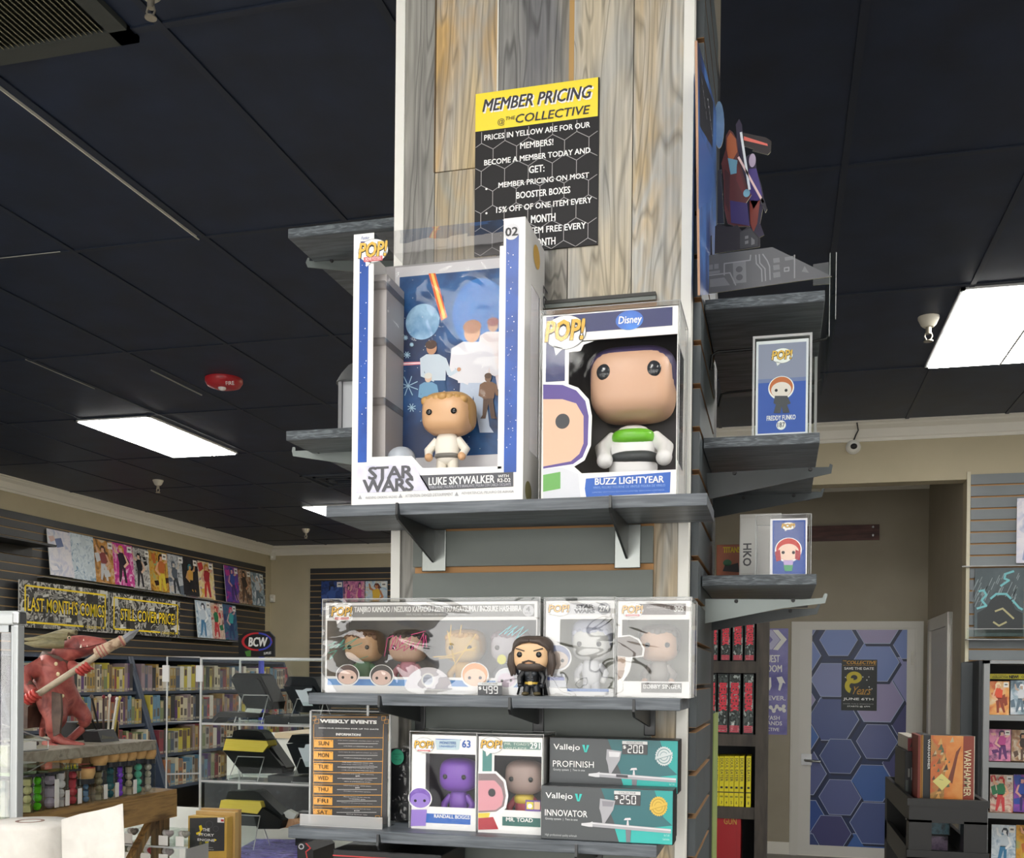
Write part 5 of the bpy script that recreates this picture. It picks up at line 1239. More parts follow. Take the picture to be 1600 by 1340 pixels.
solo(mb, 'acrylic_case', 'second clear acrylic case standing behind the blue one', 'acrylic case')

# lower right shelf: orange book, white box, small red-haired figure box
F = FY(2.22, C9); a0, b0 = F.ab((160, 940)); a1, _ = F.ab((262, 1062))
t = thing('book', 'orange book with yellow title at the inner end of the lower right shelf', 'book', ((a0+a1)/2, 2.22, zr3))
mb = MB(); mb.box(a0, a1, 2.22, 2.25, zr3, b0, mat('#c06a45', .45)); part(mb, 'cover', t, .001)
mb = MB(); G = FY(2.2195, C9); G.text(mb, 'TITANS', (188, 950), (258, 972), YEL, 2, .04); G.ell(mb, (205, 1015), 18, 14, mat('#3f7d55', .5), 1, 16); G.poly(mb, [(185, 1050), (195, 1025), (215, 1025), (250, 1015), (256, 1055)], mat('#3b3437', .5), 1); part(mb, 'printed_front', t)
F = FY(2.12, C9); a0, b0 = F.ab((257, 812)); a1 = F.ab((335, 812))[0]
t = thing('carton', 'white carton with grey upright letters beside the red-haired figure box', 'carton', ((a0+a1)/2, 2.12, zr3))
mb = MB(); mb.box(a0, a1+.045, 2.12, 2.36, zr3, b0, mat('#cfcdc7', .5)); part(mb, 'shell', t, .001)
mb = MB(); G = FY(2.1195, C9); G.text(mb, 'HKO', (272, 935), (304, 1028), mat('#4a4a4c', .5), 2, .04, vert=True); G.rect(mb, (262, 830), (330, 1058), mat('#d9d8d3', .5), 1); part(mb, 'printed_front', t)
F = FY(1.98, C9); a0, b0 = F.ab((385, 832)); a1 = F.ab((540, 832))[0]
t = thing('boxed_figure', 'small blue and white box with a red-haired doll picture', 'boxed figure', ((a0+a1)/2, 2.0, zr3+.001))
mb = MB(); mb.box(a0, a1, 1.98, 2.10, zr3+.001, b0, mat('#e4e4e6', .45)); part(mb, 'carton', t)
mb = MB(); G = FY(1.9795, C9)
G.poly(mb, [(394, 838), (532, 836), (532, 1062), (394, 1062)], mat('#2d4f9c', .4), 1); G.poly(mb, [(400, 846), (526, 843), (526, 960), (400, 985)], mat('#55659c', .4), 2)
pop_logo(G, mb, (460, 862), 30, 16, None, 3)
toyface(G, mb, (460, 962), 48, mat('#eacfbc', .5), mat('#c23f36', .5), None, 4)
G.poly(mb, [(404, 970), (425, 960), (430, 1005), (410, 1010)], mat('#a8323a', .5), 5); G.poly(mb, [(490, 960), (512, 970), (508, 1005), (488, 1000)], mat('#a8323a', .5), 5); G.poly(mb, [(438, 1005), (482, 1005), (478, 1025), (442, 1025)], mat('#b9a3cf', .5), 5); G.poly(mb, [(440, 1025), (480, 1025), (475, 1050), (445, 1050)], mat('#4f9c6a', .5), 5)
part(mb, 'printed_front', t)
pa0 = F.ab((325, 830))[0]; pa1 = F.ab((556, 830))[0]; pb = F.ab((540, 813))[1]
clear_box('box_protector', 'clear sleeve around the small red-haired figure box', 'box protector', pa0, pa1, 1.972, 2.105, zr3+.0003, pb, PROT)
# green flat carton leaning at the column foot
c1 = onY(1115, 1205, 2.58)
t = thing('carton', 'tall green carton with tan edges behind the foot of the column', 'carton', (c1.x-.04, 2.6, 0))
mb = MB(); mb.box(c1.x-.10, c1.x-.003, 2.58, 2.75, 0, c1.z, mat('#2f8a4c', .5)); part(mb, 'shell', t, .002)
mb = MB(); mb.box(c1.x-.003, c1.x, 2.578, 2.755, .7, onY(1119, 1115, 2.58).z, mat('#8a9a5c', .6)); part(mb, 'side_sleeve', t)

# ------------------------------------------------------------------ bookcase behind the column
C10 = (1080, 960, .28353)
YBC = 4.40
F = FY(YBC, C10)
bx1 = F.ab((424, 500))[0]; bx0 = bx1-1.0; btop = F.ab((380, 10))[1]; fr = F.ab((356, 500))[0]
WB = noisemat('black_brown_wood', ['#2a2622', '#3d3731', '#4a433c'], 8, (4, 4, .8), .55)
t = thing('bookcase', 'tall black-brown bookcase behind the right side of the column', 'bookcase', ((bx0+bx1)/2, YBC+.15, 0))
zs = [F.ab((300, y))[1] for y in (256, 660, 1062)]; zs.append(F.ab((300, 1062))[1]-.44)
mb = MB(); mb.box(fr, bx1, YBC, YBC+.32, 0, btop, WB); part(mb, 'side_panel', t); mb = MB(); mb.box(bx0, bx0+.06, YBC, YBC+.32, 0, btop, WB); part(mb, 'side_panel', t)
mb = MB(); mb.box(bx0+.06, fr, YBC+.30, YBC+.32, 0, btop, mat('#1d2228', .6)); part(mb, 'back_panel', t)
mb = MB(); mb.box(bx0+.06, fr, YBC, YBC+.32, btop-.03, btop, WB); part(mb, 'top_board', t)
for z in zs:
    mb = MB(); mb.box(bx0+.06, fr, YBC+.005, YBC+.30, z-.05, z, WB); part(mb, 'shelf_board', t)
def spine_book(F, x0, x1, ytop, zb, depth, m, label, draw=None, group=None, loc=None, cat='book', bevel=.002):
    a0 = F.ab((x0, ytop))[0]; a1, b0 = F.ab((x1, ytop)); Y = F.p.y+.01
    t = thing('book', label, cat, ((a0+a1)/2, Y, zb), group)
    mb = MB(); mb.box(a0, a1, Y, Y+depth, zb, b0, m); part(mb, 'cover', t, bevel)
    if draw:
        mb = MB(); draw(Face((0, Y, 0), (0, -1, 0), (1, 0, 0)), mb, a0, a1, zb, b0); part(mb, 'spine_print', t)
    return t
def omni(seed):
    rr = random.Random(seed)
    def d(G, mb, a0, a1, z0, z1):
        h = z1-z0; w = a1-a0
        mb.poly([G.at(a0+w*.08, z0+h*.05, 1), G.at(a1-w*.08, z0+h*.05, 1), G.at(a1-w*.08, z1-h*.03, 1), G.at(a0+w*.08, z1-h*.03, 1)], noisemat('painted_glare_spine', ['#4a5452', '#2a3231', '#98a29e', '#dfe0dc'], 70, (1, 1, .6), .3, const=True, seed=seed))  # pale tones put silver glare into the dark spine colour
        vs, fs = glyphs('BERSERK', 0)
        for k, (dx, dy) in enumerate(((-1, -1), (1, 1), (-1, 1), (1, -1))): mb.add([G.at(a0+w*(.2+.6*v+.04*dx), z1-h*(.16+.46*u+.006*dy), 3+.1*k) for u, v in vs], fs, mat('#cf3346', .4))
        for k in range(4): mb.poly([G.at(a0+w*.1, z0+h*(.03+.03*k), 2), G.at(a1-w*.1, z0+h*(.03+.03*k), 2), G.at(a1-w*.1, z0+h*(.05+.03*k), 2), G.at(a0+w*.1, z0+h*(.05+.03*k), 2)], mat('#c9485a', .4))
    return d
BKB = mat('#23282a', .3)
order = ['inner', 'second', 'third', 'outer']
for i, (x0, x1) in enumerate(((92, 150), (163, 218), (228, 288), (295, 352))):
    spine_book(F, x0, x1, 20, zs[0], .2, BKB, 'thick red-lettered black volume on the bookcase upper shelf, %s' % ('nearest the column', 'second from the column', 'second from the bookcase side', 'against the bookcase side')[i], omni(i), 'red-lettered thick volumes')
for i, (x0, x1) in enumerate(((88, 140), (146, 206), (208, 274), (287, 347))):
    spine_book(F, x0, x1, 324, zs[1], .2, BKB, 'thick red-lettered black volume on the bookcase second shelf, %s' % ('nearest the column', 'second from the column', 'second from the bookcase side', 'against the bookcase side')[i], omni(i+9), 'red-lettered thick volumes')
def soul(n):
    def d(G, mb, a0, a1, z0, z1):
        h = z1-z0; w = a1-a0
        vs, fs = glyphs('SOUL EATER', .03); mb.add([G.at(a0+w*(.2+.6*v), z1-h*(.03+.47*u), 2) for u, v in vs], fs, INK)
        mb.poly([G.at(a0, z0+h*.275, 1), G.at(a1, z0+h*.275, 1), G.at(a1, z0+h*.295, 1), G.at(a0, z0+h*.295, 1)], INK)
        mb.poly([G.at(a0+w*.25, z0+h*.36, 1), G.at(a1-w*.25, z0+h*.36, 1), G.at(a1-w*.25, z0+h*.40, 1), G.at(a0+w*.25, z0+h*.40, 1)], INK)
        mb.poly([G.at(a0+w*.2, z0+h*.18, 1), G.at(a1-w*.2, z0+h*.18, 1), G.at(a1-w*.2, z0+h*.215, 1), G.at(a0+w*.2, z0+h*.215, 1)], mat('#8c8420', .5))
        vs, fs = glyphs(str(n), .02); mb.add([G.at(a0+w*(.35+.3*u), z0+h*(.05+.06*v), 2) for u, v in vs], fs, INK)
    return d
YB_ = mat('#d9cb23', .45)
ordn = ['first', 'second', 'third', 'fourth', 'fifth', 'sixth', 'seventh', 'eighth', 'ninth', 'tenth']
for i, x0 in enumerate((102, 127, 155, 183, 210, 238, 266, 304)):
    spine_book(F, x0, x0+26.5, 782, zs[2], .16, YB_, 'yellow manga volume on the bookcase third shelf, %s from the column' % ordn[i], soul(i+1), 'yellow manga volumes')
def gun(G, mb, a0, a1, z0, z1):
    vs, fs = glyphs('GUN', .05); h = z1-z0; w = a1-a0; mb.add([G.at(a0+w*(.60+.30*u), z1-h*(.12-.07*v)-.0, 2) for u, v in vs], fs, mat('#b28c3a', .4))
    mb.poly([G.at(a0+w*.9, z1-h*.10+.0, 1), G.at(a0+w*.905, z1-h*.10, 1), G.at(a0+w*.905, z0, 1), G.at(a0+w*.9, z0, 1)], mat('#7d1a20', .5))
spine_book(F, 40, 274, 1095, zs[3], .2, mat('#9c1f26', .4), 'large red box set with gold lettering on the bookcase bottom shelf', gun)

# ------------------------------------------------------------------ alcove: banner, hexagon door, sign board
FA = FY(AYB-.004, C10)
a0, b0 = FA.ab((395, 76)); a1, b1 = FA.ab((528, 662))
t = thing('banner', 'narrow purple banner with white lettering and arrow on the alcove wall', 'banner', ((a0+a1)/2, AYB, b1))
mb = MB(); mb.box(a0, a1, AYB-.004, AYB, b1, b0, noisemat('violet_banner', ['#4b4798', '#8783c4', '#a9a6d8'], 2, (1, 1, 1.5), .4)); part(mb, 'sheet', t)
mb = MB(); FA.poly(mb, [(405, 82), (445, 84), (490, 138), (445, 192), (405, 190), (450, 138)], mat('#c9c8e6', .45), 1); FA.poly(mb, [(448, 84), (480, 84), (527, 136), (478, 196), (450, 192), (494, 138)], INKW, 1)
for s, q0, q1 in (('GUEST', (395, 222), (487, 262)), ('ROOM', (395, 277), (499, 316)), ('EVER.', (425, 447), (520, 472)), ('WASH', (400, 556), (487, 580)), ('HANDS', (398, 586), (500, 610)), ('ACTIVE', (398, 622), (484, 642))): FA.text(mb, s, q0, q1, INKW, 2, .03)
FA.poly(mb, [(425, 345), (440, 345), (442, 395), (432, 420), (426, 400)], INKW, 1); FA.poly(mb, [(470, 345), (500, 340), (520, 380), (505, 375), (490, 420), (480, 415), (485, 380)], INKW, 1)
for q in ((438, 510), (455, 530), (472, 505), (490, 520), (510, 505), (512, 528)): FA.ell(mb, q, 11, 11, INKW, 2+q[0]*.002, 14)
FA.stroke(mb, [(438, 510), (455, 530), (472, 505), (490, 520), (510, 516)], .02, INKW, 1)
part(mb, 'lettering', t)
FD_ = FY(AYB, (0, 0, 1))
dx0, dz = FD_.ab((1237, 971)); dx1 = FD_.ab((1443, 970))[0]
t = thing('door_1', 'alcove door covered in blue hexagons', 'door', ((dx0+dx1)/2, AYB, 0), kind='structure')
mb = MB(); FRW = mat('#d5d3cc', .45)
def casing(mb, x0, x1, zt, y, w=.10):
    for a, b_ in ((x0, x0+w), (x1-w, x1)): mb.box(a, b_, y-.02, y, 0, zt-w, FRW); mb.box(a+.015, b_-.015, y-.03, y-.02, 0, zt-w+.015, FRW)
    mb.box(x0, x1, y-.02, y, zt-w, zt, FRW); mb.box(x0+.015, x1-.015, y-.03, y-.02, zt-w+.015, zt-.015, FRW)
casing(mb, dx0, dx1, dz, AYB, .075); part(mb, 'door_frame', t)
lx0 = FD_.ab((1250, 1000))[0]; lx1 = FD_.ab((1431, 1000))[0]; lz = FD_.ab((1340, 981))[1]
mb = MB(); mb.box(lx0, lx1, AYB-.016, AYB, .01, lz, mat('#d8d6d0', .4)); part(mb, 'door_leaf', t)
gx0 = FD_.ab((1269, 1000))[0]; gx1 = FD_.ab((1417, 1000))[0]
FH = FY(AYB-.0165, (0, 0, 1)); mb = MB()
mb.poly([FH.at(gx0, .1, 0), FH.at(gx1, .1, 0), FH.at(gx1, lz, 0), FH.at(gx0, lz, 0)], mat('#1b2e58', .35))
rr = random.Random(5); r = .205; dxh = r*math.sqrt(3); j = 0; y = .1
HEXC = ['#3c5f9c', '#4a6dab', '#55628c', '#5f6390', '#3a5590', '#6a6f9c', '#2f4f8a', '#4f5a82']
def clip(poly, x0, x1, y0, y1):
    for ax, lim, sg in ((0, x0, 1), (0, x1, -1), (1, y0, 1), (1, y1, -1)):
        out = []
        for i in range(len(poly)):
            a, b_ = poly[i-1], poly[i]; ia = (a[ax]-lim)*sg >= 0; ib = (b_[ax]-lim)*sg >= 0
            if ia != ib:
                k = (lim-a[ax])/(b_[ax]-a[ax]); out.append((a[0]+(b_[0]-a[0])*k, a[1]+(b_[1]-a[1])*k))
            if ib: out.append(b_)
        poly = out
        if not poly: return poly
    return poly
cells = []
x = gx0-.1
i = 0
while x < gx1+.3:
    y = .0+(r*math.sqrt(3)/2 if i % 2 else 0)
    while y < lz+.3:
        sc = rr.uniform(.80, 1.12); cells.append((x+rr.uniform(-.05, .05), y+rr.uniform(-.04, .04), r*sc, rr.uniform(0, 1))); y += r*math.sqrt(3)
    x += 1.5*r; i += 1
for n_, (x, y, rad, lev) in enumerate(sorted(cells, key=lambda q: q[3])):
    P6 = [(x+rad*math.cos(math.radians(60*k)), y+rad*math.sin(math.radians(60*k))) for k in range(6)]
    P5 = [(x+rad*.97*math.cos(math.radians(60*k)), y+rad*.97*math.sin(math.radians(60*k))) for k in range(6)]
    up = min(1, max(0, y/2.0))
    hexcol = ['#33539a', '#3d66ad', '#3a4a7c', '#4a5a90', '#5a6498', '#46487a'][rr.randrange(6)] if up < .62 else ['#8a8ec0', '#6f86c4', '#9a92bc', '#7c86b8', '#5f82c2'][rr.randrange(5)]
    PS = [(a+.018, b_-.022) for a, b_ in P6]
    for P, m, l in ((PS, mat('#1a2748', .4), n_*.02+.2), (P6, mat('#a7b4d4', .35), n_*.02+.21), (P5, mat(hexcol, .3), n_*.02+.22)):
        c = clip(P, gx0, gx1, .1, lz)
        if len(c) > 2: mb.poly([FH.at(a, b_, l*3) for a, b_ in c], m)
part(mb, 'hexagon_print', t)
mb = MB(); hp = FY(AYB-.02, (0, 0, 1)).pt((1260, 1186)); mb.box(hp.x-.045, hp.x+.045, AYB-.03, AYB-.016, hp.z-.05, hp.z+.05, SILVER); mb.tube([(hp.x-.01, AYB-.03, hp.z-.005), (hp.x-.01, AYB-.08, hp.z-.005), (hp.x+.12, AYB-.08, hp.z-.012)], .012, SILVER, 10); part(mb, 'door_handle', t)
mb = MB()
for y in (1028, 1250): 
    h = FD_.pt((1425, y)); mb.box(h.x-.012, h.x+.012, AYB-.022, AYB-.016, h.z-.06, h.z+.06, mat('#b9b6ad', .4, .6))
part(mb, 'hinges', t)
# poster on the door
C12 = (1300, 960, .28355)
FP = FY(AYB-.022, C12); a0, b0 = FP.ab((54, 247)); a1, b1 = FP.ab((246, 530))
t = thing('poster', 'black and yellow save the date poster on the hexagon door', 'poster', ((a0+a1)/2, AYB-.022, b1))
mb = MB(); mb.box(a0, a1, AYB-.022, AYB-.019, b1, b0, mat('#17201f', .4)); part(mb, 'sheet', t)
mb = MB(); PY_ = mat('#d9c73a', .45); PO = mat('#d9a23a', .45)
FP.text(mb, 'COLLECTIVE', (82, 254), (243, 273), PO, 2, .05, .2); FP.text(mb, 'THE', (60, 251), (80, 258), PO, 2, .02); FP.text(mb, 'A COMIC & GAME COMMUNITY', (62, 276), (243, 283), PO, 2, .0); FP.text(mb, 'SAVE THE DATE', (68, 289), (230, 304), INKW, 2, .05)
def ring(F, mb, c, ro, ri, m, l, sx=1.0, a0=0, a1=360, n=28):
    for i in range(n):
        t0 = math.radians(a0+(a1-a0)*i/n); t1 = math.radians(a0+(a1-a0)*(i+1)/n)
        q = lambda r, t: (c[0]+r*sx*math.cos(t), c[1]-r*math.sin(t)); F.poly(mb, [q(ri, t0), q(ro, t0), q(ro, t1), q(ri, t1)], m, l)
ring(FP, mb, (122, 346), 33, 14, PY_, 2, 1.3); ring(FP, mb, (112, 392), 42, 16, PY_, 2.6, 1.0, 80, 250)
FP.text(mb, 'Years', (112, 395), (215, 440), PO, 3, .0, .4)
FP.text(mb, 'ANNIVERSARY', (140, 436), (215, 442), PO, 2, 0)
FP.text(mb, 'JUNE 6TH', (62, 457), (228, 476), INKW, 2, .05); FP.text(mb, 'FOOD, FUN & GIVEAWAYS!', (62, 488), (228, 496), mat('#c9cbca', .5), 2, 0); FP.text(mb, 'STARTS @ 6PM', (84, 500), (208, 512), INKW, 2, .02)
for q in ((74, 345), (170, 343), (192, 360), (203, 343), (205, 398), (220, 408), (208, 412)): FP.ell(mb, q, 3.5, 3.5, INKW, 2, 8)
part(mb, 'lettering', t)
# brown sign board
F = FY(AYB-.02); a0, b0 = F.ab((1250, 822)); a1, b1 = F.ab((1374, 843))
mb = MB(); mb.box(a0, a1, AYB-.02, AYB, b1, b0, noisemat('dark_red_brown_wood', ['#3f2623', '#573530', '#6b453e'], 5, (1, 1, 6), .5)); 
t = solo(mb, 'wall_board', 'dark red-brown wooden board screwed to the alcove wall', 'board')
for q in ((1364, 823), (1364, 836)): mb = MB(); mb.lathe([(.012, 0), (.008, .006)], F.pt(q), SILVER, 10, Matrix.Rotation(math.radians(90), 3, 'X')); part(mb, 'screw', t)
# white door casing on the alcove side wall
nrm = Vector((-(AYB-(YF+.15)), (AXR-AX1), 0)).normalized()
U_ = Vector(((AXR-AX1), AYB-(YF+.15), 0)).normalized()
FSd = Face((AX1, YF+.15, 0), nrm, -U_)
q = [(1456, 975), (1488, 955), (1488, 1330), (1452, 1330)]
top = FSd.ab((1487, 956))[1]; ua = FSd.ab((1488, 1000))[0]; ub = FSd.ab((1455, 1000))[0]
t = thing('door_2', 'white door in the side wall of the alcove', 'door', FSd.pt((1470, 1000)), kind='structure'); t.location.z = 0
mb = MB()
def bx(u0, u1, z0, z1, d0, d1):
    P = [FSd.p+FSd.U*u+Vector((0, 0, 1))*z+FSd.n*d for z in (z0, z1) for d in (d0, d1) for u in (u0, u1)]
    mb.add(P, [(0, 1, 3, 2), (4, 6, 7, 5), (0, 4, 5, 1), (1, 5, 7, 3), (3, 7, 6, 2), (2, 6, 4, 0)], FRW)
bx(ua-.10, ua, 0, top, 0, .035); bx(ub, ub+.10, 0, top, 0, .03); bx(ua-.0, ub, top-.1, top, 0, .03) if ub > ua else bx(ub, ua, top-.1, top, 0, .03)
part(mb, 'door_frame', t)
mb = MB(); u0_, u1_ = sorted((ua, ub)); bx(u0_, u1_, .02, top-.1, 0, .012); part(mb, 'door_leaf', t)

# ------------------------------------------------------------------ right slat wall and its stock
SX0 = onY(1516, 850, YF-.02).x; stz = onY(1520, 741, YF-.02).z
t = thing('slat_wall', 'grey slatted display wall at the right of the alcove', 'slat wall', (SX0+1.2, YF, 0), kind='structure')
mb = MB(); mb.box(SX0, XR-.1, YF-.006, YF-.0005, .1, stz, MDF); part(mb, 'backing', t)
mb = MB(); SG2 = noisemat('slat_wall_grey', ['#70767a', '#7c8286'], 3, rough=.5); z = stz; k = 0
pz = onY(1540, 756.5, YF).z-onY(1540, 774.8, YF).z
while z > .15:
    mb.box(SX0, XR-.1, YF-.02, YF-.005, z-pz+.012, z, SG2); z -= pz
part(mb, 'slats', t)
mb = MB(); mb.box(SX0-.025, SX0-.002, YF-.022, YF, .0, stz+.02, mat('#c9c3ac', .5)); part(mb, 'edge_trim', t)
C11 = (1300, 620, .28355)
def comic(F, q0, q1, label, pal, seed, group, y, lean=0.0, name='comic_book', cat='comic book', draw=None, price=True, th=.004):
    """bagged comic: thin board, printed cover"""
    G = FY(y, F.c); a0, b0 = G.ab(q0); a1, b1 = G.ab(q1)
    t = thing(name, label, cat, ((a0+a1)/2, y, b1), group)
    mb = MB(); mb.box(a0, a1, y, y+th, b1, b0, CARD); part(mb, 'board', t)
    mb = MB(); cover_art(mb, lambda u, v, l: G.at(a0+(a1-a0)*u, b1+(b0-b1)*v, l), pal, seed, price); part(mb, 'printed_cover', t)
    return t
def cover_art(mb, A, pal, seed, price=True, fig=True, title=True):
    rr = random.Random(seed)
    bg = noisemat('cover_print', pal[:3], rr.uniform(8, 16), (1, 1, 1), .35, 4, 1.0, 0, seed)
    mb.poly([A(0, 0, 1), A(1, 0, 1), A(1, 1, 1), A(0, 1, 1)], bg)
    for k in range(4):
        x, y = rr.random()*.8, rr.random()*.8; w, h = rr.uniform(.1, .35), rr.uniform(.05, .3)
        c = [(x, y), (min(1, x+w), y+h*rr.random()*.5), (min(1, x+w*.7), min(1, y+h)), (max(0, x-.08), min(1, y+h*.8))]
        mb.poly([A(u, v, 1.5+k*.1) for u, v in c], mat(pal[rr.randrange(len(pal))], .35))
    if fig:
        s = rr.uniform(.85, 1.0); ox = rr.uniform(.42, .58); oy = rr.uniform(.02, .08); fl = rr.choice((-1, 1)); bend = rr.uniform(-.1, .1)
        P = lambda u, v: A(min(.98, max(.02, ox+fl*u*s+bend*v)), min(.97, max(.02, oy+v*s)), 3)
        P2 = lambda u, v: A(min(.98, max(.02, ox+fl*u*s+bend*v)), min(.97, max(.02, oy+v*s)), 3.5)
        b1_, b2_, sk, hr = mat(pal[3], .35), mat(pal[4 % len(pal)], .35), mat(pal[5 % len(pal)], .35), mat(pal[-1], .35)
        mb.poly([P(-.14, 0), P(-.03, 0), P(.02, .36), P(.10, .16), P(.20, .0), P(.28, .02), P(.18, .46), P(-.12, .46)], b2_)
        mb.poly([P(-.12, .44), P(.16, .44), P(.22, .70), P(.08, .75), P(-.08, .75), P(-.20, .70)], b1_)
        mb.poly([P2(-.20, .70), P2(-.11, .72), P2(-.22, .52), P2(-.04, .42), P2(-.08, .37), P2(-.34, .50)], sk); mb.poly([P2(.21, .70), P2(.12, .72), P2(.27, .80), P2(.34, .93), P2(.40, .92), P2(.35, .74)], sk)
        mb.poly([P2(.09*math.cos(math.radians(a)), .82+.07*math.sin(math.radians(a))) for a in range(0, 360, 30)], sk)
        mb.poly([A(min(.98, max(.02, ox+fl*q[0]*s+bend*q[1])), min(.97, max(.02, oy+q[1]*s)), 4) for q in ((-.14, .70), (-.05, .80), (-.06, .86), (.08, .87), (.11, .80), (.15, .84), (.08, .93), (-.06, .93), (-.14, .86))], hr)
    if price: mb.poly([A(.72, .82, 5), A(.96, .82, 5), A(.96, .97, 5), A(.72, .97, 5)], mat('#e9e8e4', .5)); mb.poly([A(.77, .88, 5.5), A(.91, .88, 5.5), A(.91, .92, 5.5), A(.77, .92, 5.5)], mat('#6d6c6a', .5))
PAL = {'pale': ['#c9cbe0', '#e6e3ea', '#a9b4d2', '#d9b9b4', '#8f9cc0', '#e9e6ee', '#5f6f9c'], 'ice': ['#a9bccb', '#dbe6ee', '#5f8cae', '#c9d6e0', '#3f7da8', '#eef2f5', '#39424e'],
       'fire': ['#3a2a26', '#c98d3a', '#d9c9ae', '#8c3a3a', '#c9cbd0', '#d9a98a', '#4a3030'], 'pink': ['#b8278c', '#d93f9c', '#e9dcea', '#2f2430', '#3a2a36', '#e9c4a4', '#d9a23f'],
       'noir': ['#2c2c30', '#c9c8c4', '#7a7678', '#1f1f24', '#33323a', '#d9b49a', '#18181c'], 'gold': ['#6b3a24', '#d9a23a', '#8fae7c', '#c9703a', '#d9c23f', '#e0a884', '#3a2018'],
       'grey': ['#8a94a0', '#c3c7cb', '#4a4f58', '#5a6470', '#394048', '#c9bfb4', '#5f6a78'], 'dark': ['#1b1c20', '#2d2c30', '#17181c', '#d9a24a', '#22242a', '#c99a6a', '#3f7f8c'],
       'sun': ['#d9b04a', '#e9d9a9', '#7a5aa4', '#b02f3a', '#c93f3f', '#d9a48a', '#c4892e'], 'violet': ['#c42f8c', '#4a3f9c', '#8c4aa4', '#2f4fa4', '#3a2f6b', '#d9a49a', '#1f3f8c'],
       'brown': ['#6b4a3a', '#9c7a5c', '#c9bfae', '#3a2f2c', '#59453a', '#b98a6a', '#2a2220'], 'steel': ['#2f3f4c', '#8ca4b4', '#d9dfe4', '#c9ced4', '#5f7484', '#b9a494', '#e4e6e9'],
       'red': ['#b9303a', '#d9c9b9', '#7a2a30', '#2f7a52', '#c93f44', '#e2b08e', '#c9302c'], 'teal': ['#7c2f7a', '#2f6a84', '#1f2f5c', '#3fa4a8', '#2a3f6b', '#c9a4a4', '#d93f6c'],
       'night': ['#1b2a52', '#2b4a8c', '#16203f', '#3a5aa0', '#20305c', '#3f5a9c', '#101a36'], 'mag': ['#8c3a7c', '#d98cae', '#3a2f5c', '#b94a8c', '#5c2f6b', '#e0b0a4', '#4a2f54'],
       'beach': ['#8fb0cc', '#c9d9e4', '#c9b48c', '#d9b03f', '#c99a3a', '#b97a54', '#5c2f24'], 'green': ['#3f6a4a', '#8cae6a', '#c9c9a4', '#5f8c4a', '#2f4a3a', '#d9b08a', '#6b3a2a'],
       'orange': ['#c9653a', '#e0a45c', '#d9c9a9', '#d94f30', '#8c3a24', '#e2b08e', '#f0d9b0']}
# rainy dark art panel and pale print (generic pictures)
F = FY(YF-.07, C11)
G = F; a0, b0 = G.ab((788, 945)); a1, b1 = G.ab((1054, 1318))
t = thing('art_print', 'dark grey rainy art print with teal streaks on the right slat wall', 'art print', ((a0+a1)/2, YF-.07, b1))
mb = MB(); mb.box(a0, a1, YF-.07, YF-.062, b1, b0, mat('#3f464a', .35)); part(mb, 'board', t)
mb = MB(); G.rect(mb, (790, 948), (1052, 1316), noisemat('storm_print', ['#2b3438', '#4a575c', '#37454a', '#7f8f94'], 5, (1, 1, .5), .35, seed=8, lo=.35, hi=.8), 1)
TE_ = mat('#6fb4bb', .4)
for i in range(38):
    x = 800+235*RND.random(); y = 965+150*RND.random(); l = 20+60*RND.random(); G.stroke(mb, [(x, y), (x-l*.45, y+l)], .004, mat('#8a979b', .4), 2)
G.poly(mb, [(800, 1190), (850, 1160), (880, 1110), (930, 1090), (985, 1110), (1010, 1170), (1050, 1190), (1050, 1300), (800, 1300)], mat('#2a3033', .4), 3)
for q in ([(1000, 960), (955, 975), (950, 1000), (975, 1010), (930, 1040)], [(810, 1070), (835, 1065), (850, 1090), (825, 1120), (850, 1150), (800, 1165)], [(995, 1120), (1030, 1160), (1048, 1170)], [(875, 1110), (905, 1085), (960, 1085), (985, 1110)]): G.stroke(mb, q, .014, TE_, 4)
for q in ([(900, 1180), (940, 1165), (1000, 1220)], [(890, 1240), (920, 1260), (960, 1240)]): G.stroke(mb, q, .012, mat('#a9a37a', .4), 4)
part(mb, 'printed_face', t)
mb = MB(); mb.box(a0-.05, a1+.1, YF-.09, YF-.088, b1-.02, b1+.05, ACRYL); mb.box(a0-.05, a1+.1, YF-.09, YF-.02, b1-.025, b1-.02, ACREDGE); mb.box(a0-.08, a1+.1, YF-.05, YF-.02, b0+.015, b0+.022, ACREDGE); mb.box(a0-.05, a1+.1, YF-.092, YF-.088, b1+.048, b1+.052, ACREDGE); 
t = thing('acrylic_ledge', 'clear acrylic ledge holding the dark rainy art print', 'acrylic ledge', (a0, YF-.05, b1-.025)); part(mb, 'ledge_sheets', t)
comic(F, (1020, 558), (1200, 912), 'pale print with deep blue foot above the rainy art print', PAL['pale'], 31, 'prints on the right slat wall', YF-.06, price=False, name='art_print', cat='art print')
# magazine rack
YR = 7.05
F = FY(YR, C12)
rx0 = F.ab((834, 300))[0]; rt = F.ab((850, 252))[1]
t = thing('magazine_rack', 'grey framed comics rack with stepped shelves at the right edge', 'rack', (rx0+.5, YR+.2, 0))
RG = mat('#8d9092', .4); RDK = mat('#2a2d30', .5)
mb = MB(); mb.box(rx0, rx0+.035, YR-.02, YR+.03, 0, rt, RG); part(mb, 'front_post', t)
mb = MB(); mb.prism([(rx0+.0, YR+.03, 0), (rx0, YF-.03, 0), (rx0, YF-.03, rt), (rx0, YR+.03, rt)], (-.02, 0, 0), RDK); part(mb, 'side_panel', t)
mb = MB(); mb.box(rx0-.09, rx0+.0, YR+.25, YR+.27, 0, rt-.01, mat('#3f4447', .5)); part(mb, 'side_wing', t)
mb = MB(); mb.box(rx0, rx0+1.2, YR-.02, YF-.03, rt-.02, rt, RG); part(mb, 'top_board', t)
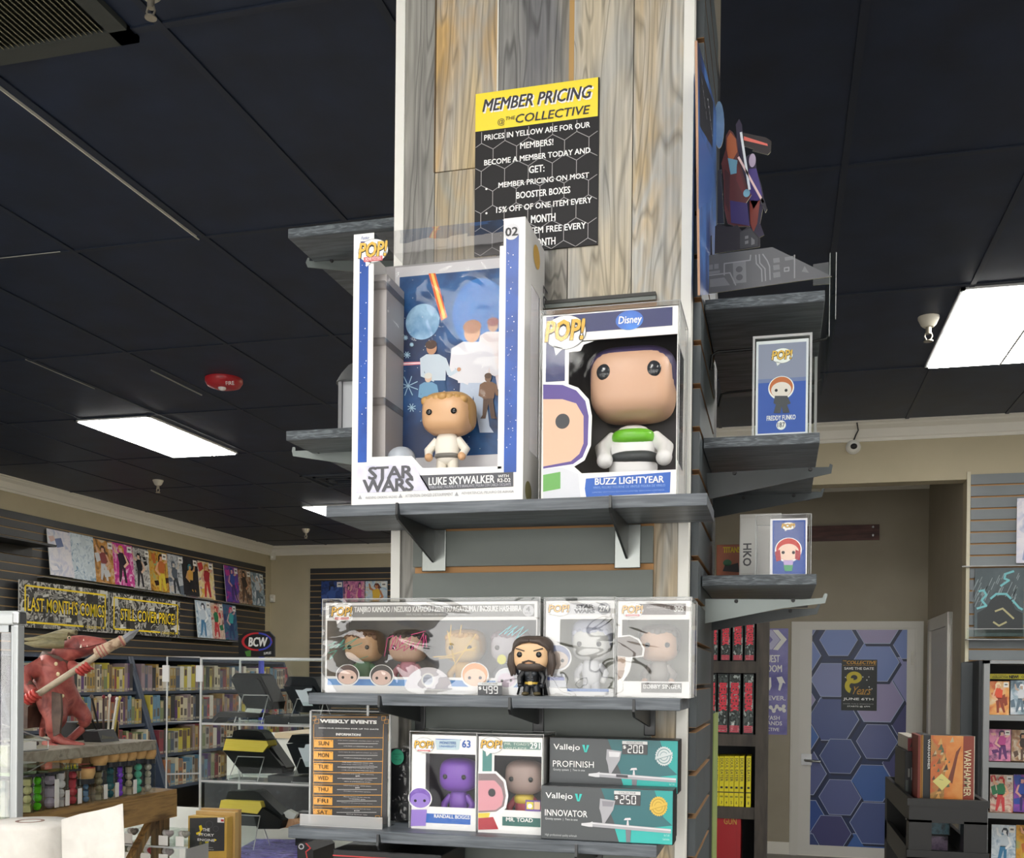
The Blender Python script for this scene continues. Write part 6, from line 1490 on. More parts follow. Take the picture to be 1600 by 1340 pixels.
mb = MB(); mb.box(rx0+.036, rx0+1.2, YF-.06, YF-.03, 0, rt-.02, mat('#20252a', .6)); part(mb, 'back_panel', t)
rz = []
for y in (556, 815, 1095, 1400):
    z = F.ab((900, y))[1]; rz.append(z)
    mb = MB(); mb.box(rx0+.036, rx0+1.2, YR, YF-.06, z-.02, z, mat('#a5886c', .5)); mb.box(rx0+.036, rx0+1.2, YR-.012, YR, z-.03, z+.005, RG); part(mb, 'rack_shelf', t)
t2 = thing('header_strip', 'yellow header strip lettered NEW on the comics rack', 'sign', (rx0+.3, YR+.1, F.ab((900, 357))[1]))
G = FY(YR+.10, C12); mb = MB(); a0, b0 = G.ab((858, 325)); a1, b1 = G.ab((1200, 357)); mb.box(a0, a1, YR+.10, YR+.104, b1, b0, mat('#d9cf2f', .45)); part(mb, 'strip', t2)
mb = MB(); G.text(mb, 'COLLECTIVE', (885, 338), (970, 350), INK, 2, .03); G.text(mb, 'THE WORLD OF', (893, 330), (960, 336), INK, 2, 0); G.text(mb, 'NEW!', (976, 333), (1028, 352), INK, 2, .06); G.text(mb, 'COLLECTIVE', (1045, 336), (1130, 350), INK, 2, .03); G.text(mb, 'NEW!', (858-45, 333), (868, 352), INK, 2, .06) if False else None; part(mb, 'lettering', t2)
RC = [((862, 366), (975, 552), 'orange', 'orange comic on the rack top shelf'), ((985, 362), (1098, 552), 'steel', 'teal and grey comic on the rack top shelf'),
      ((867, 630), (984, 808), 'mag', 'magenta comic on the rack second shelf'), ((990, 634), (1105, 808), 'brown', 'sepia comic on the rack second shelf'),
      ((872, 880), (996, 1090), 'red', 'red comic on the rack third shelf'), ((1002, 880), (1120, 1090), 'violet', 'violet and yellow comic on the rack third shelf'),
      ((880, 1155), (1010, 1390), 'ice', 'pale blue comic on the rack fourth shelf'), ((1016, 1158), (1140, 1390), 'gold', 'olive and gold comic on the rack fourth shelf')]
for i, (q0, q1, p, lab) in enumerate(RC): comic(F, q0, q1, lab, PAL[p], 50+i, 'comics on the magazine rack', YR+.06)

# ------------------------------------------------------------------ black cart with boxed games
YC2 = 4.6
F = FY(YC2, C12)
cx0 = F.ab((425, 1050))[0]; cx1 = F.ab((858, 1050))[0]; cz = F.ab((640, 1018))[1]; BKP = mat('#1a1b1d', .4)
t = thing('utility_cart', 'black utility cart carrying boxed games before the comics rack', 'cart', ((cx0+cx1)/2, YC2+.35, 0))
cd = 1.0; z2 = F.ab((640, 1330))[1]
mb = MB(); 
def tray(z, h=.10):
    mb = MB(); mb.box(cx0, cx1, YC2, YC2+.02, z-h, z, BKP); mb.box(cx0, cx1, YC2+cd-.02, YC2+cd, z-h, z, BKP); mb.box(cx0, cx0+.02, YC2+.02, YC2+cd-.02, z-h, z, BKP); mb.box(cx1-.02, cx1, YC2+.02, YC2+cd-.02, z-h, z, BKP); mb.box(cx0+.02, cx1-.02, YC2+.02, YC2+cd-.02, z-h, z-h+.02, BKP)
    for q in (.02,): mb.box(cx0-.008, cx1+.008, YC2-.008, YC2, z-.03, z, BKP)
    return mb
part(tray(cz), 'top_tray', t); part(tray(z2+.02, .10), 'lower_tray', t)
for (x, y) in ((cx0, YC2), (cx1-.09, YC2), (cx0, YC2+cd-.09), (cx1-.09, YC2+cd-.09)):
    mb = MB(); mb.box(x, x+.09, y, y+.09, .08, cz-.09, BKP); part(mb, 'post', t)
ctop = cz-.08
def gamebox(q0, q1, y, depth, m, label, draw=None, zb=None, sidem=None):
    G = FY(y, C12); a0, b0 = G.ab(q0); a1, _ = G.ab(q1); zb = ctop if zb is None else zb
    t = thing('game_box', label, 'boxed game', ((a0+a1)/2, y, zb), 'boxed games on the cart')
    mb = MB(); mb.box(a0, a1, y, y+depth, zb, b0, m); part(mb, 'carton', t, .002)
    if draw: mb = MB(); draw(FY(y-.0005, C12), mb, a0, a1, zb, b0); part(mb, 'printed_front', t)
    return t
def wh(G, mb, a0, a1, z0, z1):
    h = z1-z0; w = a1-a0; A = lambda u, v, l: G.at(a0+w*u, z0+h*v, l)
    bgm = noisemat('fiery_battle_print', ['#6b4a2c', '#b98a44', '#c9602c', '#d9853a'], 12, (1, 1, 1), .35, 5, .6, 0, 2)
    mb.poly([A(0, 0, 1), A(.66, 0, 1), A(.66, 1, 1), A(0, 1, 1)], bgm); mb.poly([A(.30, 0, 1.5), A(.74, 0, 1.5), A(.74, 1, 1.5), A(.36, 1, 1.5)], noisemat('orange_glow_print', ['#c9622c', '#e08a3c', '#e9a95c'], 9, rough=.35, seed=3))
    mb.poly([A(.74, 0, 1), A(1, 0, 1), A(1, 1, 1), A(.74, 1, 1)], mat('#8f3a26', .4))
    rr = random.Random(3)
    for k in range(26):
        u, v = rr.uniform(.06, .55), rr.uniform(.1, .95); s = rr.uniform(.02, .06)
        mb.poly([A(u-s, v-s*.6, 2+k*.02), A(u+s, v-s*.4, 2+k*.02), A(u+s*.4, v+s, 2+k*.02)], mat(rr.choice(('#4a3526', '#c9b48c', '#7a5a34', '#d9a45c', '#5c6a4a')), .4))
    mb.poly([A(.40, .45, 3), A(.50, .40, 3), A(.62, .75, 3), A(.70, .88, 3), A(.58, .80, 3), A(.50, .62, 3)], mat('#7a3a24', .4))
    vs, fs = glyphs('WARHAMMER', .04); mb.add([A(.76+.16*v, .83-.58*u, 4) for u, v in vs], fs, mat('#e9ddb4', .4))
    mb.poly([A(.985, 0, 5), A(1, 0, 5), A(1, 1, 5), A(.985, 1, 5)], mat('#e0d8c4', .5))
gamebox((545, 664), (783, 1012), YC2+.10, .10, mat('#23201c', .45), 'orange battle-scene game box with upright title and a sticky note', wh)
G = FY(YC2+.0985, C12); mb = MB(); mb.poly([G.pt((554, 918), 2), G.pt((604, 874), 2), G.pt((655, 920), 2), G.pt((606, 968), 2)], mat('#e6dc8c', .6)); q = [G.pt((590, 905), 3), G.pt((612, 910), 3), G.pt((612, 913), 3), G.pt((590, 908), 3)]; mb.poly(q, mat('#9c9668', .6)); solo(mb, 'sticky_note', 'pale yellow sticky note stuck on the orange game box', 'sticky note')
def wsp(G, mb, a0, a1, z0, z1):
    h = z1-z0; w = a1-a0; vs, fs = glyphs('WARHAMMER', .02); mb.add([G.at(a0+w*(.60+.25*v), z1-h*(.05+.38*u), 2) for u, v in vs], fs, INKW)
    vs, fs = glyphs('EDITION', .02); mb.add([G.at(a0+w*(.25+.25*v), z1-h*(.84+.13*u), 2) for u, v in vs], fs, INKW)
    mb.poly([G.at(a0, z0, 1), G.at(a0+w*.12, z0, 1), G.at(a0+w*.12, z1, 1), G.at(a0, z1, 1)], mat('#b9843a', .5))
gamebox((497, 662), (545, 1012), YC2+.105, .22, mat('#22262a', .45), 'dark game box spine with white upright letters beside the orange box', wsp)
def thin(G, mb, a0, a1, z0, z1): mb.poly([G.at(a0+(a1-a0)*.6, z0, 1), G.at(a0+(a1-a0)*.8, z0, 1), G.at(a0+(a1-a0)*.8, z1, 1), G.at(a0+(a1-a0)*.6, z1, 1)], mat('#c98a3a', .5))
gamebox((474, 664), (495, 1012), YC2+.11, .22, mat('#7a2f26', .45), 'thin red-brown book between the dark boxes on the cart', thin)
def blk(G, mb, a0, a1, z0, z1):
    h = z1-z0; w = a1-a0
    for (u0, v0, u1, v1, c) in ((.25, .55, .40, .70, '#9c9c98'), (.50, .50, .85, .72, '#b9bcbd'), (.55, .08, .85, .25, '#6d7074'), (.1, .3, .3, .5, '#55605c')): mb.poly([G.at(a0+w*u0, z0+h*v0, 1), G.at(a0+w*u1, z0+h*v0, 1), G.at(a0+w*u1, z0+h*v1, 1), G.at(a0+w*u0, z0+h*v1, 1)], mat(c, .4))
gamebox((402, 752), (470, 1000), YC2+.3, .4, mat('#1d2024', .4), 'black game box with grey portraits at the left of the cart', blk)
zt_ = FY(YC2+.3, C12).ab((402, 752))[1]
def redp(G, mb, a0, a1, z0, z1):
    w = a1-a0; h = z1-z0; mb.poly([G.at(a0+w*.0, z0, 1), G.at(a1, z0, 1), G.at(a1, z1-h*.1, 1), G.at(a0+w*.0, z1-h*.1, 1)], mat('#8f2a30', .4)); mb.poly([G.at(a0+w*.4, z0, 2), G.at(a0+w*.95, z0+h*.1, 2), G.at(a0+w*.8, z0+h*.45, 2)], mat('#e9e4e0', .4)); mb.poly([G.at(a0+w*.2, z0+h*.2, 2), G.at(a0+w*.6, z0+h*.5, 2), G.at(a0+w*.4, z0+h*.8, 2)], mat('#201a1c', .4))
gamebox((418, 672), (478, 752), YC2+.32, .4, mat('#b9b3a8', .45), 'red and white game box on top of the black one on the cart', redp, zt_+.0005)
def lowbox(cols):
    def d(G, mb, a0, a1, z0, z1):
        w = a1-a0; h = z1-z0; mb.poly([G.at(a0+w*.32, z0+h*.05, 1), G.at(a1-w*.02, z0+h*.05, 1), G.at(a1-w*.02, z1-h*.05, 1), G.at(a0+w*.32, z1-h*.05, 1)], noisemat('army_print', cols, 30, (1, 1, 1), .35, seed=len(cols[0])+int(z0*10)))
        for vv in (.28, .74):
            for i in range(20):
                t0, t1 = 2*math.pi*i/20, 2*math.pi*(i+1)/20; r0, r1 = h*.12, h*.17; cxx = a0+w*.17; cyy = z0+h*vv
                mb.poly([G.at(cxx+r0*math.cos(t0), cyy+r0*math.sin(t0), 2), G.at(cxx+r1*math.cos(t0), cyy+r1*math.sin(t0), 2), G.at(cxx+r1*math.cos(t1), cyy+r1*math.sin(t1), 2), G.at(cxx+r0*math.cos(t1), cyy+r0*math.sin(t1), 2)], INKW)
    return d
zl_ = z2-.06
zm_ = FY(YC2+.25, C12).ab((460, 1210))[1]
gamebox((460, 1208), (640, 1330), YC2+.25, .3, mat('#15171a', .4), 'purple army game box on the lower cart tray', lowbox(['#4a3a5c', '#8c7a94', '#2f2438']), zl_)
gamebox((460, 1100), (650, 1206), YC2+.25, .3, mat('#15171a', .4), 'blue army game box stacked on the purple one in the cart', lowbox(['#1f3f4c', '#4a7a8c', '#16262e']), zm_+.001)
# ------------------------------------------------------------------ left wall: slats, comics, signs
XS = XL+.02
top0 = onX(0, 793, XS); top1 = onX(415, 886, XS)
SZ = (top0.z+top1.z)/2; SY0, SY1 = .5, top1.y
t = thing('slat_wall', 'black slatted display wall with tan grooves along the left', 'slat wall', (XL, (SY0+SY1)/2, 0), kind='structure')
MDF2 = mat('#a98c62', .6); SLB = noisemat('black_slat', ['#2c2d2f', '#36383b'], 2, rough=.42)
mb = MB(); mb.box(XL+.0005, XL+.008, SY0, SY1, .1, SZ, MDF2); part(mb, 'backing', t)
mb = MB(); z = SZ; sp = .083
while z > .2: mb.box(XL+.006, XS, SY0, SY1, z-sp+.013, z, SLB); z -= sp
part(mb, 'slats', t)
CA = (0, 720, .275)
F = FXr(XL+.06, CA)
ROW = [((275, 382), (410, 665), 'pale', 'pale violet comic, first from the black tray in the long upper row'), ((405, 405), (534, 685), 'ice', 'ice blue comic, second from the black tray in the long upper row'),
       ((530, 437), (646, 702), 'fire', 'brown and cream comic, third from the black tray in the long upper row'), ((643, 460), (755, 716), 'pink', 'bright pink comic in the long upper row'),
       ((752, 487), (852, 736), 'noir', 'black and white comic beside the bright pink one'), ((848, 503), (952, 750), 'gold', 'golden comic in the middle of the long upper row'),
       ((943, 523), (1043, 765), 'grey', 'grey comic beside the golden one'), ((1036, 543), (1124, 772), 'dark', 'black comic near the far end of the long upper row'),
       ((1118, 562), (1214, 790), 'sun', 'yellow and purple comic ending the long upper row'), ((1278, 590), (1354, 810), 'violet', 'violet comic, first of three near the far corner'),
       ((1350, 610), (1426, 818), 'brown', 'brown comic, middle of three near the far corner'), ((1424, 628), (1498, 828), 'steel', 'steel grey comic closest to the far corner')]
ROW2 = [((1115, 788), (1198, 1008), 'ice', 'white and blue comic below the long row'), ((1197, 803), (1270, 1014), 'red', 'red-haired cover comic below the long row'), ((1270, 810), (1344, 1020), 'teal', 'teal and purple comic below the long row near the oval sign')]
for i, (q0, q1, p, lab) in enumerate(ROW+ROW2):
    a0, b0 = F.ab(q0); a1, b1 = F.ab(q1)
    t = thing('comic_book', lab, 'comic book', (XL+.06, (a0+a1)/2, b1), 'comics on the left slat wall')
    mb = MB(); dx = .05
    P = lambda u, v, l: Vector((XL+.09-dx*v+l*.0006, a0+(a1-a0)*u, b1+(b0-b1)*v))
    mb.prism([P(0, 0, 0), P(1, 0, 0), P(1, 1, 0), P(0, 1, 0)], (-.006, 0, 0), CARD); part(mb, 'board', t)
    mb = MB(); cover_art(mb, P, PAL[p], 100+i, i not in (0, 1), i not in (0, 1)); part(mb, 'printed_cover', t)
def ledge(q0, q1, label, X=XL+.02, d=.09, h=.03):
    p0 = onX(*q0, X+d); p1 = onX(*q1, X+d); z = (p0.z+p1.z)/2; mb = MB()
    mb.box(X, X+d, p0.y, p1.y, z-.006, z-.001, ACREDGE); mb.box(X+d-.004, X+d, p0.y, p1.y, z-.001, z+h*.6, ACRYL); mb.box(X, X+.005, p0.y, p1.y, z-.05, z-.006, ACRYL)
    solo(mb, 'display_ledge', label, 'ledge', None, 'clear ledges on the left slat wall')
ledge((70, 901), (334, 937), 'clear display ledge under the long upper row of comics'); ledge((350, 940), (414, 949), 'clear display ledge under the three comics near the far corner'); ledge((278, 994), (372, 1003), 'clear display ledge under the lower row of three comics')
mb = MB(); p0 = onX(-60, 838, XL+.3); p1 = onX(86, 853, XL+.3); mb.box(XL+.02, XL+.32, p0.y, p1.y, p1.z-.01, p1.z+.01, BLACK); mb.box(XL+.02, XL+.04, p0.y, p1.y, p1.z-.1, p1.z, BLACK); solo(mb, 'display_tray', 'black flat display tray sticking out of the left slat wall', 'tray')
def collage(mb, A, seed):
    rr = random.Random(seed)
    BWN = noisemat('ink_collage', ['#2a2a2a', '#b5b3ae', '#3c3c3b', '#9c9a96', '#5a5a58'], 8, (1, 1, 1), .5, 3, 1.0, 0, seed, const=True, lo=.32, hi=.66)
    mb.poly([A(0, 0, 1), A(1, 0, 1), A(1, 1, 1), A(0, 1, 1)], BWN)
    for i in range(44):
        u, v = rr.random()*.93, rr.random()*.85; w, h = rr.uniform(.03, .10), rr.uniform(.08, .3); c = rr.choice(('#c9c8c3', '#2a2a2a', '#7d7d7b', '#d5d4cf', '#3c3c3b', '#1f1f1f', '#9a9995'))
        mb.poly([A(u, v, 2+i*.01), A(min(1, u+w), v+rr.uniform(0, .04), 2+i*.01), A(min(1, u+w*.9), min(1, v+h), 2+i*.01), A(u+.01, min(1, v+h*.8), 2+i*.01)], mat(c, .5))
def bigsign(q, lines, label, seed):
    a0, b0 = FSG.ab(q[0]); a1, b1 = FSG.ab(q[1]); X = FSG.p.x
    t = thing('sign', label, 'sign', (X, (a0+a1)/2, b1))
    A = lambda u, v, l: Vector((X+l*.0008, a0+(a1-a0)*u, b1+(b0-b1)*v))
    mb = MB(); mb.box(X-.012, X, a0, a1, b1, b0, mat('#dcdad4', .5)); part(mb, 'panel', t)
    mb = MB(); collage(mb, A, seed); YB2_ = mat('#f0d21c', .45)
    for (u0, v0, u1, v1) in ((.05, .87, .97, .91), (.05, .09, .70, .13), (.93, .09, .97, .13), (.05, .09, .065, .91), (.955, .09, .97, .91)): mb.poly([A(u0, v0, 4), A(u1, v0, 4), A(u1, v1, 4), A(u0, v1, 4)], YB2_)
    s, u0, v0, u1, v1 = lines
    for off, m, l in ((.0, INK, 5), (0, YB2_, 6)):
        vs, fs = glyphs(s, .075 if l == 5 else .03); mb.add([A(u0+(u1-u0)*x+(-.012+.024*x if l == 5 else 0), v0+(v1-v0)*y+(-.03+.06*y if l == 5 else 0), l) for x, y in vs], fs, m)
    vs, fs = glyphs('COLLECTIVE', .03); mb.add([A(.72+.19*x, .075+.06*y, 6) for x, y in vs], fs, YB2_)
    part(mb, 'printed_face', t)
FSG = FXr(XL+.10, CA)
bigsign(((110, 672), (612, 976)), ("LAST MONTH'S COMICS", .08, .35, .95, .66), 'black and white comic collage sign with a long yellow three-word line, nearer the statue', 61)
bigsign(((622, 746), (1020, 1004)), ('STILL COVER PRICE!', .14, .34, .92, .64), 'black and white comic collage sign with yellow lettering ending in an exclamation mark', 62)
# far back wall slats and comics
YB3_ = YB-.02
f0 = onY(485, 888, YB3_); f1 = onY(607, 886, YB3_)
t = thing('slat_wall', 'black slatted panel on the far back wall', 'slat wall', ((f0.x+f1.x)/2, YB, 0), kind='structure')
mb = MB(); mb.box(f0.x, f1.x+1.2, YB-.008, YB-.0005, .2, f0.z, MDF2); part(mb, 'backing', t); mb = MB(); z = f0.z; sp = onY(500, 888, YB3_).z-onY(500, 897.1, YB3_).z
while z > .3: mb.box(f0.x, f1.x+1.2, YB3_, YB-.006, z-sp+.014, z, SLB); z -= sp
part(mb, 'slats', t)
CB = (440, 860, .1125)
F = FY(YB-.06, CB)
for i, (x0, x1, p, lab) in enumerate(((552, 850, 'night', 'dark blue comic on the far back wall'), (858, 1000, 'mag', 'pink and black comic on the far back wall'), (1003, 1148, 'mag', 'pale pink and purple comic on the far back wall'), (1165, 1465, 'beach', 'blue and yellow sunny comic on the far back wall'))):
    comic(F, (x0, 425), (x1, 890), lab, PAL[p], 140+i, 'comics on the far back wall', YB-.06, price=i in (0, 3))
p0 = FY(YB-.05, CB).pt((540, 900)); p1 = FY(YB-.05, CB).pt((1500, 900))
mb = MB(); mb.box(p0.x, p1.x, YB-.08, YB-.02, p0.z-.012, p0.z-.002, ACREDGE); solo(mb, 'display_ledge', 'clear display ledge under the comics on the far back wall', 'ledge')

# ------------------------------------------------------------------ navy bookcases with books
NVY = noisemat('navy_cabinet_paint', ['#27303f', '#2f3a4c'], 3, rough=.5)
def xf(Z): return -5.95-(Z-.94)*.33
LV = [1.40, 1.09, .78, .47]
BTOP = 1.74
def bookcase(y0, y1, label):
    t = thing('bookcase', label, 'bookcase', (-6.3, (y0+y1)/2, 0))
    for yy in (y0, y1-.04):
        mb = MB(); mb.prism([(-6.72, yy, 0), (xf(0)+.03, yy, 0), (xf(BTOP)+.03, yy, BTOP), (-6.72, yy, BTOP)], (0, .04, 0), NVY); part(mb, 'side_panel', t)
    mb = MB(); mb.box(-6.735, -6.72, y0, y1, 0, BTOP, mat('#1a1f28', .6)); part(mb, 'back_panel', t)
    mb = MB(); mb.box(-6.72, xf(BTOP)+.03, y0+.04, y1-.04, BTOP-.03, BTOP, NVY); part(mb, 'top_board', t)
    for z in LV:
        mb = MB(); mb.box(-6.72, xf(z)+.02, y0+.04, y1-.04, z-.03, z, NVY); part(mb, 'shelf_board', t)
def px2y(x): return onX(x, 1080, -5.95).y
yA1 = px2y(236); yA0 = px2y(20); yB1 = px2y(470)
bookcase(yA0, yA1-.002, 'navy bookcase behind the red creature statue'); bookcase(yA1+.002, yB1, 'navy bookcase behind the clear acrylic display case')
SPC = [('#8c8a84', 'grey'), ('#a8a08c', 'cream'), ('#6b2f38', 'dark red'), ('#3f4a5c', 'slate'), ('#5c4a3a', 'brown'), ('#8a7038', 'mustard'), ('#4a2f5c', 'purple'), ('#2a2c30', 'black'), ('#b0a48c', 'tan'), ('#8c5a3a', 'rust'), ('#b5b1a6', 'white'), ('#5f6a4a', 'olive'), ('#a03c44', 'red'), ('#4f6f84', 'blue'), ('#a3963f', 'yellow'), ('#7a6a70', 'mauve')]
BKM = {}
def book_mesh(ci, th, h):
    key = (ci, th, h)
    if key in BKM: return BKM[key]
    c = SPC[ci][0]; mb = MB(); mb.box(-.17, 0, 0, th, 0, h, mat(c, .4))
    c2 = ('#3a3338', '#8d8272', '#4a3a3a', '#6b625c', '#2c3038', '#94886e')[ci % 6]; c3 = ('#55504c', '#2f2a2c', '#7d7468', '#4a4238')[(ci+int(h*200)) % 4]
    if ci % 3 != 1: mb.poly([(.0006, th*.15, h*.66), (.0006, th*.85, h*.66), (.0006, th*.85, h*.95), (.0006, th*.15, h*.95)], mat(c2, .4))
    if ci % 4 < 2: mb.poly([(.0006, th*.2, h*.22), (.0006, th*.8, h*.22), (.0006, th*.8, h*.52), (.0006, th*.2, h*.52)], mat(c3, .4))
    mb.poly([(.0006, th*.1, h*.04), (.0006, th*.9, h*.04), (.0006, th*.9, h*.12), (.0006, th*.1, h*.12)], mat('#8a847a', .4))
    BKM[key] = mb.data('book'); return BKM[key]
def ordinal(n):
    return '%d%s' % (n, 'th' if 10 <= n % 100 <= 20 else {1: 'st', 2: 'nd', 3: 'rd'}.get(n % 10, 'th'))
ROWN = ['top', 'second', 'third', 'bottom']
def fill(y0, y1, lv, zi, case, lo, hi):
    y = y0; n = 0; rr = random.Random(int(y0*100)+zi)
    while True:
        th = rr.choice((lo, (lo+hi)/2, hi)); h = rr.choice((.215, .235, .255, .27)); 
        if y+th > y1: break
        ci = rr.randrange(len(SPC)); n += 1
        o = bpy.data.objects.new('book', book_mesh(ci, round(th, 4), h)); COL.objects.link(o)
        o.location = (xf(lv)-.0, y, lv); tag(o, '%s-spined book, %s from near end, %s shelf, navy %s' % (SPC[ci][1], ordinal(n), ROWN[zi], case), 'book', 'books in the navy bookcases')
        y += th+.0015
        if rr.random() < .05: y += .03
for zi in (0, 1, 2): fill(px2y(60), yA1-.05, LV[zi], zi, 'bookcase behind the statue', .028, .05)
for zi in range(4): fill(yA1+.06, yB1-.06, LV[zi], zi, 'bookcase behind the acrylic case', .045, .075)

# oval logo sign on a pole
YBC_ = 10.2
F = FY(YBC_, (200, 980, .26868))
t = thing('logo_sign', 'black eight-sided sign with a red and blue oval logo on a blue pole', 'sign', F.pt((755, 168)))
mb = MB(); mb.prism([F.pt(q) for q in ((640, 60), (680, 30), (820, 22), (850, 55), (850, 170), (645, 170))], (0, .03, 0), mat('#1d1f22', .4)); part(mb, 'panel', t)
mb = MB(); F.ell(mb, (750, 82), 90, 54, mat('#c9303a', .4), 3); 
F.poly(mb, [(760, 28), (800, 36), (832, 60), (840, 86), (828, 110), (800, 128), (760, 136)], mat('#3f4fc4', .4), 4); F.ell(mb, (752, 82), 76, 44, mat('#15161a', .4), 5); F.text(mb, 'BCW', (705, 58), (808, 110), INKW, 7, .05, .1)
F.text(mb, 'SUPPLIES', (790, 142), (832, 156), INKW, 4, .02, 0, 1, 2, .1); F.poly(mb, [(680, 140), (715, 130), (715, 168), (690, 168)], mat('#4f8a3a', .5), 3)
part(mb, 'printed_face', t)
mb = MB(); p0 = F.pt((768, 165)); mb.tube([(p0.x, YBC_+.03, 0), (p0.x, YBC_+.03, p0.z+.05)], .03, mat('#3c48b8', .4), 12); part(mb, 'pole', t)
mb = MB(); mb.lathe([(.25, 0), (.25, .02), (.04, .05)], (p0.x, YBC_+.03, 0), BLACK, 20); part(mb, 'foot', t)

# ------------------------------------------------------------------ sales counter
CZ = 1.03
CT = noisemat('pale_counter', ['#c2bfb8', '#cdcac4'], 3, rough=.4)
t = thing('counter', 'pale sales counter at the lower left', 'counter', (-1.75, 2.5, 0))
mb = MB(); mb.box(-2.9, -.74, 1.15, 3.75, CZ-.04, CZ, CT); part(mb, 'worktop', t, .004)
mb = MB(); mb.box(-2.85, -.78, 1.2, 3.7, 0, CZ-.04, mat('#4d4a46', .6)); part(mb, 'body', t)
# wooden dice stand
XE = -1.60
pa = onX(35, 1187, XE); pb = onX(237, 1161, XE); slab = (pa.z+pb.z)/2+.012
qa = onX(40, 1269, XE); qb = onX(262, 1236, XE); low = (qa.z+qb.z)/2
y0, y1 = qa.y-.10, qb.y+.0
SLABW = noisemat('speckled_grey_slab', ['#6d675c', '#9c9585', '#847c6d', '#b0a998'], 22, (1, 1, 1), .6, 6, 1, .3); RUST = woodmat('rustic_stand_wood', ('#a5834f', '#8a6a3f', '#6b5030'), 40, 1.0)
t = thing('display_stand', 'rustic wooden stand with a grey slab top holding dice tubes', 'stand', (XE-.15, (y0+y1)/2, CZ))
mb = MB(); mb.box(XE-.34, XE+.002, y0, pb.y+.02, slab-.026, slab, SLABW); part(mb, 'top_slab', t, .002)
mb = MB(); mb.box(XE-.34, XE+.015, y0, y1+.02, low-.012, low, noisemat('rustic_board', ['#8a6a40', '#a8834f', '#6b4f2e'], 8, (8, 1, 8), .6)); part(mb, 'lower_board', t)
mb = MB(); mb.box(XE+.0, XE+.016, y0, y1+.02, low-.075, low-.0125, noisemat('rustic_board', ['#8a6a40', '#a8834f', '#6b4f2e'], 8, (8, 1, 8), .6)); part(mb, 'front_apron', t)
for yy in (y0, y1-.03):
    mb = MB(); mb.box(XE-.03, XE+.0, yy, yy+.04, CZ, low-.0125, RUST); mb.box(XE-.34, XE-.31, yy, yy+.04, CZ, low-.0125, RUST); part(mb, 'leg', t)
mb = MB(); mb.prism([(XE-.005, y1-.03, low-.075), (XE-.005, y1-.06, low-.075), (XE-.005, y1-.20, CZ+.02), (XE-.005, y1-.17, CZ+.02)], (-.02, 0, 0), RUST); part(mb, 'cross_brace', t)
mb = MB(); mb.box(XE-.34, XE-.33, y0, y1, low+.0, slab-.026, mat('#1e1f22', .6)); part(mb, 'back_panel', t)
for yy in (y0+.002, y1-.012):
    mb = MB(); mb.box(XE-.33, XE-.22, yy, yy+.012, low, slab-.026, RUST); part(mb, 'upright', t)
# dice tubes
CD = (0, 1160, .1875)
def die_mesh(r, m, kind):
    mb = MB()
    if kind == 0: mb.box(-r*.75, r*.75, -r*.75, r*.75, -r*.75, r*.75, m, Matrix.Rotation(.5, 3, 'Z') @ Matrix.Rotation(.3, 3, 'X'))
    elif kind == 1: mb.ell((0, 0, 0), (r, r, r), m, 6, 4, smooth=False)
    elif kind == 2: mb.ell((0, 0, 0), (r, r, r), m, 10, 6, smooth=False)
    else: mb.ell((0, 0, 0), (r, r, r), m, 16, 10)
    return mb
TUBES = [(228, 150, 575, '#a9a878', 'olive', 4), (310, 145, 560, '#55b51f', 'bright green', 4), (415, 130, 560, '#9a8fa0', 'pale grey', 3), (505, 105, 530, '#d9d7d8', 'white', 4), (605, 105, 520, '#b5454f', 'red', 4), (715, 215, 500, '#5f7c9c', 'blue grey', 3),
         (822, 105, 495, '#8d8468', 'brown', 4), (918, 80, 485, '#2f6068', 'dark teal', 4), (998, 75, 470, '#7b3fd0', 'violet', 5), (1072, 70, 450, '#b9ac94', 'beige', 4), (1148, 55, 437, '#5fc0a4', 'mint green', 4), (1232, 58, 420, '#b0aa9c', 'pearl', 4)]
TUBEM = clearmat('tube_plastic', tint='#f8faf8', ior=1.4, rough=.03, gain=.25)
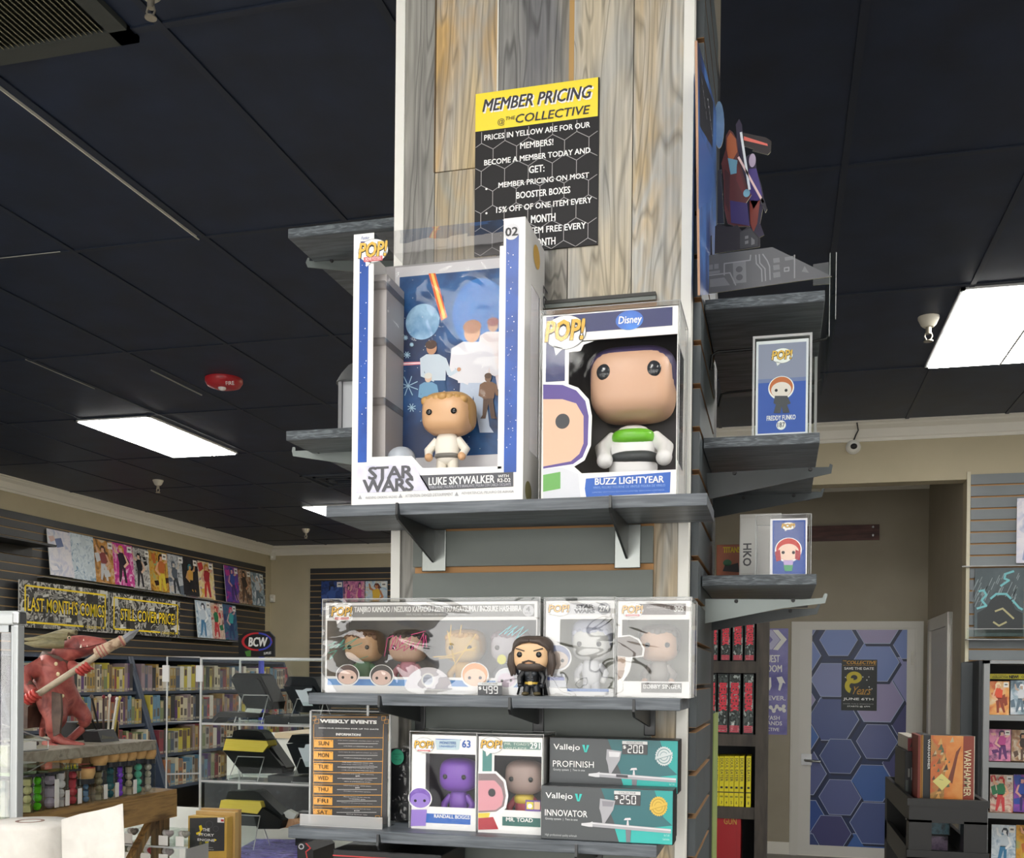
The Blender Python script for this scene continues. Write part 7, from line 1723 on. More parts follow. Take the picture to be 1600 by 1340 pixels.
for i, (x, yt, yb_, c, cn, nd) in enumerate(TUBES):
    p = FXr(XE-.02, CD).pt((x, yb_)); zt = FXr(XE-.02, CD).pt((x, yt)).z; sp_ = min([abs(FXr(XE-.02, CD).pt((q[0], q[2])).y-p.y) for q in TUBES if q is not TUBES[i]]); r = min(.019, sp_*.5-.0006)
    c0 = Vector((XE-.02, p.y, low))
    lab = 'clear corked tube of %s dice on the wooden stand' % cn
    t = thing('dice_tube', lab, 'dice tube', c0, 'dice tubes on the wooden stand')
    mb = MB(); mb.lathe([(r, .0005), (r, zt-low-.008)], c0, TUBEM, 20); part(mb, 'tube', t)
    mb = MB(); mb.lathe([(r*.9, zt-low-.024), (r*1.12, zt-low-.012), (r*1.12, zt-low), (r*.9, zt-low+.002)], c0, noisemat('cork', ['#b98f58', '#d1ab74'], 40, rough=.8), 16); part(mb, 'cork', t)
    mb = MB(); mb.lathe([(r*1.14, zt-low+.0022), (r*.95, zt-low+.004)], c0, mat('#a3303a', .4), 16); part(mb, 'red_seal', t)
    mb = MB(); mb.lathe([(r*1.01, zt-low-.036), (r*1.01, zt-low-.024)], c0, mat('#22242a', .4), 20); part(mb, 'dark_neck_band', t)
    span = zt-low-.038; d = min(span/nd, .030)
    for k in range(nd):
        rr_ = min(r*.92, d*.52)
        o = solo(die_mesh(rr_, noisemat('die_'+cn.replace(' ', '_'), [c, c, c, '#e6e3dc'], 60, rough=.2, seed=i, lo=.2, hi=.95), (i+k) % 3 if cn != 'mint green' else 3), 'die', '%s die, %s from the bottom of its corked tube on the wooden stand' % (cn, ordinal(k+1)), 'die', (0, 0, 0), 'dice in the corked tubes')
        o.location = c0+Vector((0, 0, .0015+d*(k+.5)))
    if i in (2, 3, 4, 6, 7, 9):
        mb = MB(); w = .007; zz = low+.004
        mb.box(XE-.02+r+.0005, XE-.02+r+.0015, p.y-w, p.y+w, zz, zz+(.065 if i == 2 else .036), mat('#e6e4e0', .5)); part(mb, 'paper_label', t)

# ------------------------------------------------------------------ red horned creature statue
CS = (20, 970, .1567)
fwd = Vector((-math.sin(YAW), math.cos(YAW), 0)); rgt = Vector((math.cos(YAW), math.sin(YAW), 0))
base = onX(95, 1165, XE-.13)
FSt = Face(base, -fwd, rgt, crop=CS)
def S3(x, y, d=0.0): return FSt.pt((x, y)) + FSt.n*d
u_ = (FSt.pt((100, 0))-FSt.pt((0, 0))).length/100      # metres per crop pixel
SKR = noisemat('red_reptile_skin', ['#6b3433', '#9a4a45', '#b5655c', '#7d3d3a'], 24, (1, 1, 1), .5, 6, .6, .4, 2)
LEATH = noisemat('brown_leather', ['#4a3a33', '#5d4a40', '#6b574a'], 40, rough=.6, bump=.4)
HORN = noisemat('olive_horn', ['#5f5a40', '#8a8260', '#776f4f'], 30, (1, 1, 3), .55, bump=.4)
BONE = noisemat('bone_shaft', ['#9c8d78', '#b5a68f', '#8a7a66'], 20, rough=.6)
def skin(name, nodes, edges, m, parent, sub=2):
    """one continuous body grown along joints: nodes = (point, rx)"""
    me = bpy.data.meshes.new(name); org = worldloc(parent)
    me.from_pydata([p-org for p, r in nodes], edges, []); o = bpy.data.objects.new(name, me); COL.objects.link(o)
    md = o.modifiers.new('skin', 'SKIN'); md.use_smooth_shade = True
    for i, (p, r) in enumerate(nodes):
        rr = r if isinstance(r, tuple) else (r, r); me.skin_vertices[0].data[i].radius = rr
    me.skin_vertices[0].data[0].use_root = True
    sb = o.modifiers.new('sub', 'SUBSURF'); sb.levels = sub; sb.render_levels = sub
    dg = bpy.context.evaluated_depsgraph_get(); ev = bpy.data.meshes.new_from_object(o.evaluated_get(dg))
    bpy.data.objects.remove(o); ev.materials.clear(); ev.materials.append(m)
    for p in ev.polygons: p.use_smooth = True
    ev.name = name
    q = bpy.data.objects.new(name, ev); COL.objects.link(q); q.parent = parent
    return q
t = thing('creature_statue', 'red horned reptile creature statue gripping a long spear on the grey slab', 'statue', (base.x, base.y, slab))
U = u_
N = [(S3(430, 760, .0), 150*U), (S3(415, 620, .005), 165*U), (S3(435, 480, .005), 160*U), (S3(480, 360, .005), 130*U), (S3(560, 270, .005), 135*U), (S3(680, 255, .005), (165*U, 130*U)), (S3(800, 235, .005), (120*U, 95*U)), (S3(900, 225, .005), (78*U, 62*U)), (S3(950, 220, .005), (40*U, 36*U)),
     (S3(430, 880, .02), 145*U), (S3(530, 985, .045), 110*U), (S3(440, 1110, .03), 70*U), (S3(560, 1195, .035), 42*U), (S3(700, 1215, .045), 32*U), (S3(800, 1218, .05), 18*U),
     (S3(560, 850, -.03), 110*U), (S3(690, 960, -.035), 85*U), (S3(640, 1080, -.03), 56*U), (S3(500, 1225, .065), 40*U), (S3(590, 1245, .075), 22*U),
     (S3(330, 450, .04), 95*U), (S3(225, 545, .065), 85*U), (S3(300, 650, .09), 66*U), (S3(420, 730, .10), 56*U),
     (S3(560, 430, -.0), 70*U), (S3(680, 480, .02), 56*U), (S3(790, 470, .04), 42*U),
     (S3(300, 930, -.03), 60*U), (S3(270, 1060, -.02), 44*U), (S3(330, 1130, .02), 32*U), (S3(380, 1060, .05), 12*U)]
E = [(0, 1), (1, 2), (2, 3), (3, 4), (4, 5), (5, 6), (6, 7), (7, 8), (0, 9), (9, 10), (10, 11), (11, 12), (12, 13), (13, 14), (0, 15), (15, 16), (16, 17), (2, 20), (20, 21), (21, 22), (22, 23), (2, 24), (24, 25), (25, 26), (0, 27), (27, 28), (28, 29), (29, 30)]
N2 = [n for i, n in enumerate(N) if i not in (18, 19)]; idx = {i: k for k, i in enumerate([i for i in range(len(N)) if i not in (18, 19)])}
body = skin('body', N2, [(idx[a], idx[b]) for a, b in E], SKR, t)
mb = MB(); mb.tube([S3(420, 1200, .05), S3(480, 1235, .06), S3(560, 1240, .07), S3(600, 1240, .07)], [44*U, 40*U, 30*U, 12*U], SKR, 12)
mb.tube([S3(640, 1080, -.03), S3(560, 1190, .0), S3(450, 1205, .04)], [40*U, 38*U, 36*U], SKR, 12); part(mb, 'rear_foot', t)
for (pts, rs) in (([(620, 165, .045), (480, 170, .06), (340, 195, .07), (215, 190, .075)], (34, 40, 26, 6)), ([(600, 230, .05), (470, 225, .065), (340, 235, .07), (250, 230, .07)], (50, 58, 36, 8)), ([(600, 110, -.02), (450, 100, -.03), (330, 130, -.03), (215, 145, -.03)], (26, 32, 22, 5)), ([(560, 150, .0), (420, 150, .0), (300, 165, .0)], (40, 40, 10))):
    mb = MB(); mb.tube([S3(*p) for p in pts], [r*U for r in rs], HORN, 12); part(mb, 'horn', t)
mb = MB()
for (x, y, d, s) in ((780, 258, .058, 16), (905, 262, .04, 14), (808, 196, .06, 9), (835, 255, .055, 9)):
    mb.lathe([(s*U*.7, s*U*-.9), (.0004, s*U*1.2)], S3(x, y, d*1.02), mat('#e9dfc9', .4), 8)
part(mb, 'teeth', t)
mb = MB(); mb.ell(S3(690, 175, .072), (18*U, 12*U, 15*U), mat('#d9c9a0', .2)); mb.ell(S3(694, 175, .077), (8*U, 6*U, 11*U), BLACK, 10, 6); part(mb, 'eye', t)
mb = MB(); mb.tube([S3(955, 225, .034), S3(860, 262, .056), S3(750, 285, .074), S3(640, 280, .076)], 5*U, mat('#5a2424', .5), 6); part(mb, 'mouth_line', t)
# armour vest, belt, skirt
mb = MB()
for (p0, p1, r0, r1) in (((330, 330), (545, 340), 1, 1),): pass
mb.tube([S3(455, 335, .0), S3(430, 430, .0), S3(400, 500, .0)], [150*U, 176*U, 120*U], LEATH, 14); part(mb, 'shoulder_vest', t)
mb = MB(); mb.tube([S3(420, 700, .0), S3(425, 740, .0), S3(428, 790, .0)], [172*U, 176*U, 178*U], LEATH, 18); part(mb, 'belt', t)
mb = MB(); mb.prism([S3(*q, .088) for q in ((545, 700), (630, 720), (640, 900), (620, 1100), (560, 1130), (545, 940))], FSt.n*(-.01), LEATH); part(mb, 'front_apron', t)
mb = MB(); mb.prism([S3(*q, .05) for q in ((220, 690), (330, 720), (300, 800), (245, 850), (240, 1060), (180, 1060), (175, 900))], FSt.n*(-.10), LEATH); part(mb, 'rear_tunic', t)
mb = MB()
for (x, y, r) in ((565, 430, 20), (585, 530, 22), (630, 740, 18)): mb.ell(S3(x, y, .075), (r*U, r*U*.5, r*U), mat('#c9b48c', .4), 14, 8)
part(mb, 'bone_studs', t)
for (p, q_) in (((255, 560, .065), (245, 595, .07)), ((280, 620, .08), (330, 660, .09))):
    a, b_ = S3(*p), S3(*q_); mb = MB(); mb.tube([a-(b_-a)*.35, b_+(b_-a)*.3], 66*U if p[0] == 255 else 60*U, LEATH, 14); part(mb, 'arm_wrap', t)
# spear with bound head
mb = MB(); A_, B_ = S3(340, 805, .115), S3(980, 340, .075); mb.tube([A_, B_], [33*U, 30*U], BONE, 14); part(mb, 'spear_shaft', t)
mb = MB(); C_ = S3(1200, 195, .06); mb.tube([S3(950, 330, .077), S3(1000, 310, .075), S3(1100, 250, .07), C_], [50*U, 58*U, 50*U, 48*U], noisemat('wrapped_cord', ['#a58a70', '#c4ab8f', '#8a6a55'], 60, (1, 1, 1), .7), 14)
for k in (0, .12, .24): p_ = S3(975, 322, .076).lerp(C_, k); q_ = S3(975, 322, .076).lerp(C_, k+.05); mb.tube([p_, q_], 62*U, mat('#a8655a', .6), 14)
p_ = S3(975, 322, .076).lerp(C_, .88); mb.tube([p_, p_.lerp(C_, .6)], 56*U, mat('#a8655a', .6), 14); part(mb, 'spear_binding', t)
mb = MB(); mb.tube([C_, S3(1260, 150, .058), S3(1348, 85, .055)], [42*U, 40*U, 2*U], mat('#8f9094', .4, .3), 6, smooth=False); part(mb, 'spear_head', t)
for (cx_, cy_, d, n) in ((440, 745, .145, 4), (845, 470, .09, 4)):
    mb = MB()
    for k in range(n):
        ax = (B_-A_).normalized(); c = S3(cx_, cy_, d)+ax*((k-1.5)*34*U) - FSt.n*.018
        side = ax.cross(FSt.n).normalized()
        pts = [c+FSt.n*(-.004)+side*(-46*U), c+FSt.n*(.014)+side*(-34*U), c+FSt.n*.022, c+FSt.n*(.014)+side*(36*U), c+FSt.n*(-.002)+side*(46*U)]
        mb.tube(pts, [16*U, 19*U, 19*U, 18*U, 11*U], mat('#b8433c', .45), 10)
    part(mb, 'fingers', t)
    mb = MB(); c = S3(cx_, cy_, d-.022); mb.ell(c, (50*U, 40*U, 46*U), mat('#b8433c', .45), 14, 10); part(mb, 'palm', t)

# things on the slab
F = FXr(XE-.10, CS)
def SL(x, y, Xo): return onX(CS[0]+x*CS[2], CS[1]+y*CS[2], XE+Xo)
p0 = SL(640, 1190, -.16); p1 = SL(1055, 1190, -.16); zt = SL(1050, 985, -.16).z
t = thing('box', 'black box with a thin gold rim behind the pencil holder on the grey slab', 'box', (XE-.19, (p0.y+p1.y)/2, slab))
mb = MB(); mb.box(XE-.22, XE-.16, p0.y, p1.y, slab, zt, mat('#1b1b1d', .4)); part(mb, 'shell', t, .002)
mb = MB(); g = mat('#b08c4a', .4)
for (ya, yb_, za, zb_) in ((p0.y, p1.y, zt-.004, zt-.002), (p1.y-.003, p1.y-.001, slab, zt-.002)): mb.box(XE-.1599, XE-.1592, ya, yb_, za, zb_, g)
mb.poly([SL(675, 1105, -.159), SL(675, 1122, -.159), SL(790, 1112, -.159), SL(790, 1098, -.159)], mat('#b0343c', .4)); part(mb, 'gold_rim', t)
h0 = SL(850, 1215, -.07); h1 = SL(1030, 1205, -.07); hz0 = SL(940, 1085, -.07).z
t = thing('pencil_holder', 'small black pencil holder with a little screen at the creature\'s feet', 'pencil holder', (XE-.09, (h0.y+h1.y)/2, slab))
mb = MB(); mb.prism([(XE-.06, h0.y, slab), (XE-.06, h1.y, slab), (XE-.075, h1.y-.002, hz0), (XE-.075, h0.y+.005, hz0)], (-.05, 0, 0), mat('#202022', .4)); part(mb, 'body', t, .003)
mb = MB(); mb.poly([SL(885, 1175, -.0635), SL(1010, 1168, -.0635), SL(1005, 1118, -.071), SL(892, 1122, -.071)], mat('#5c5842', .4)); part(mb, 'screen', t)
for i, (a, b_, c, cap) in enumerate((((950, 1080), (966, 745), '#d9d4c4', '#efece2'), ((985, 1078), (1040, 775), '#e4e1da', '#f2f0ea'), ((905, 1080), (906, 755), '#4a3436', '#8d2f3a'), ((870, 1080), (690, 775), '#2a2a2a', '#8a9a4a'), ((880, 1085), (785, 752), '#2c2a2c', '#7a706a'), ((1005, 1080), (1068, 765), '#b5a24a', '#c9b65a'))):
    A_ = SL(*a, -.095-.004*i); A_.z = hz0-.02; B_ = SL(*b_, -.095-.006*i)
    lab = ['cream pencil with white tip standing in the black holder', 'white slanting pencil in the black holder', 'dark pencil with red tip in the black holder', 'black pencil with green tip leaning far over in the black holder', 'black pencil with grey tip in the black holder', 'mustard pencil in the black holder'][i]
    tt = thing('pencil', lab, 'pencil', A_, 'pencils in the black holder'); mb = MB(); mb.tube([A_, B_], .0028, mat(c, .5), 8); part(mb, 'shaft', tt); mb = MB(); mb.ell(B_, (.0045, .0045, .0055), mat(cap, .4), 12, 8); part(mb, 'tip', tt)
# clear sloped bin with a white label
c0 = SL(100, 1290, .0); c1 = SL(390, 1260, .0); zb = slab
t = thing('acrylic_bin', 'clear sloped acrylic bin with a white label beside the white post', 'bin', (XE-.06, (c0.y+c1.y)/2, slab))
zt = SL(120, 1020, 0).z; mb = MB()
ys = c0.y-.05
mb.prism([(XE-.01, ys, zb), (XE-.01, c1.y, zb), (XE-.01, c1.y, SL(390, 1190, 0).z), (XE-.01, ys, zt)], (-.12, 0, 0), ACRYL); part(mb, 'walls', t)
mb = MB(); pA, pB = Vector((XE-.01, c1.y, SL(390, 1190, 0).z)), Vector((XE-.01, ys, zt))
mb.tube([pA, pB], .0016, ACREDGE, 6); mb.tube([pA, (XE-.01, c1.y, zb+.002), (XE-.01, ys, zb+.002)], .0016, ACREDGE, 6); mb.tube([pA, pA+Vector((-.12, 0, 0))], .0016, ACREDGE, 6); part(mb, 'polished_edges', t)
l0 = SL(115, 1290, .0005); l1 = SL(270, 1285, .0005); lz = SL(200, 1205, .0005).z
mb = MB(); mb.box(XE-.0095, XE-.0085, l0.y, l1.y, zb+.004, lz, mat('#e9e8e4', .5)); part(mb, 'label_card', t)
mb = MB(); rr = random.Random(9)
for k in range(40): mb.ell((XE-.02-.09*rr.random(), ys+(c1.y-ys)*(.05+.85*rr.random()), zb+.006+.012*rr.random()), (.005, .005, .005), mat(rr.choice(('#3a2f34', '#6b3a40', '#55484c', '#a8a09c')), .3), 8, 6, smooth=False)
solo(mb, 'tokens', 'heap of small dark gaming tokens in the clear sloped bin', 'tokens', kind='stuff')

# ------------------------------------------------------------------ aluminium glass cabinet at the left edge
YG = 1.50
F = FY(YG)
x0 = F.ab((13, 1100))[0]; x1 = F.ab((27, 1100))[0]; zt = F.ab((25, 976))[1]; zt2 = F.ab((20, 953))[1]; xm = F.ab((19, 1100))[0]
ALU = mat('#b4b8ba', .3, .85); ALW = mat('#c9cdce', .35, .3)
t = thing('glass_cabinet', 'aluminium framed glass cabinet at the left edge beside the statue', 'cabinet', (x0-.3, YG+.2, CZ))
mb = MB(); mb.box(xm, x1, YG, YG+.017, CZ, zt, mat('#b9bdbe', .35, .4)); mb.box(x0, xm-.0005, YG+.004, YG+.017, CZ, zt, ALU); mb.box(x0-.004, x0, YG+.008, YG+.015, CZ, zt, ALW); part(mb, 'corner_post', t, .002)
mb = MB(); mb.prism([(x1+.0, YG, zt), (x1, YG+.02, zt), (x1, YG+.02, zt2), (x1, YG+.008, zt2), (x1, YG, zt2-.008)], (-.8, 0, 0), ALW); part(mb, 'top_rail', t, .003)
mb = MB(); mb.box(x1-.012, x1+.002, YG-.001, YG+.021, zt+.001, zt2-.002, SILVER); part(mb, 'corner_cap', t, .003)
mb = MB(); mb.box(x0-.7, x0-.006, YG+.009, YG+.013, CZ, zt, GLASS); mb.box(x0-.7, x0-.006, YG+.006, YG+.017, zt-.012, zt, ALU); part(mb, 'glass_pane', t)
mb = MB(); zs = F.ab((5, 1210))[1]; mb.box(x0-.7, x0-.008, YG+.03, YG+.24, zs-.006, zs, clearmat('green_glass_shelf', tint='#d5e6d0', rough=.02)); mb.box(x0-.7, x0-.008, YG+.0285, YG+.0325, zs-.006, zs, mat('#9fb58a', .2)); part(mb, 'glass_shelf', t)
for i, (px, py0, py1, c, lab) in enumerate((((-20, 8), 1220, 1272, '#3f6a5c', 'teal packet under the glass shelf in the cabinet'), ((-6, 12), 1165, 1208, '#8c9a4a', 'lime packet on the glass shelf in the cabinet'))):
    a = onY(px[0], py1, YG+.12); b_ = onY(px[1], py0, YG+.12); zz = zs if i else CZ
    mb = MB(); mb.box(a.x, b_.x, YG+.12, YG+.16, zz, b_.z, noisemat('packet_print', [c, '#c9cdb4', c], 30, rough=.3, seed=i)); solo(mb, 'packet', lab, 'packet')

# ------------------------------------------------------------------ paper towel roll
p = onY(47, 1280, 1.40); R_ = onY(100, 1300, 1.40).x-p.x
zt = onY(45, 1283, 1.40).z
t = thing('paper_towel_roll', 'white quilted paper towel roll with a loose sheet standing on the counter', 'paper towel', (p.x, 1.40, CZ))
PAP = noisemat('quilted_paper', ['#cfcbc4', '#dad6cf'], 40, (1, 1, 1), .8, 3, .5, .6)
mb = MB(); mb.lathe([(R_, 0), (R_, zt-CZ-.006), (R_*.97, zt-CZ), (R_*.36, zt-CZ+.001)], (p.x, 1.40, CZ), PAP, 48); part(mb, 'roll', t)
mb = MB(); mb.lathe([(R_*.34, zt-CZ-.05), (R_*.34, zt-CZ+.0015), (R_*.26, zt-CZ+.0015), (R_*.26, zt-CZ-.05)], (p.x, 1.40, CZ), mat('#8d7064', .7), 28); part(mb, 'cardboard_core', t)
tp = [onY(x, y, 1.40-R_*.35) for x, y in ((96, 1280), (120, 1272), (150, 1266), (180, 1259), (196, 1254))]
vs = []; 
for k, q in enumerate(tp):
    b_ = .008*math.sin(k*1.3); vs += [(q.x, q.y+b_, q.z), (q.x+.004*math.sin(k*2.0), q.y+b_+.004, q.z-.13), (q.x-.006, q.y+b_, q.z-.24)]
mb = MB(); mb.add(vs, [(3*k+j, 3*k+j+1, 3*k+j+4, 3*k+j+3) for k in range(4) for j in range(2)], PAP, True); o = part(mb, 'loose_sheet', t); s_ = o.modifiers.new('thick', 'SOLIDIFY'); s_.thickness = .001

# ------------------------------------------------------------------ clear acrylic display case with boxed books
YA = 2.86
F = FY(YA)
ax0 = F.ab((314, 1100))[0]; ax1 = F.ab((575, 1100))[0]; azt = F.ab((400, 1027))[1]
s_1 = F.ab((420, 1131))[1]; s_2 = F.ab((420, 1222))[1]; AD = .24
t = thing('display_case', 'clear acrylic counter display case with hinged door and shelves', 'display case', ((ax0+ax1)/2, YA+AD/2, CZ))
for x in (ax0, ax1): mb = MB(); mb.poly([(x, YA, CZ), (x, YA+AD, CZ), (x, YA+AD, azt), (x, YA, azt)], ACRYL); part(mb, 'side_sheet', t)
mb = MB(); mb.poly([(ax0, YA, CZ), (ax1, YA, CZ), (ax1, YA, azt), (ax0, YA, azt)], ACRYL); part(mb, 'front_sheet', t)
for z in (azt, s_1, s_2):
    mb = MB(); mb.box(ax0+.001, ax1-.001, YA+.001, YA+AD, z-.005, z-.001, ACRYL); mb.box(ax0, ax1, YA-.001, YA+.003, z-.0065, z, ACREDGE); mb.box(ax0, ax1, YA+AD-.003, YA+AD, z-.006, z, ACREDGE); part(mb, 'top_sheet' if z == azt else 'shelf', t)
for (x, y) in ((ax0, YA), (ax0, YA+AD), (ax1, YA), (ax1, YA+AD)): mb = MB(); mb.box(x-.003, x+.003, y-.003, y+.003, CZ, azt, ACREDGE); part(mb, 'corner_edge', t)
dd = onY(261, 1100, YA-.06)
mb = MB(); mb.poly([(ax0-.004, YA-.002, CZ+.01), (dd.x, YA-.06, CZ+.01), (dd.x, YA-.06, azt), (ax0-.004, YA-.002, azt)], ACRYL)
mb.tube([(dd.x, YA-.06, CZ+.01), (dd.x, YA-.06, azt), (ax0-.004, YA-.002, azt)], .0028, ACREDGE, 6); mb.tube([(dd.x, YA-.06, s_2+.02), (ax0-.004, YA-.002, s_2+.02)], .003, ACREDGE, 6); mb.tube([(dd.x, YA-.06, s_1+.003), (ax0-.004, YA-.002, s_1+.003)], .002, ACREDGE, 6); part(mb, 'hinged_door', t)
for (x, y, z) in ((ax0, YA-.005, F.ab((314, 1052))[1]), (dd.x, YA-.062, F.ab((264, 1052))[1])):
    mb = MB(); mb.box(x-.012, x+.012, y-.008, y-.001, z-.026, z+.026, clearmat('pale_hinge', tint='#e9eceb', haze=.55)); part(mb, 'hinge', t, .002)
# tilted books / boxes on bent acrylic easels
CE = (255, 1120, .14688); CF = (300, 1020, .125)
def tilted(c, pts_front, up_shift, m, label, name, cat, thick, page=None, yb=None, logo=None, crop=CE, Y=YA+.07, lid=True):
    """box leaning back on an easel: front polygon in the photo, pushed back and up"""
    F = FY(Y, crop)
    P = [F.pt(q) for q in pts_front]
    back = Vector((0, .11, .0))
    t = thing(name, label, cat, Vector((sum(p.x for p in P)/len(P), Y, min(p.z for p in P))), 'boxes on easels in the acrylic case')
    return t, F, P
def easel(x0, x1, ytop, yb_, crop, Y, z, label):
    F = FY(Y, crop); a = F.ab((x0, ytop)); b_ = F.ab((x1, ytop)); zt = a[1]
    t = thing('easel', label, 'easel', ((a[0]+b_[0])/2, Y, z), 'bent acrylic easels in the case')
    mb = MB(); P = [(a[0], Y+.03, zt), (b_[0], Y+.03, zt)]
    mb.poly([(a[0], Y-.02, z+.001), (b_[0], Y-.02, z+.001), (b_[0], Y+.03, zt), (a[0], Y+.03, zt)], ACRYL); mb.poly([(a[0], Y+.08, z+.001), (b_[0], Y+.08, z+.001), (b_[0], Y+.03, zt), (a[0], Y+.03, zt)], ACRYL); part(mb, 'bent_sheet', t)
    mb = MB()
    for x, s in ((a[0], -1), (b_[0], 1)): mb.tube([(x+s*.004, Y-.02, z+.001), (x, Y+.03, zt), (x+s*.01, Y+.08, z+.001)], .0018, ACREDGE, 6)
    mb.tube([(a[0], Y+.03, zt), (b_[0], Y+.03, zt)], .0018, ACREDGE, 6); mb.tube([(a[0], Y-.02, z+.002), (b_[0], Y-.02, z+.002)], .0015, ACREDGE, 6); part(mb, 'polished_edges', t)
def leaning_box(qTL, qTR, qBL, qBR, crop, Y, depth, m, label, yellow=None, logo=None, tilt=.10, name='book_box', cat='boxed book', art=None):
    """slab leaning back: lower front edge BL-BR, upper front edge TL-TR set back by tilt; thickness goes up and back"""
    F = FY(Y, crop); Fb = FY(Y+tilt, crop)
    bl, br, tl, tr = F.pt(qBL), F.pt(qBR), Fb.pt(qTL), Fb.pt(qTR)
    up = ((tl-bl)+(tr-br))*.5; n = (br-bl).cross(up).normalized()      # front normal
    if n.y > 0: n = -n
    t = thing(name, label, cat, (bl+br)/2, 'boxes on easels in the acrylic case')
    mb = MB(); mb.prism([bl, br, tr, tl], n*(-depth), m); part(mb, 'case', t, .003)
    return t, bl, br, tl, tr, n
BLKC = mat('#0f1113', .5, 0, .2); CHC = mat('#1b1f22', .55, 0, .2)
# upper row
F = FY(YA+.06, CF)
def hexbox(pts, crop, Y, m, mtop, label, parts=(), name='book_box', cat='boxed book', depth=.05, back=(0, .10, .0)):
    F = FY(Y, crop); P = [F.pt(q) for q in pts]
    t = thing(name, label, cat, Vector((P[0].x, Y, min(p.z for p in P))), 'boxes on easels in the acrylic case')
    mb = MB(); mb.prism(P, (0, depth, 0), m); part(mb, 'case', t, .002)
    for nm, qs, mm, d, th in parts:
        G = FY(Y+d, crop); mb = MB(); mb.prism([G.pt(q) for q in qs], (0, th, 0), mm); part(mb, nm, t, .0015)
    return t, F
hexbox([(480, 318), (800, 318), (835, 340), (905, 480), (985, 705), (690, 690), (580, 520)], CF, YA+.06, CHC, BLKC, 'charcoal boxed book leaning on an easel, top shelf of the acrylic case', [('lid', [(492, 315), (530, 262), (560, 248), (830, 258), (870, 285), (1020, 610), (1000, 705), (905, 470), (810, 325)], BLKC, .01, .08)], depth=.05)
easel(585, 895, 525, 760, CF, YA+.03, s_1, 'bent acrylic easel under the charcoal boxed book')
hexbox([(1140, 415), (1160, 408), (1500, 415), (1560, 500), (1600, 745), (1310, 740), (1250, 620)], CF, YA+.06, mat('#0e131a', .5, 0, .2), BLKC, 'dark navy card box with a pale card, top shelf of the acrylic case', [('lid', [(1150, 405), (1215, 292), (1500, 300), (1540, 320), (1620, 480), (1620, 740), (1560, 480), (1510, 412)], mat('#0c1118', .5, 0, .2), .012, .07), ('pale_card', [(1290, 458), (1380, 462), (1430, 440), (1500, 440), (1490, 470), (1430, 478), (1510, 660), (1390, 658)], mat('#c9d0da', .4), -.006, .002)], name='card_box', cat='card box')
easel(1260, 1600, 575, 750, CF, YA+.03, s_1, 'bent acrylic easel under the dark navy card box')
F = FY(YA+.02, CF)
mb = MB(); P = [F.pt(q) for q in ((240, 880), (262, 800), (330, 735), (420, 728), (480, 740), (640, 745), (800, 755), (850, 790), (840, 805), (640, 808), (420, 800), (330, 800), (290, 840), (262, 880))]; mb.prism(P, (0, .08, 0), BLACK)
solo(mb, 'pouch', 'limp black pouch with a strap hanging over the top shelf of the acrylic case', 'pouch', bevel=.002)
mb = MB(); P = [F.off(-.02).pt(q) for q in ((660, 735), (690, 688), (880, 700), (850, 752))]; mb.prism(P, (0, .003, 0), mat('#d9d8d4', .5)); solo(mb, 'card', 'white card lying on the black pouch', 'card')
mb = MB(); P0 = F.pt((920, 830)); P1 = F.pt((1620, 790)); mb.box(P0.x, P1.x, YA+.012, YA+.2, s_1, P1.z-.002, mat('#2a2d30', .3)); solo(mb, 'tray', 'flat dark tray on the top shelf of the acrylic case', 'tray')
# middle and lower rows
YP_ = noisemat('yellow_page_edges', ['#d9bf3c', '#e6d05a'], 14, (1, 1, 60), .5)
hexbox([(640, 355), (1070, 375), (1110, 330), (1260, 520), (1270, 600), (840, 600)], CE, YA+.06, BLKC, None, 'black book box with yellow page edges, middle shelf of the acrylic case', [('yellow_pages', [(635, 350), (668, 228), (1098, 250), (1116, 300), (1060, 374)], YP_, -.004, .06), ('cover_back', [(730, 230), (745, 150), (790, 135), (1000, 142), (1050, 165), (1310, 540), (1290, 600), (1240, 606), (1118, 330), (1100, 248)], BLKC, .02, .06), ('cover_edge', [(636, 215), (1090, 240), (1098, 252), (640, 226)], BLKC, -.006, .07), ('gold_mark', [(1185, 430), (1205, 418), (1225, 460), (1210, 475)], YEL, .0185, .002)])
G = FY(YA+.0595, CE); mb = MB()
for (x, y) in ((840, 500), (870, 480), (900, 495), (930, 475), (960, 500), (880, 440), (930, 450), (905, 515)): G.ell(mb, (x, y), 12, 7, mat('#7a6a32', .4), 1, 10)
solo(mb, 'gold_ornament', 'faint gold ornament printed on the black book box front, middle shelf', 'ornament') if False else None
easel(740, 1025, 425, 680, CE, YA+.03, s_2, 'bent acrylic easel under the middle yellow-edged book box')
hexbox([(1308, 285), (1370, 280), (1640, 280), (1640, 600), (1440, 600)], CE, YA+.06, mat('#0d1218', .5, 0, .2), None, 'dark navy card box with a pale card, middle shelf of the acrylic case', [('lid', [(1320, 275), (1370, 188), (1640, 190), (1640, 275)], mat('#0b1016', .5, 0, .2), .004, .07), ('pale_card', [(1435, 325), (1500, 330), (1515, 290), (1565, 285), (1600, 330), (1640, 530), (1515, 528)], mat('#c9d0da', .4), -.006, .002)], name='card_box', cat='card box')
easel(1410, 1640, 445, 610, CE, YA+.03, s_2, 'bent acrylic easel under the middle navy card box')
F = FY(YA+.02, CE)
mb = MB(); P0 = F.pt((1125, 690)); P1 = F.pt((1700, 640)); mb.box(P0.x, P1.x, YA+.012, YA+.2, s_2, P1.z, mat('#23262a', .3)); solo(mb, 'tray', 'flat dark tray on the middle shelf of the acrylic case', 'tray')
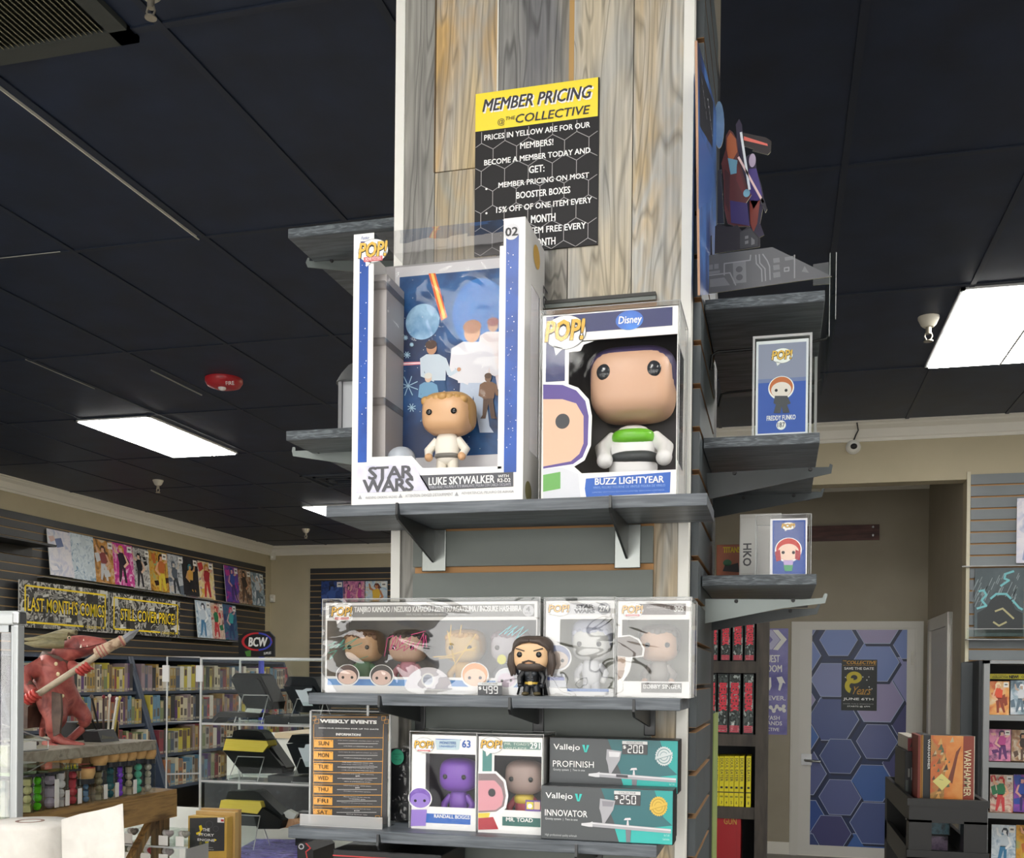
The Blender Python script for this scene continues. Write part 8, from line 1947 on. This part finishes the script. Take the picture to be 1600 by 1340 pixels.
hexbox([(600, 1000), (1000, 1030), (1050, 960), (1270, 1100), (1240, 1190), (1000, 1190), (960, 1040)], CE, YA+.06, BLKC, None, 'black book box with yellow page edges, lowest in the acrylic case', [('yellow_pages', [(592, 985), (615, 882), (1030, 898), (1048, 960), (1000, 1030)], YP_, -.004, .06), ('cover_back', [(665, 880), (690, 790), (960, 780), (1010, 800), (1260, 1040), (1282, 1110), (1240, 1185), (1050, 960), (1030, 896)], CHC, .02, .06), ('gold_mark', [(1152, 1010), (1170, 1010), (1190, 1050), (1172, 1062)], YEL, .0185, .002)])
easel(700, 980, 1050, 1270, CE, YA+.03, CZ, 'bent acrylic easel under the lowest yellow-edged book box')
F = FY(YA+.10, CE); P = [F.pt(q) for q in ((1240, 1040), (1330, 985), (1420, 1030), (1390, 1080), (1280, 1085))]; mb = MB(); mb.prism(P, (0, .02, 0), mat('#cfcdca', .5)); solo(mb, 'paper', 'folded white paper at the back of the lowest compartment', 'paper')
P = [F.pt(q) for q in ((1270, 1180), (1285, 1085), (1430, 1080), (1470, 1140), (1450, 1165))]; mb = MB(); mb.prism(P, (0, .05, 0), noisemat('tan_brick_pattern', ['#b5805c', '#c99a74', '#9c6a4a'], 30, rough=.6)); solo(mb, 'brick_block', 'tan brick patterned block beside the lowest book box', 'block')
mb = MB(); P0 = FY(YA+.13, CE).pt((1408, 1010)); P1 = FY(YA+.13, CE).pt((1560, 1180)); mb.box(P0.x, P1.x, YA+.13, YA+.18, CZ, P0.z, mat('#15181c', .35)); solo(mb, 'card_box', 'plain black card box at the sign end of the lowest compartment', 'card box')
# dark carton with oval logo and white unit behind the case
F = FY(3.35, CE); a = F.ab((440, 700)); b_ = F.ab((1700, 1300))
t = thing('carton', 'large black carton with a white oval logo behind the acrylic case', 'carton', ((a[0]+b_[0])/2, 3.45, CZ)); mb = MB(); mb.box(a[0], b_[0], 3.35, 3.6, CZ, a[1], noisemat('speckled_black', ['#1b1d21', '#22252b', '#4a505a'], 60, rough=.4, lo=.3, hi=.9)); part(mb, 'shell', t)
mb = MB(); ring(FY(3.3495, CE), mb, (1090, 865), 46, 42, INKW, 2, 1.3); FY(3.3495, CE).text(mb, 'BCW', (1045, 848), (1118, 880), INKW, 3, .03); part(mb, 'printed_logo', t)
F = FY(5.2, CE); a = F.ab((680, 150)); b_ = F.ab((2600, 700))
t = thing('cabinet', 'white cabinet with a tan top behind the acrylic case', 'cabinet', ((a[0]+b_[0])/2, 5.4, 0)); mb = MB(); mb.box(a[0], b_[0], 5.2, 5.7, 0, a[1]-.03, mat('#d5d4cf', .5)); part(mb, 'body', t); mb = MB(); mb.box(a[0]+.3, b_[0], 5.19, 5.7, a[1]-.03, a[1], mat('#c9b598', .5)); part(mb, 'top_board', t)
mb = MB(); z_ = a[1]; mb.box(a[0]+.85, b_[0]-.4, 5.3, 5.6, z_, z_+.07, mat('#cfc3ad', .5)); solo(mb, 'board', 'pale wooden board lying on the white cabinet', 'board')
# small clear boxes with white labels at the counter edge
F = FY(2.42, CD)
zz = F.ab((1200, 845))[1]
t = thing('riser', 'clear acrylic riser holding little boxes with white labels', 'riser', (F.pt((1300, 845)).x, 2.45, CZ))
r0 = F.ab((1010, 845))[0]; r1 = F.ab((1570, 845))[0]
mb = MB(); mb.box(r0, r1, 2.41, 2.52, zz-.004, zz, ACRYL); mb.box(r0, r1, 2.408, 2.411, zz-.005, zz, ACREDGE); mb.box(r0, r0+.003, 2.41, 2.52, CZ, zz-.005, ACREDGE); mb.box(r1-.003, r1, 2.41, 2.52, CZ, zz-.005, ACREDGE); part(mb, 'sheet', t)
for row in (0, 1):
    for i, (x0, x1, c) in enumerate(((1010, 1130, '#8a7f78'), (1142, 1280, '#b02f3c'), (1295, 1430, '#b9a9ac'), (1440, 1560, '#a39c94'))):
        y0_, y1_ = (695, 843) if row == 0 else (865, 1010); Yr = 2.415; G = FY(Yr, CD); a = G.ab((x0, y0_)); b_ = G.ab((x1, y1_)); zb = zz if row == 0 else None
        if row: zb = zz-.005-(a[1]-b_[1]); 
        top_ = zb+(a[1]-b_[1])*.97
        if row and i == 3: continue
        nm = ['grey', 'red', 'pink', 'beige'][i]
        t = thing('token_box', 'small clear box of %s tokens with a white label, %s row at the counter edge' % (nm, ('upper', 'lower')[row]), 'token box', ((a[0]+b_[0])/2, Yr+.02, zb), 'little clear boxes on the riser')
        mb = MB(); mb.box(a[0]+.002, b_[0]-.002, Yr, Yr+.04, zb+.0005, top_, ACRYL); part(mb, 'clear_shell', t)
        mb = MB(); w = b_[0]-a[0]; mb.box(a[0]+w*.22, b_[0]-w*.22, Yr-.0012, Yr-.0002, zb+.001, zb+(top_-zb)*.62, mat('#eceae6', .5)); part(mb, 'label_card', t)
        mb = MB(); 
        for k in range(5): mb.ell((a[0]+w*(.3+.1*k), Yr+.02, top_-.012-.004*(k % 2)), (.008, .008, .008), mat(c if k > 1 else '#d9cfcf', .3), 10, 8)
        part(mb, 'tokens', t)
# story card box
F = FY(2.60, (280, 1220, .225))
a0, b0 = F.ab((62, 240)); a1, b1 = F.ab((330, 498))
t = thing('card_deck', 'black card box with gold rim and yellow pieces standing on the counter', 'card box', ((a0+a1)/2, 2.62, CZ))
dz_ = b1
mb = MB(); mb.box(a0, a1, 2.60, 2.632, CZ, b0, mat('#c9a24a', .4)); part(mb, 'carton', t, .001)
mb = MB(); mb.box(a0+.004, a1+.006, 2.634, 2.655, CZ, b0+.010, mat('#c9a668', .4)); mb.box(a0+.006, a1+.003, 2.657, 2.675, CZ, b0+.015, mat('#b9935a', .4)); part(mb, 'boxes_behind', t)
mb = MB(); F.poly(mb, [(74, 256), (316, 250), (314, 484), (74, 490)], mat('#3a3a3d', .4), 1)
for (q, r) in (((210, 300), 26), ((150, 380), 22), ((255, 330), 20)): ring(F, mb, q, r, r-3, mat('#55555a', .4), 2)
F.poly(mb, [(138, 310), (155, 304), (165, 335), (150, 350), (158, 372), (122, 372), (118, 358), (145, 348)], YEL, 2); F.poly(mb, [(245, 398), (262, 408), (246, 418)], YEL, 2); F.poly(mb, [(180, 420), (206, 418), (200, 442), (186, 442)], YEL, 2)
for s, q0, q1 in (('THE', (165, 325), (214, 348)), ('STORY', (136, 360), (243, 384)), ('ENGINE', (130, 396), (248, 420))): F.text(mb, s, q0, q1, INKW, 4, .03)
F.text(mb, 'FREE RPG DAY', (145, 454), (238, 463), INKW, 4, .01); F.text(mb, 'STARTER DECK', (140, 468), (243, 478), INKW, 4, .01)
F.rect(mb, (268, 252), (314, 288), mat('#efecec', .5), 4); F.rect(mb, (292, 264), (312, 280), RED, 5)
part(mb, 'printed_front', t)
# purple print on the counter
q = [onZ(x, y, CZ+.004) for x, y in ((340, 1345), (400, 1310), (468, 1311), (486, 1345))]
mb = MB(); mb.prism(q, (0, 0, -.0035), noisemat('purple_crystal_print', ['#2b2350', '#5a4aa8', '#8c86c4', '#3c3a70', '#5f7a3a'], 16, (1, 2.5, 1), .3, 5, 1.2, 0, 6, const=True, lo=.3, hi=.68)); solo(mb, 'magazine', 'magazine with a purple and green crystal cover lying on the counter', 'magazine')
F = FY(2.2, (280, 1220, .225)); a = F.ab((830, 430)); b_ = F.ab((930, 560))
t = thing('display_box', 'black display box with red edging under the bottom shelf', 'display box', ((a[0]+b_[0])/2, 2.2, CZ)); mb = MB(); mb.prism([F.pt(q) for q in ((820, 432), (885, 430), (930, 482), (935, 700), (820, 700))], (0, .12, 0), BLACK); part(mb, 'carton', t); mb = MB(); F.stroke(mb, [(880, 430), (912, 465), (880, 490), (890, 540)], .003, RED, 1); ring(F, mb, (848, 454), 20, 12, mat('#b9b9c0', .4), 1); part(mb, 'red_edging', t)
mb = MB(); a = FY(1.95, (280, 1220, .225)).pt((938, 470)); b_ = FY(1.95, (280, 1220, .225)).pt((1290, 480)); mb.box(a.x, b_.x, 1.79-.02-.30+.30, 1.79, a.z-.2, a.z, mat('#1b1c20', .35)) if False else None
b2 = FY(1.72, (280, 1220, .225)); a = b2.ab((938, 470)); b_ = b2.ab((1290, 560))
# ------------------------------------------------------------------ a dark carton below the bottom front shelf
mb = MB(); a_ = onY(520, 1325, 1.64); b_ = onY(690, 1328, 1.64)
mb.box(a_.x, b_.x, 1.64, 1.775, 0, Z3-BT-.020, mat('#1a1b1f', .4))
o = solo(mb, 'carton', 'tall black carton standing under the bottom front shelf', 'carton', bevel=.002)
mb = MB(); mb.box(a_.x, b_.x, 1.6392, 1.6398, Z3-BT-.032, Z3-BT-.030, RED); part(mb, 'red_line', o)

# ------------------------------------------------------------------ nest prints, eyes and fittings under the part they belong to
HOSTS = ('carton', 'sheet', 'board', 'panel', 'card', 'cover', 'shell', 'case', 'strip')
SUBS = ('printed_front', 'printed_face', 'printed_cover', 'printed_side', 'lettering', 'spine_print', 'signatures', 'printed_logo', 'label_card', 'window')
HEAD = ('eye', 'hair', 'hood', 'beard', 'mouth', 'moustache', 'eyebrow')
def base(n): return n.split('.')[0]
def nest(ch, host):
    ch.parent = host
for o in [o for o in scene.objects if o.parent is None and 'category' in o]:
    kids = {}
    for ch in o.children: kids.setdefault(base(ch.name), []).append(ch)
    host = next((kids[h][0] for h in HOSTS if h in kids), None)
    for nm, lst in kids.items():
        if nm in SUBS and host is not None:
            for ch in lst: nest(ch, host)
        elif nm in HEAD and 'head' in kids:
            for ch in lst: nest(ch, kids['head'][0])
        elif nm in ('door_handle', 'hexagon_print', 'hinges') and 'door_leaf' in kids:
            for ch in lst: nest(ch, kids['door_leaf'][0])
        elif nm == 'glove' and 'arm' in kids:
            for ch, h in zip(lst, kids['arm']): nest(ch, h)
        elif nm == 'boot' and 'leg' in kids:
            for ch, h in zip(lst, kids['leg']): nest(ch, h)
        elif nm in ('spear_head', 'spear_binding') and 'spear_shaft' in kids:
            for ch in lst: nest(ch, kids['spear_shaft'][0])
        elif nm in ('teeth', 'mouth_line', 'horn', 'eye', 'bone_studs', 'arm_wrap', 'fingers', 'palm') and 'body' in kids:
            for ch in lst: nest(ch, kids['body'][0])
        elif nm == 'red_seal' and 'cork' in kids:
            for ch in lst: nest(ch, kids['cork'][0])
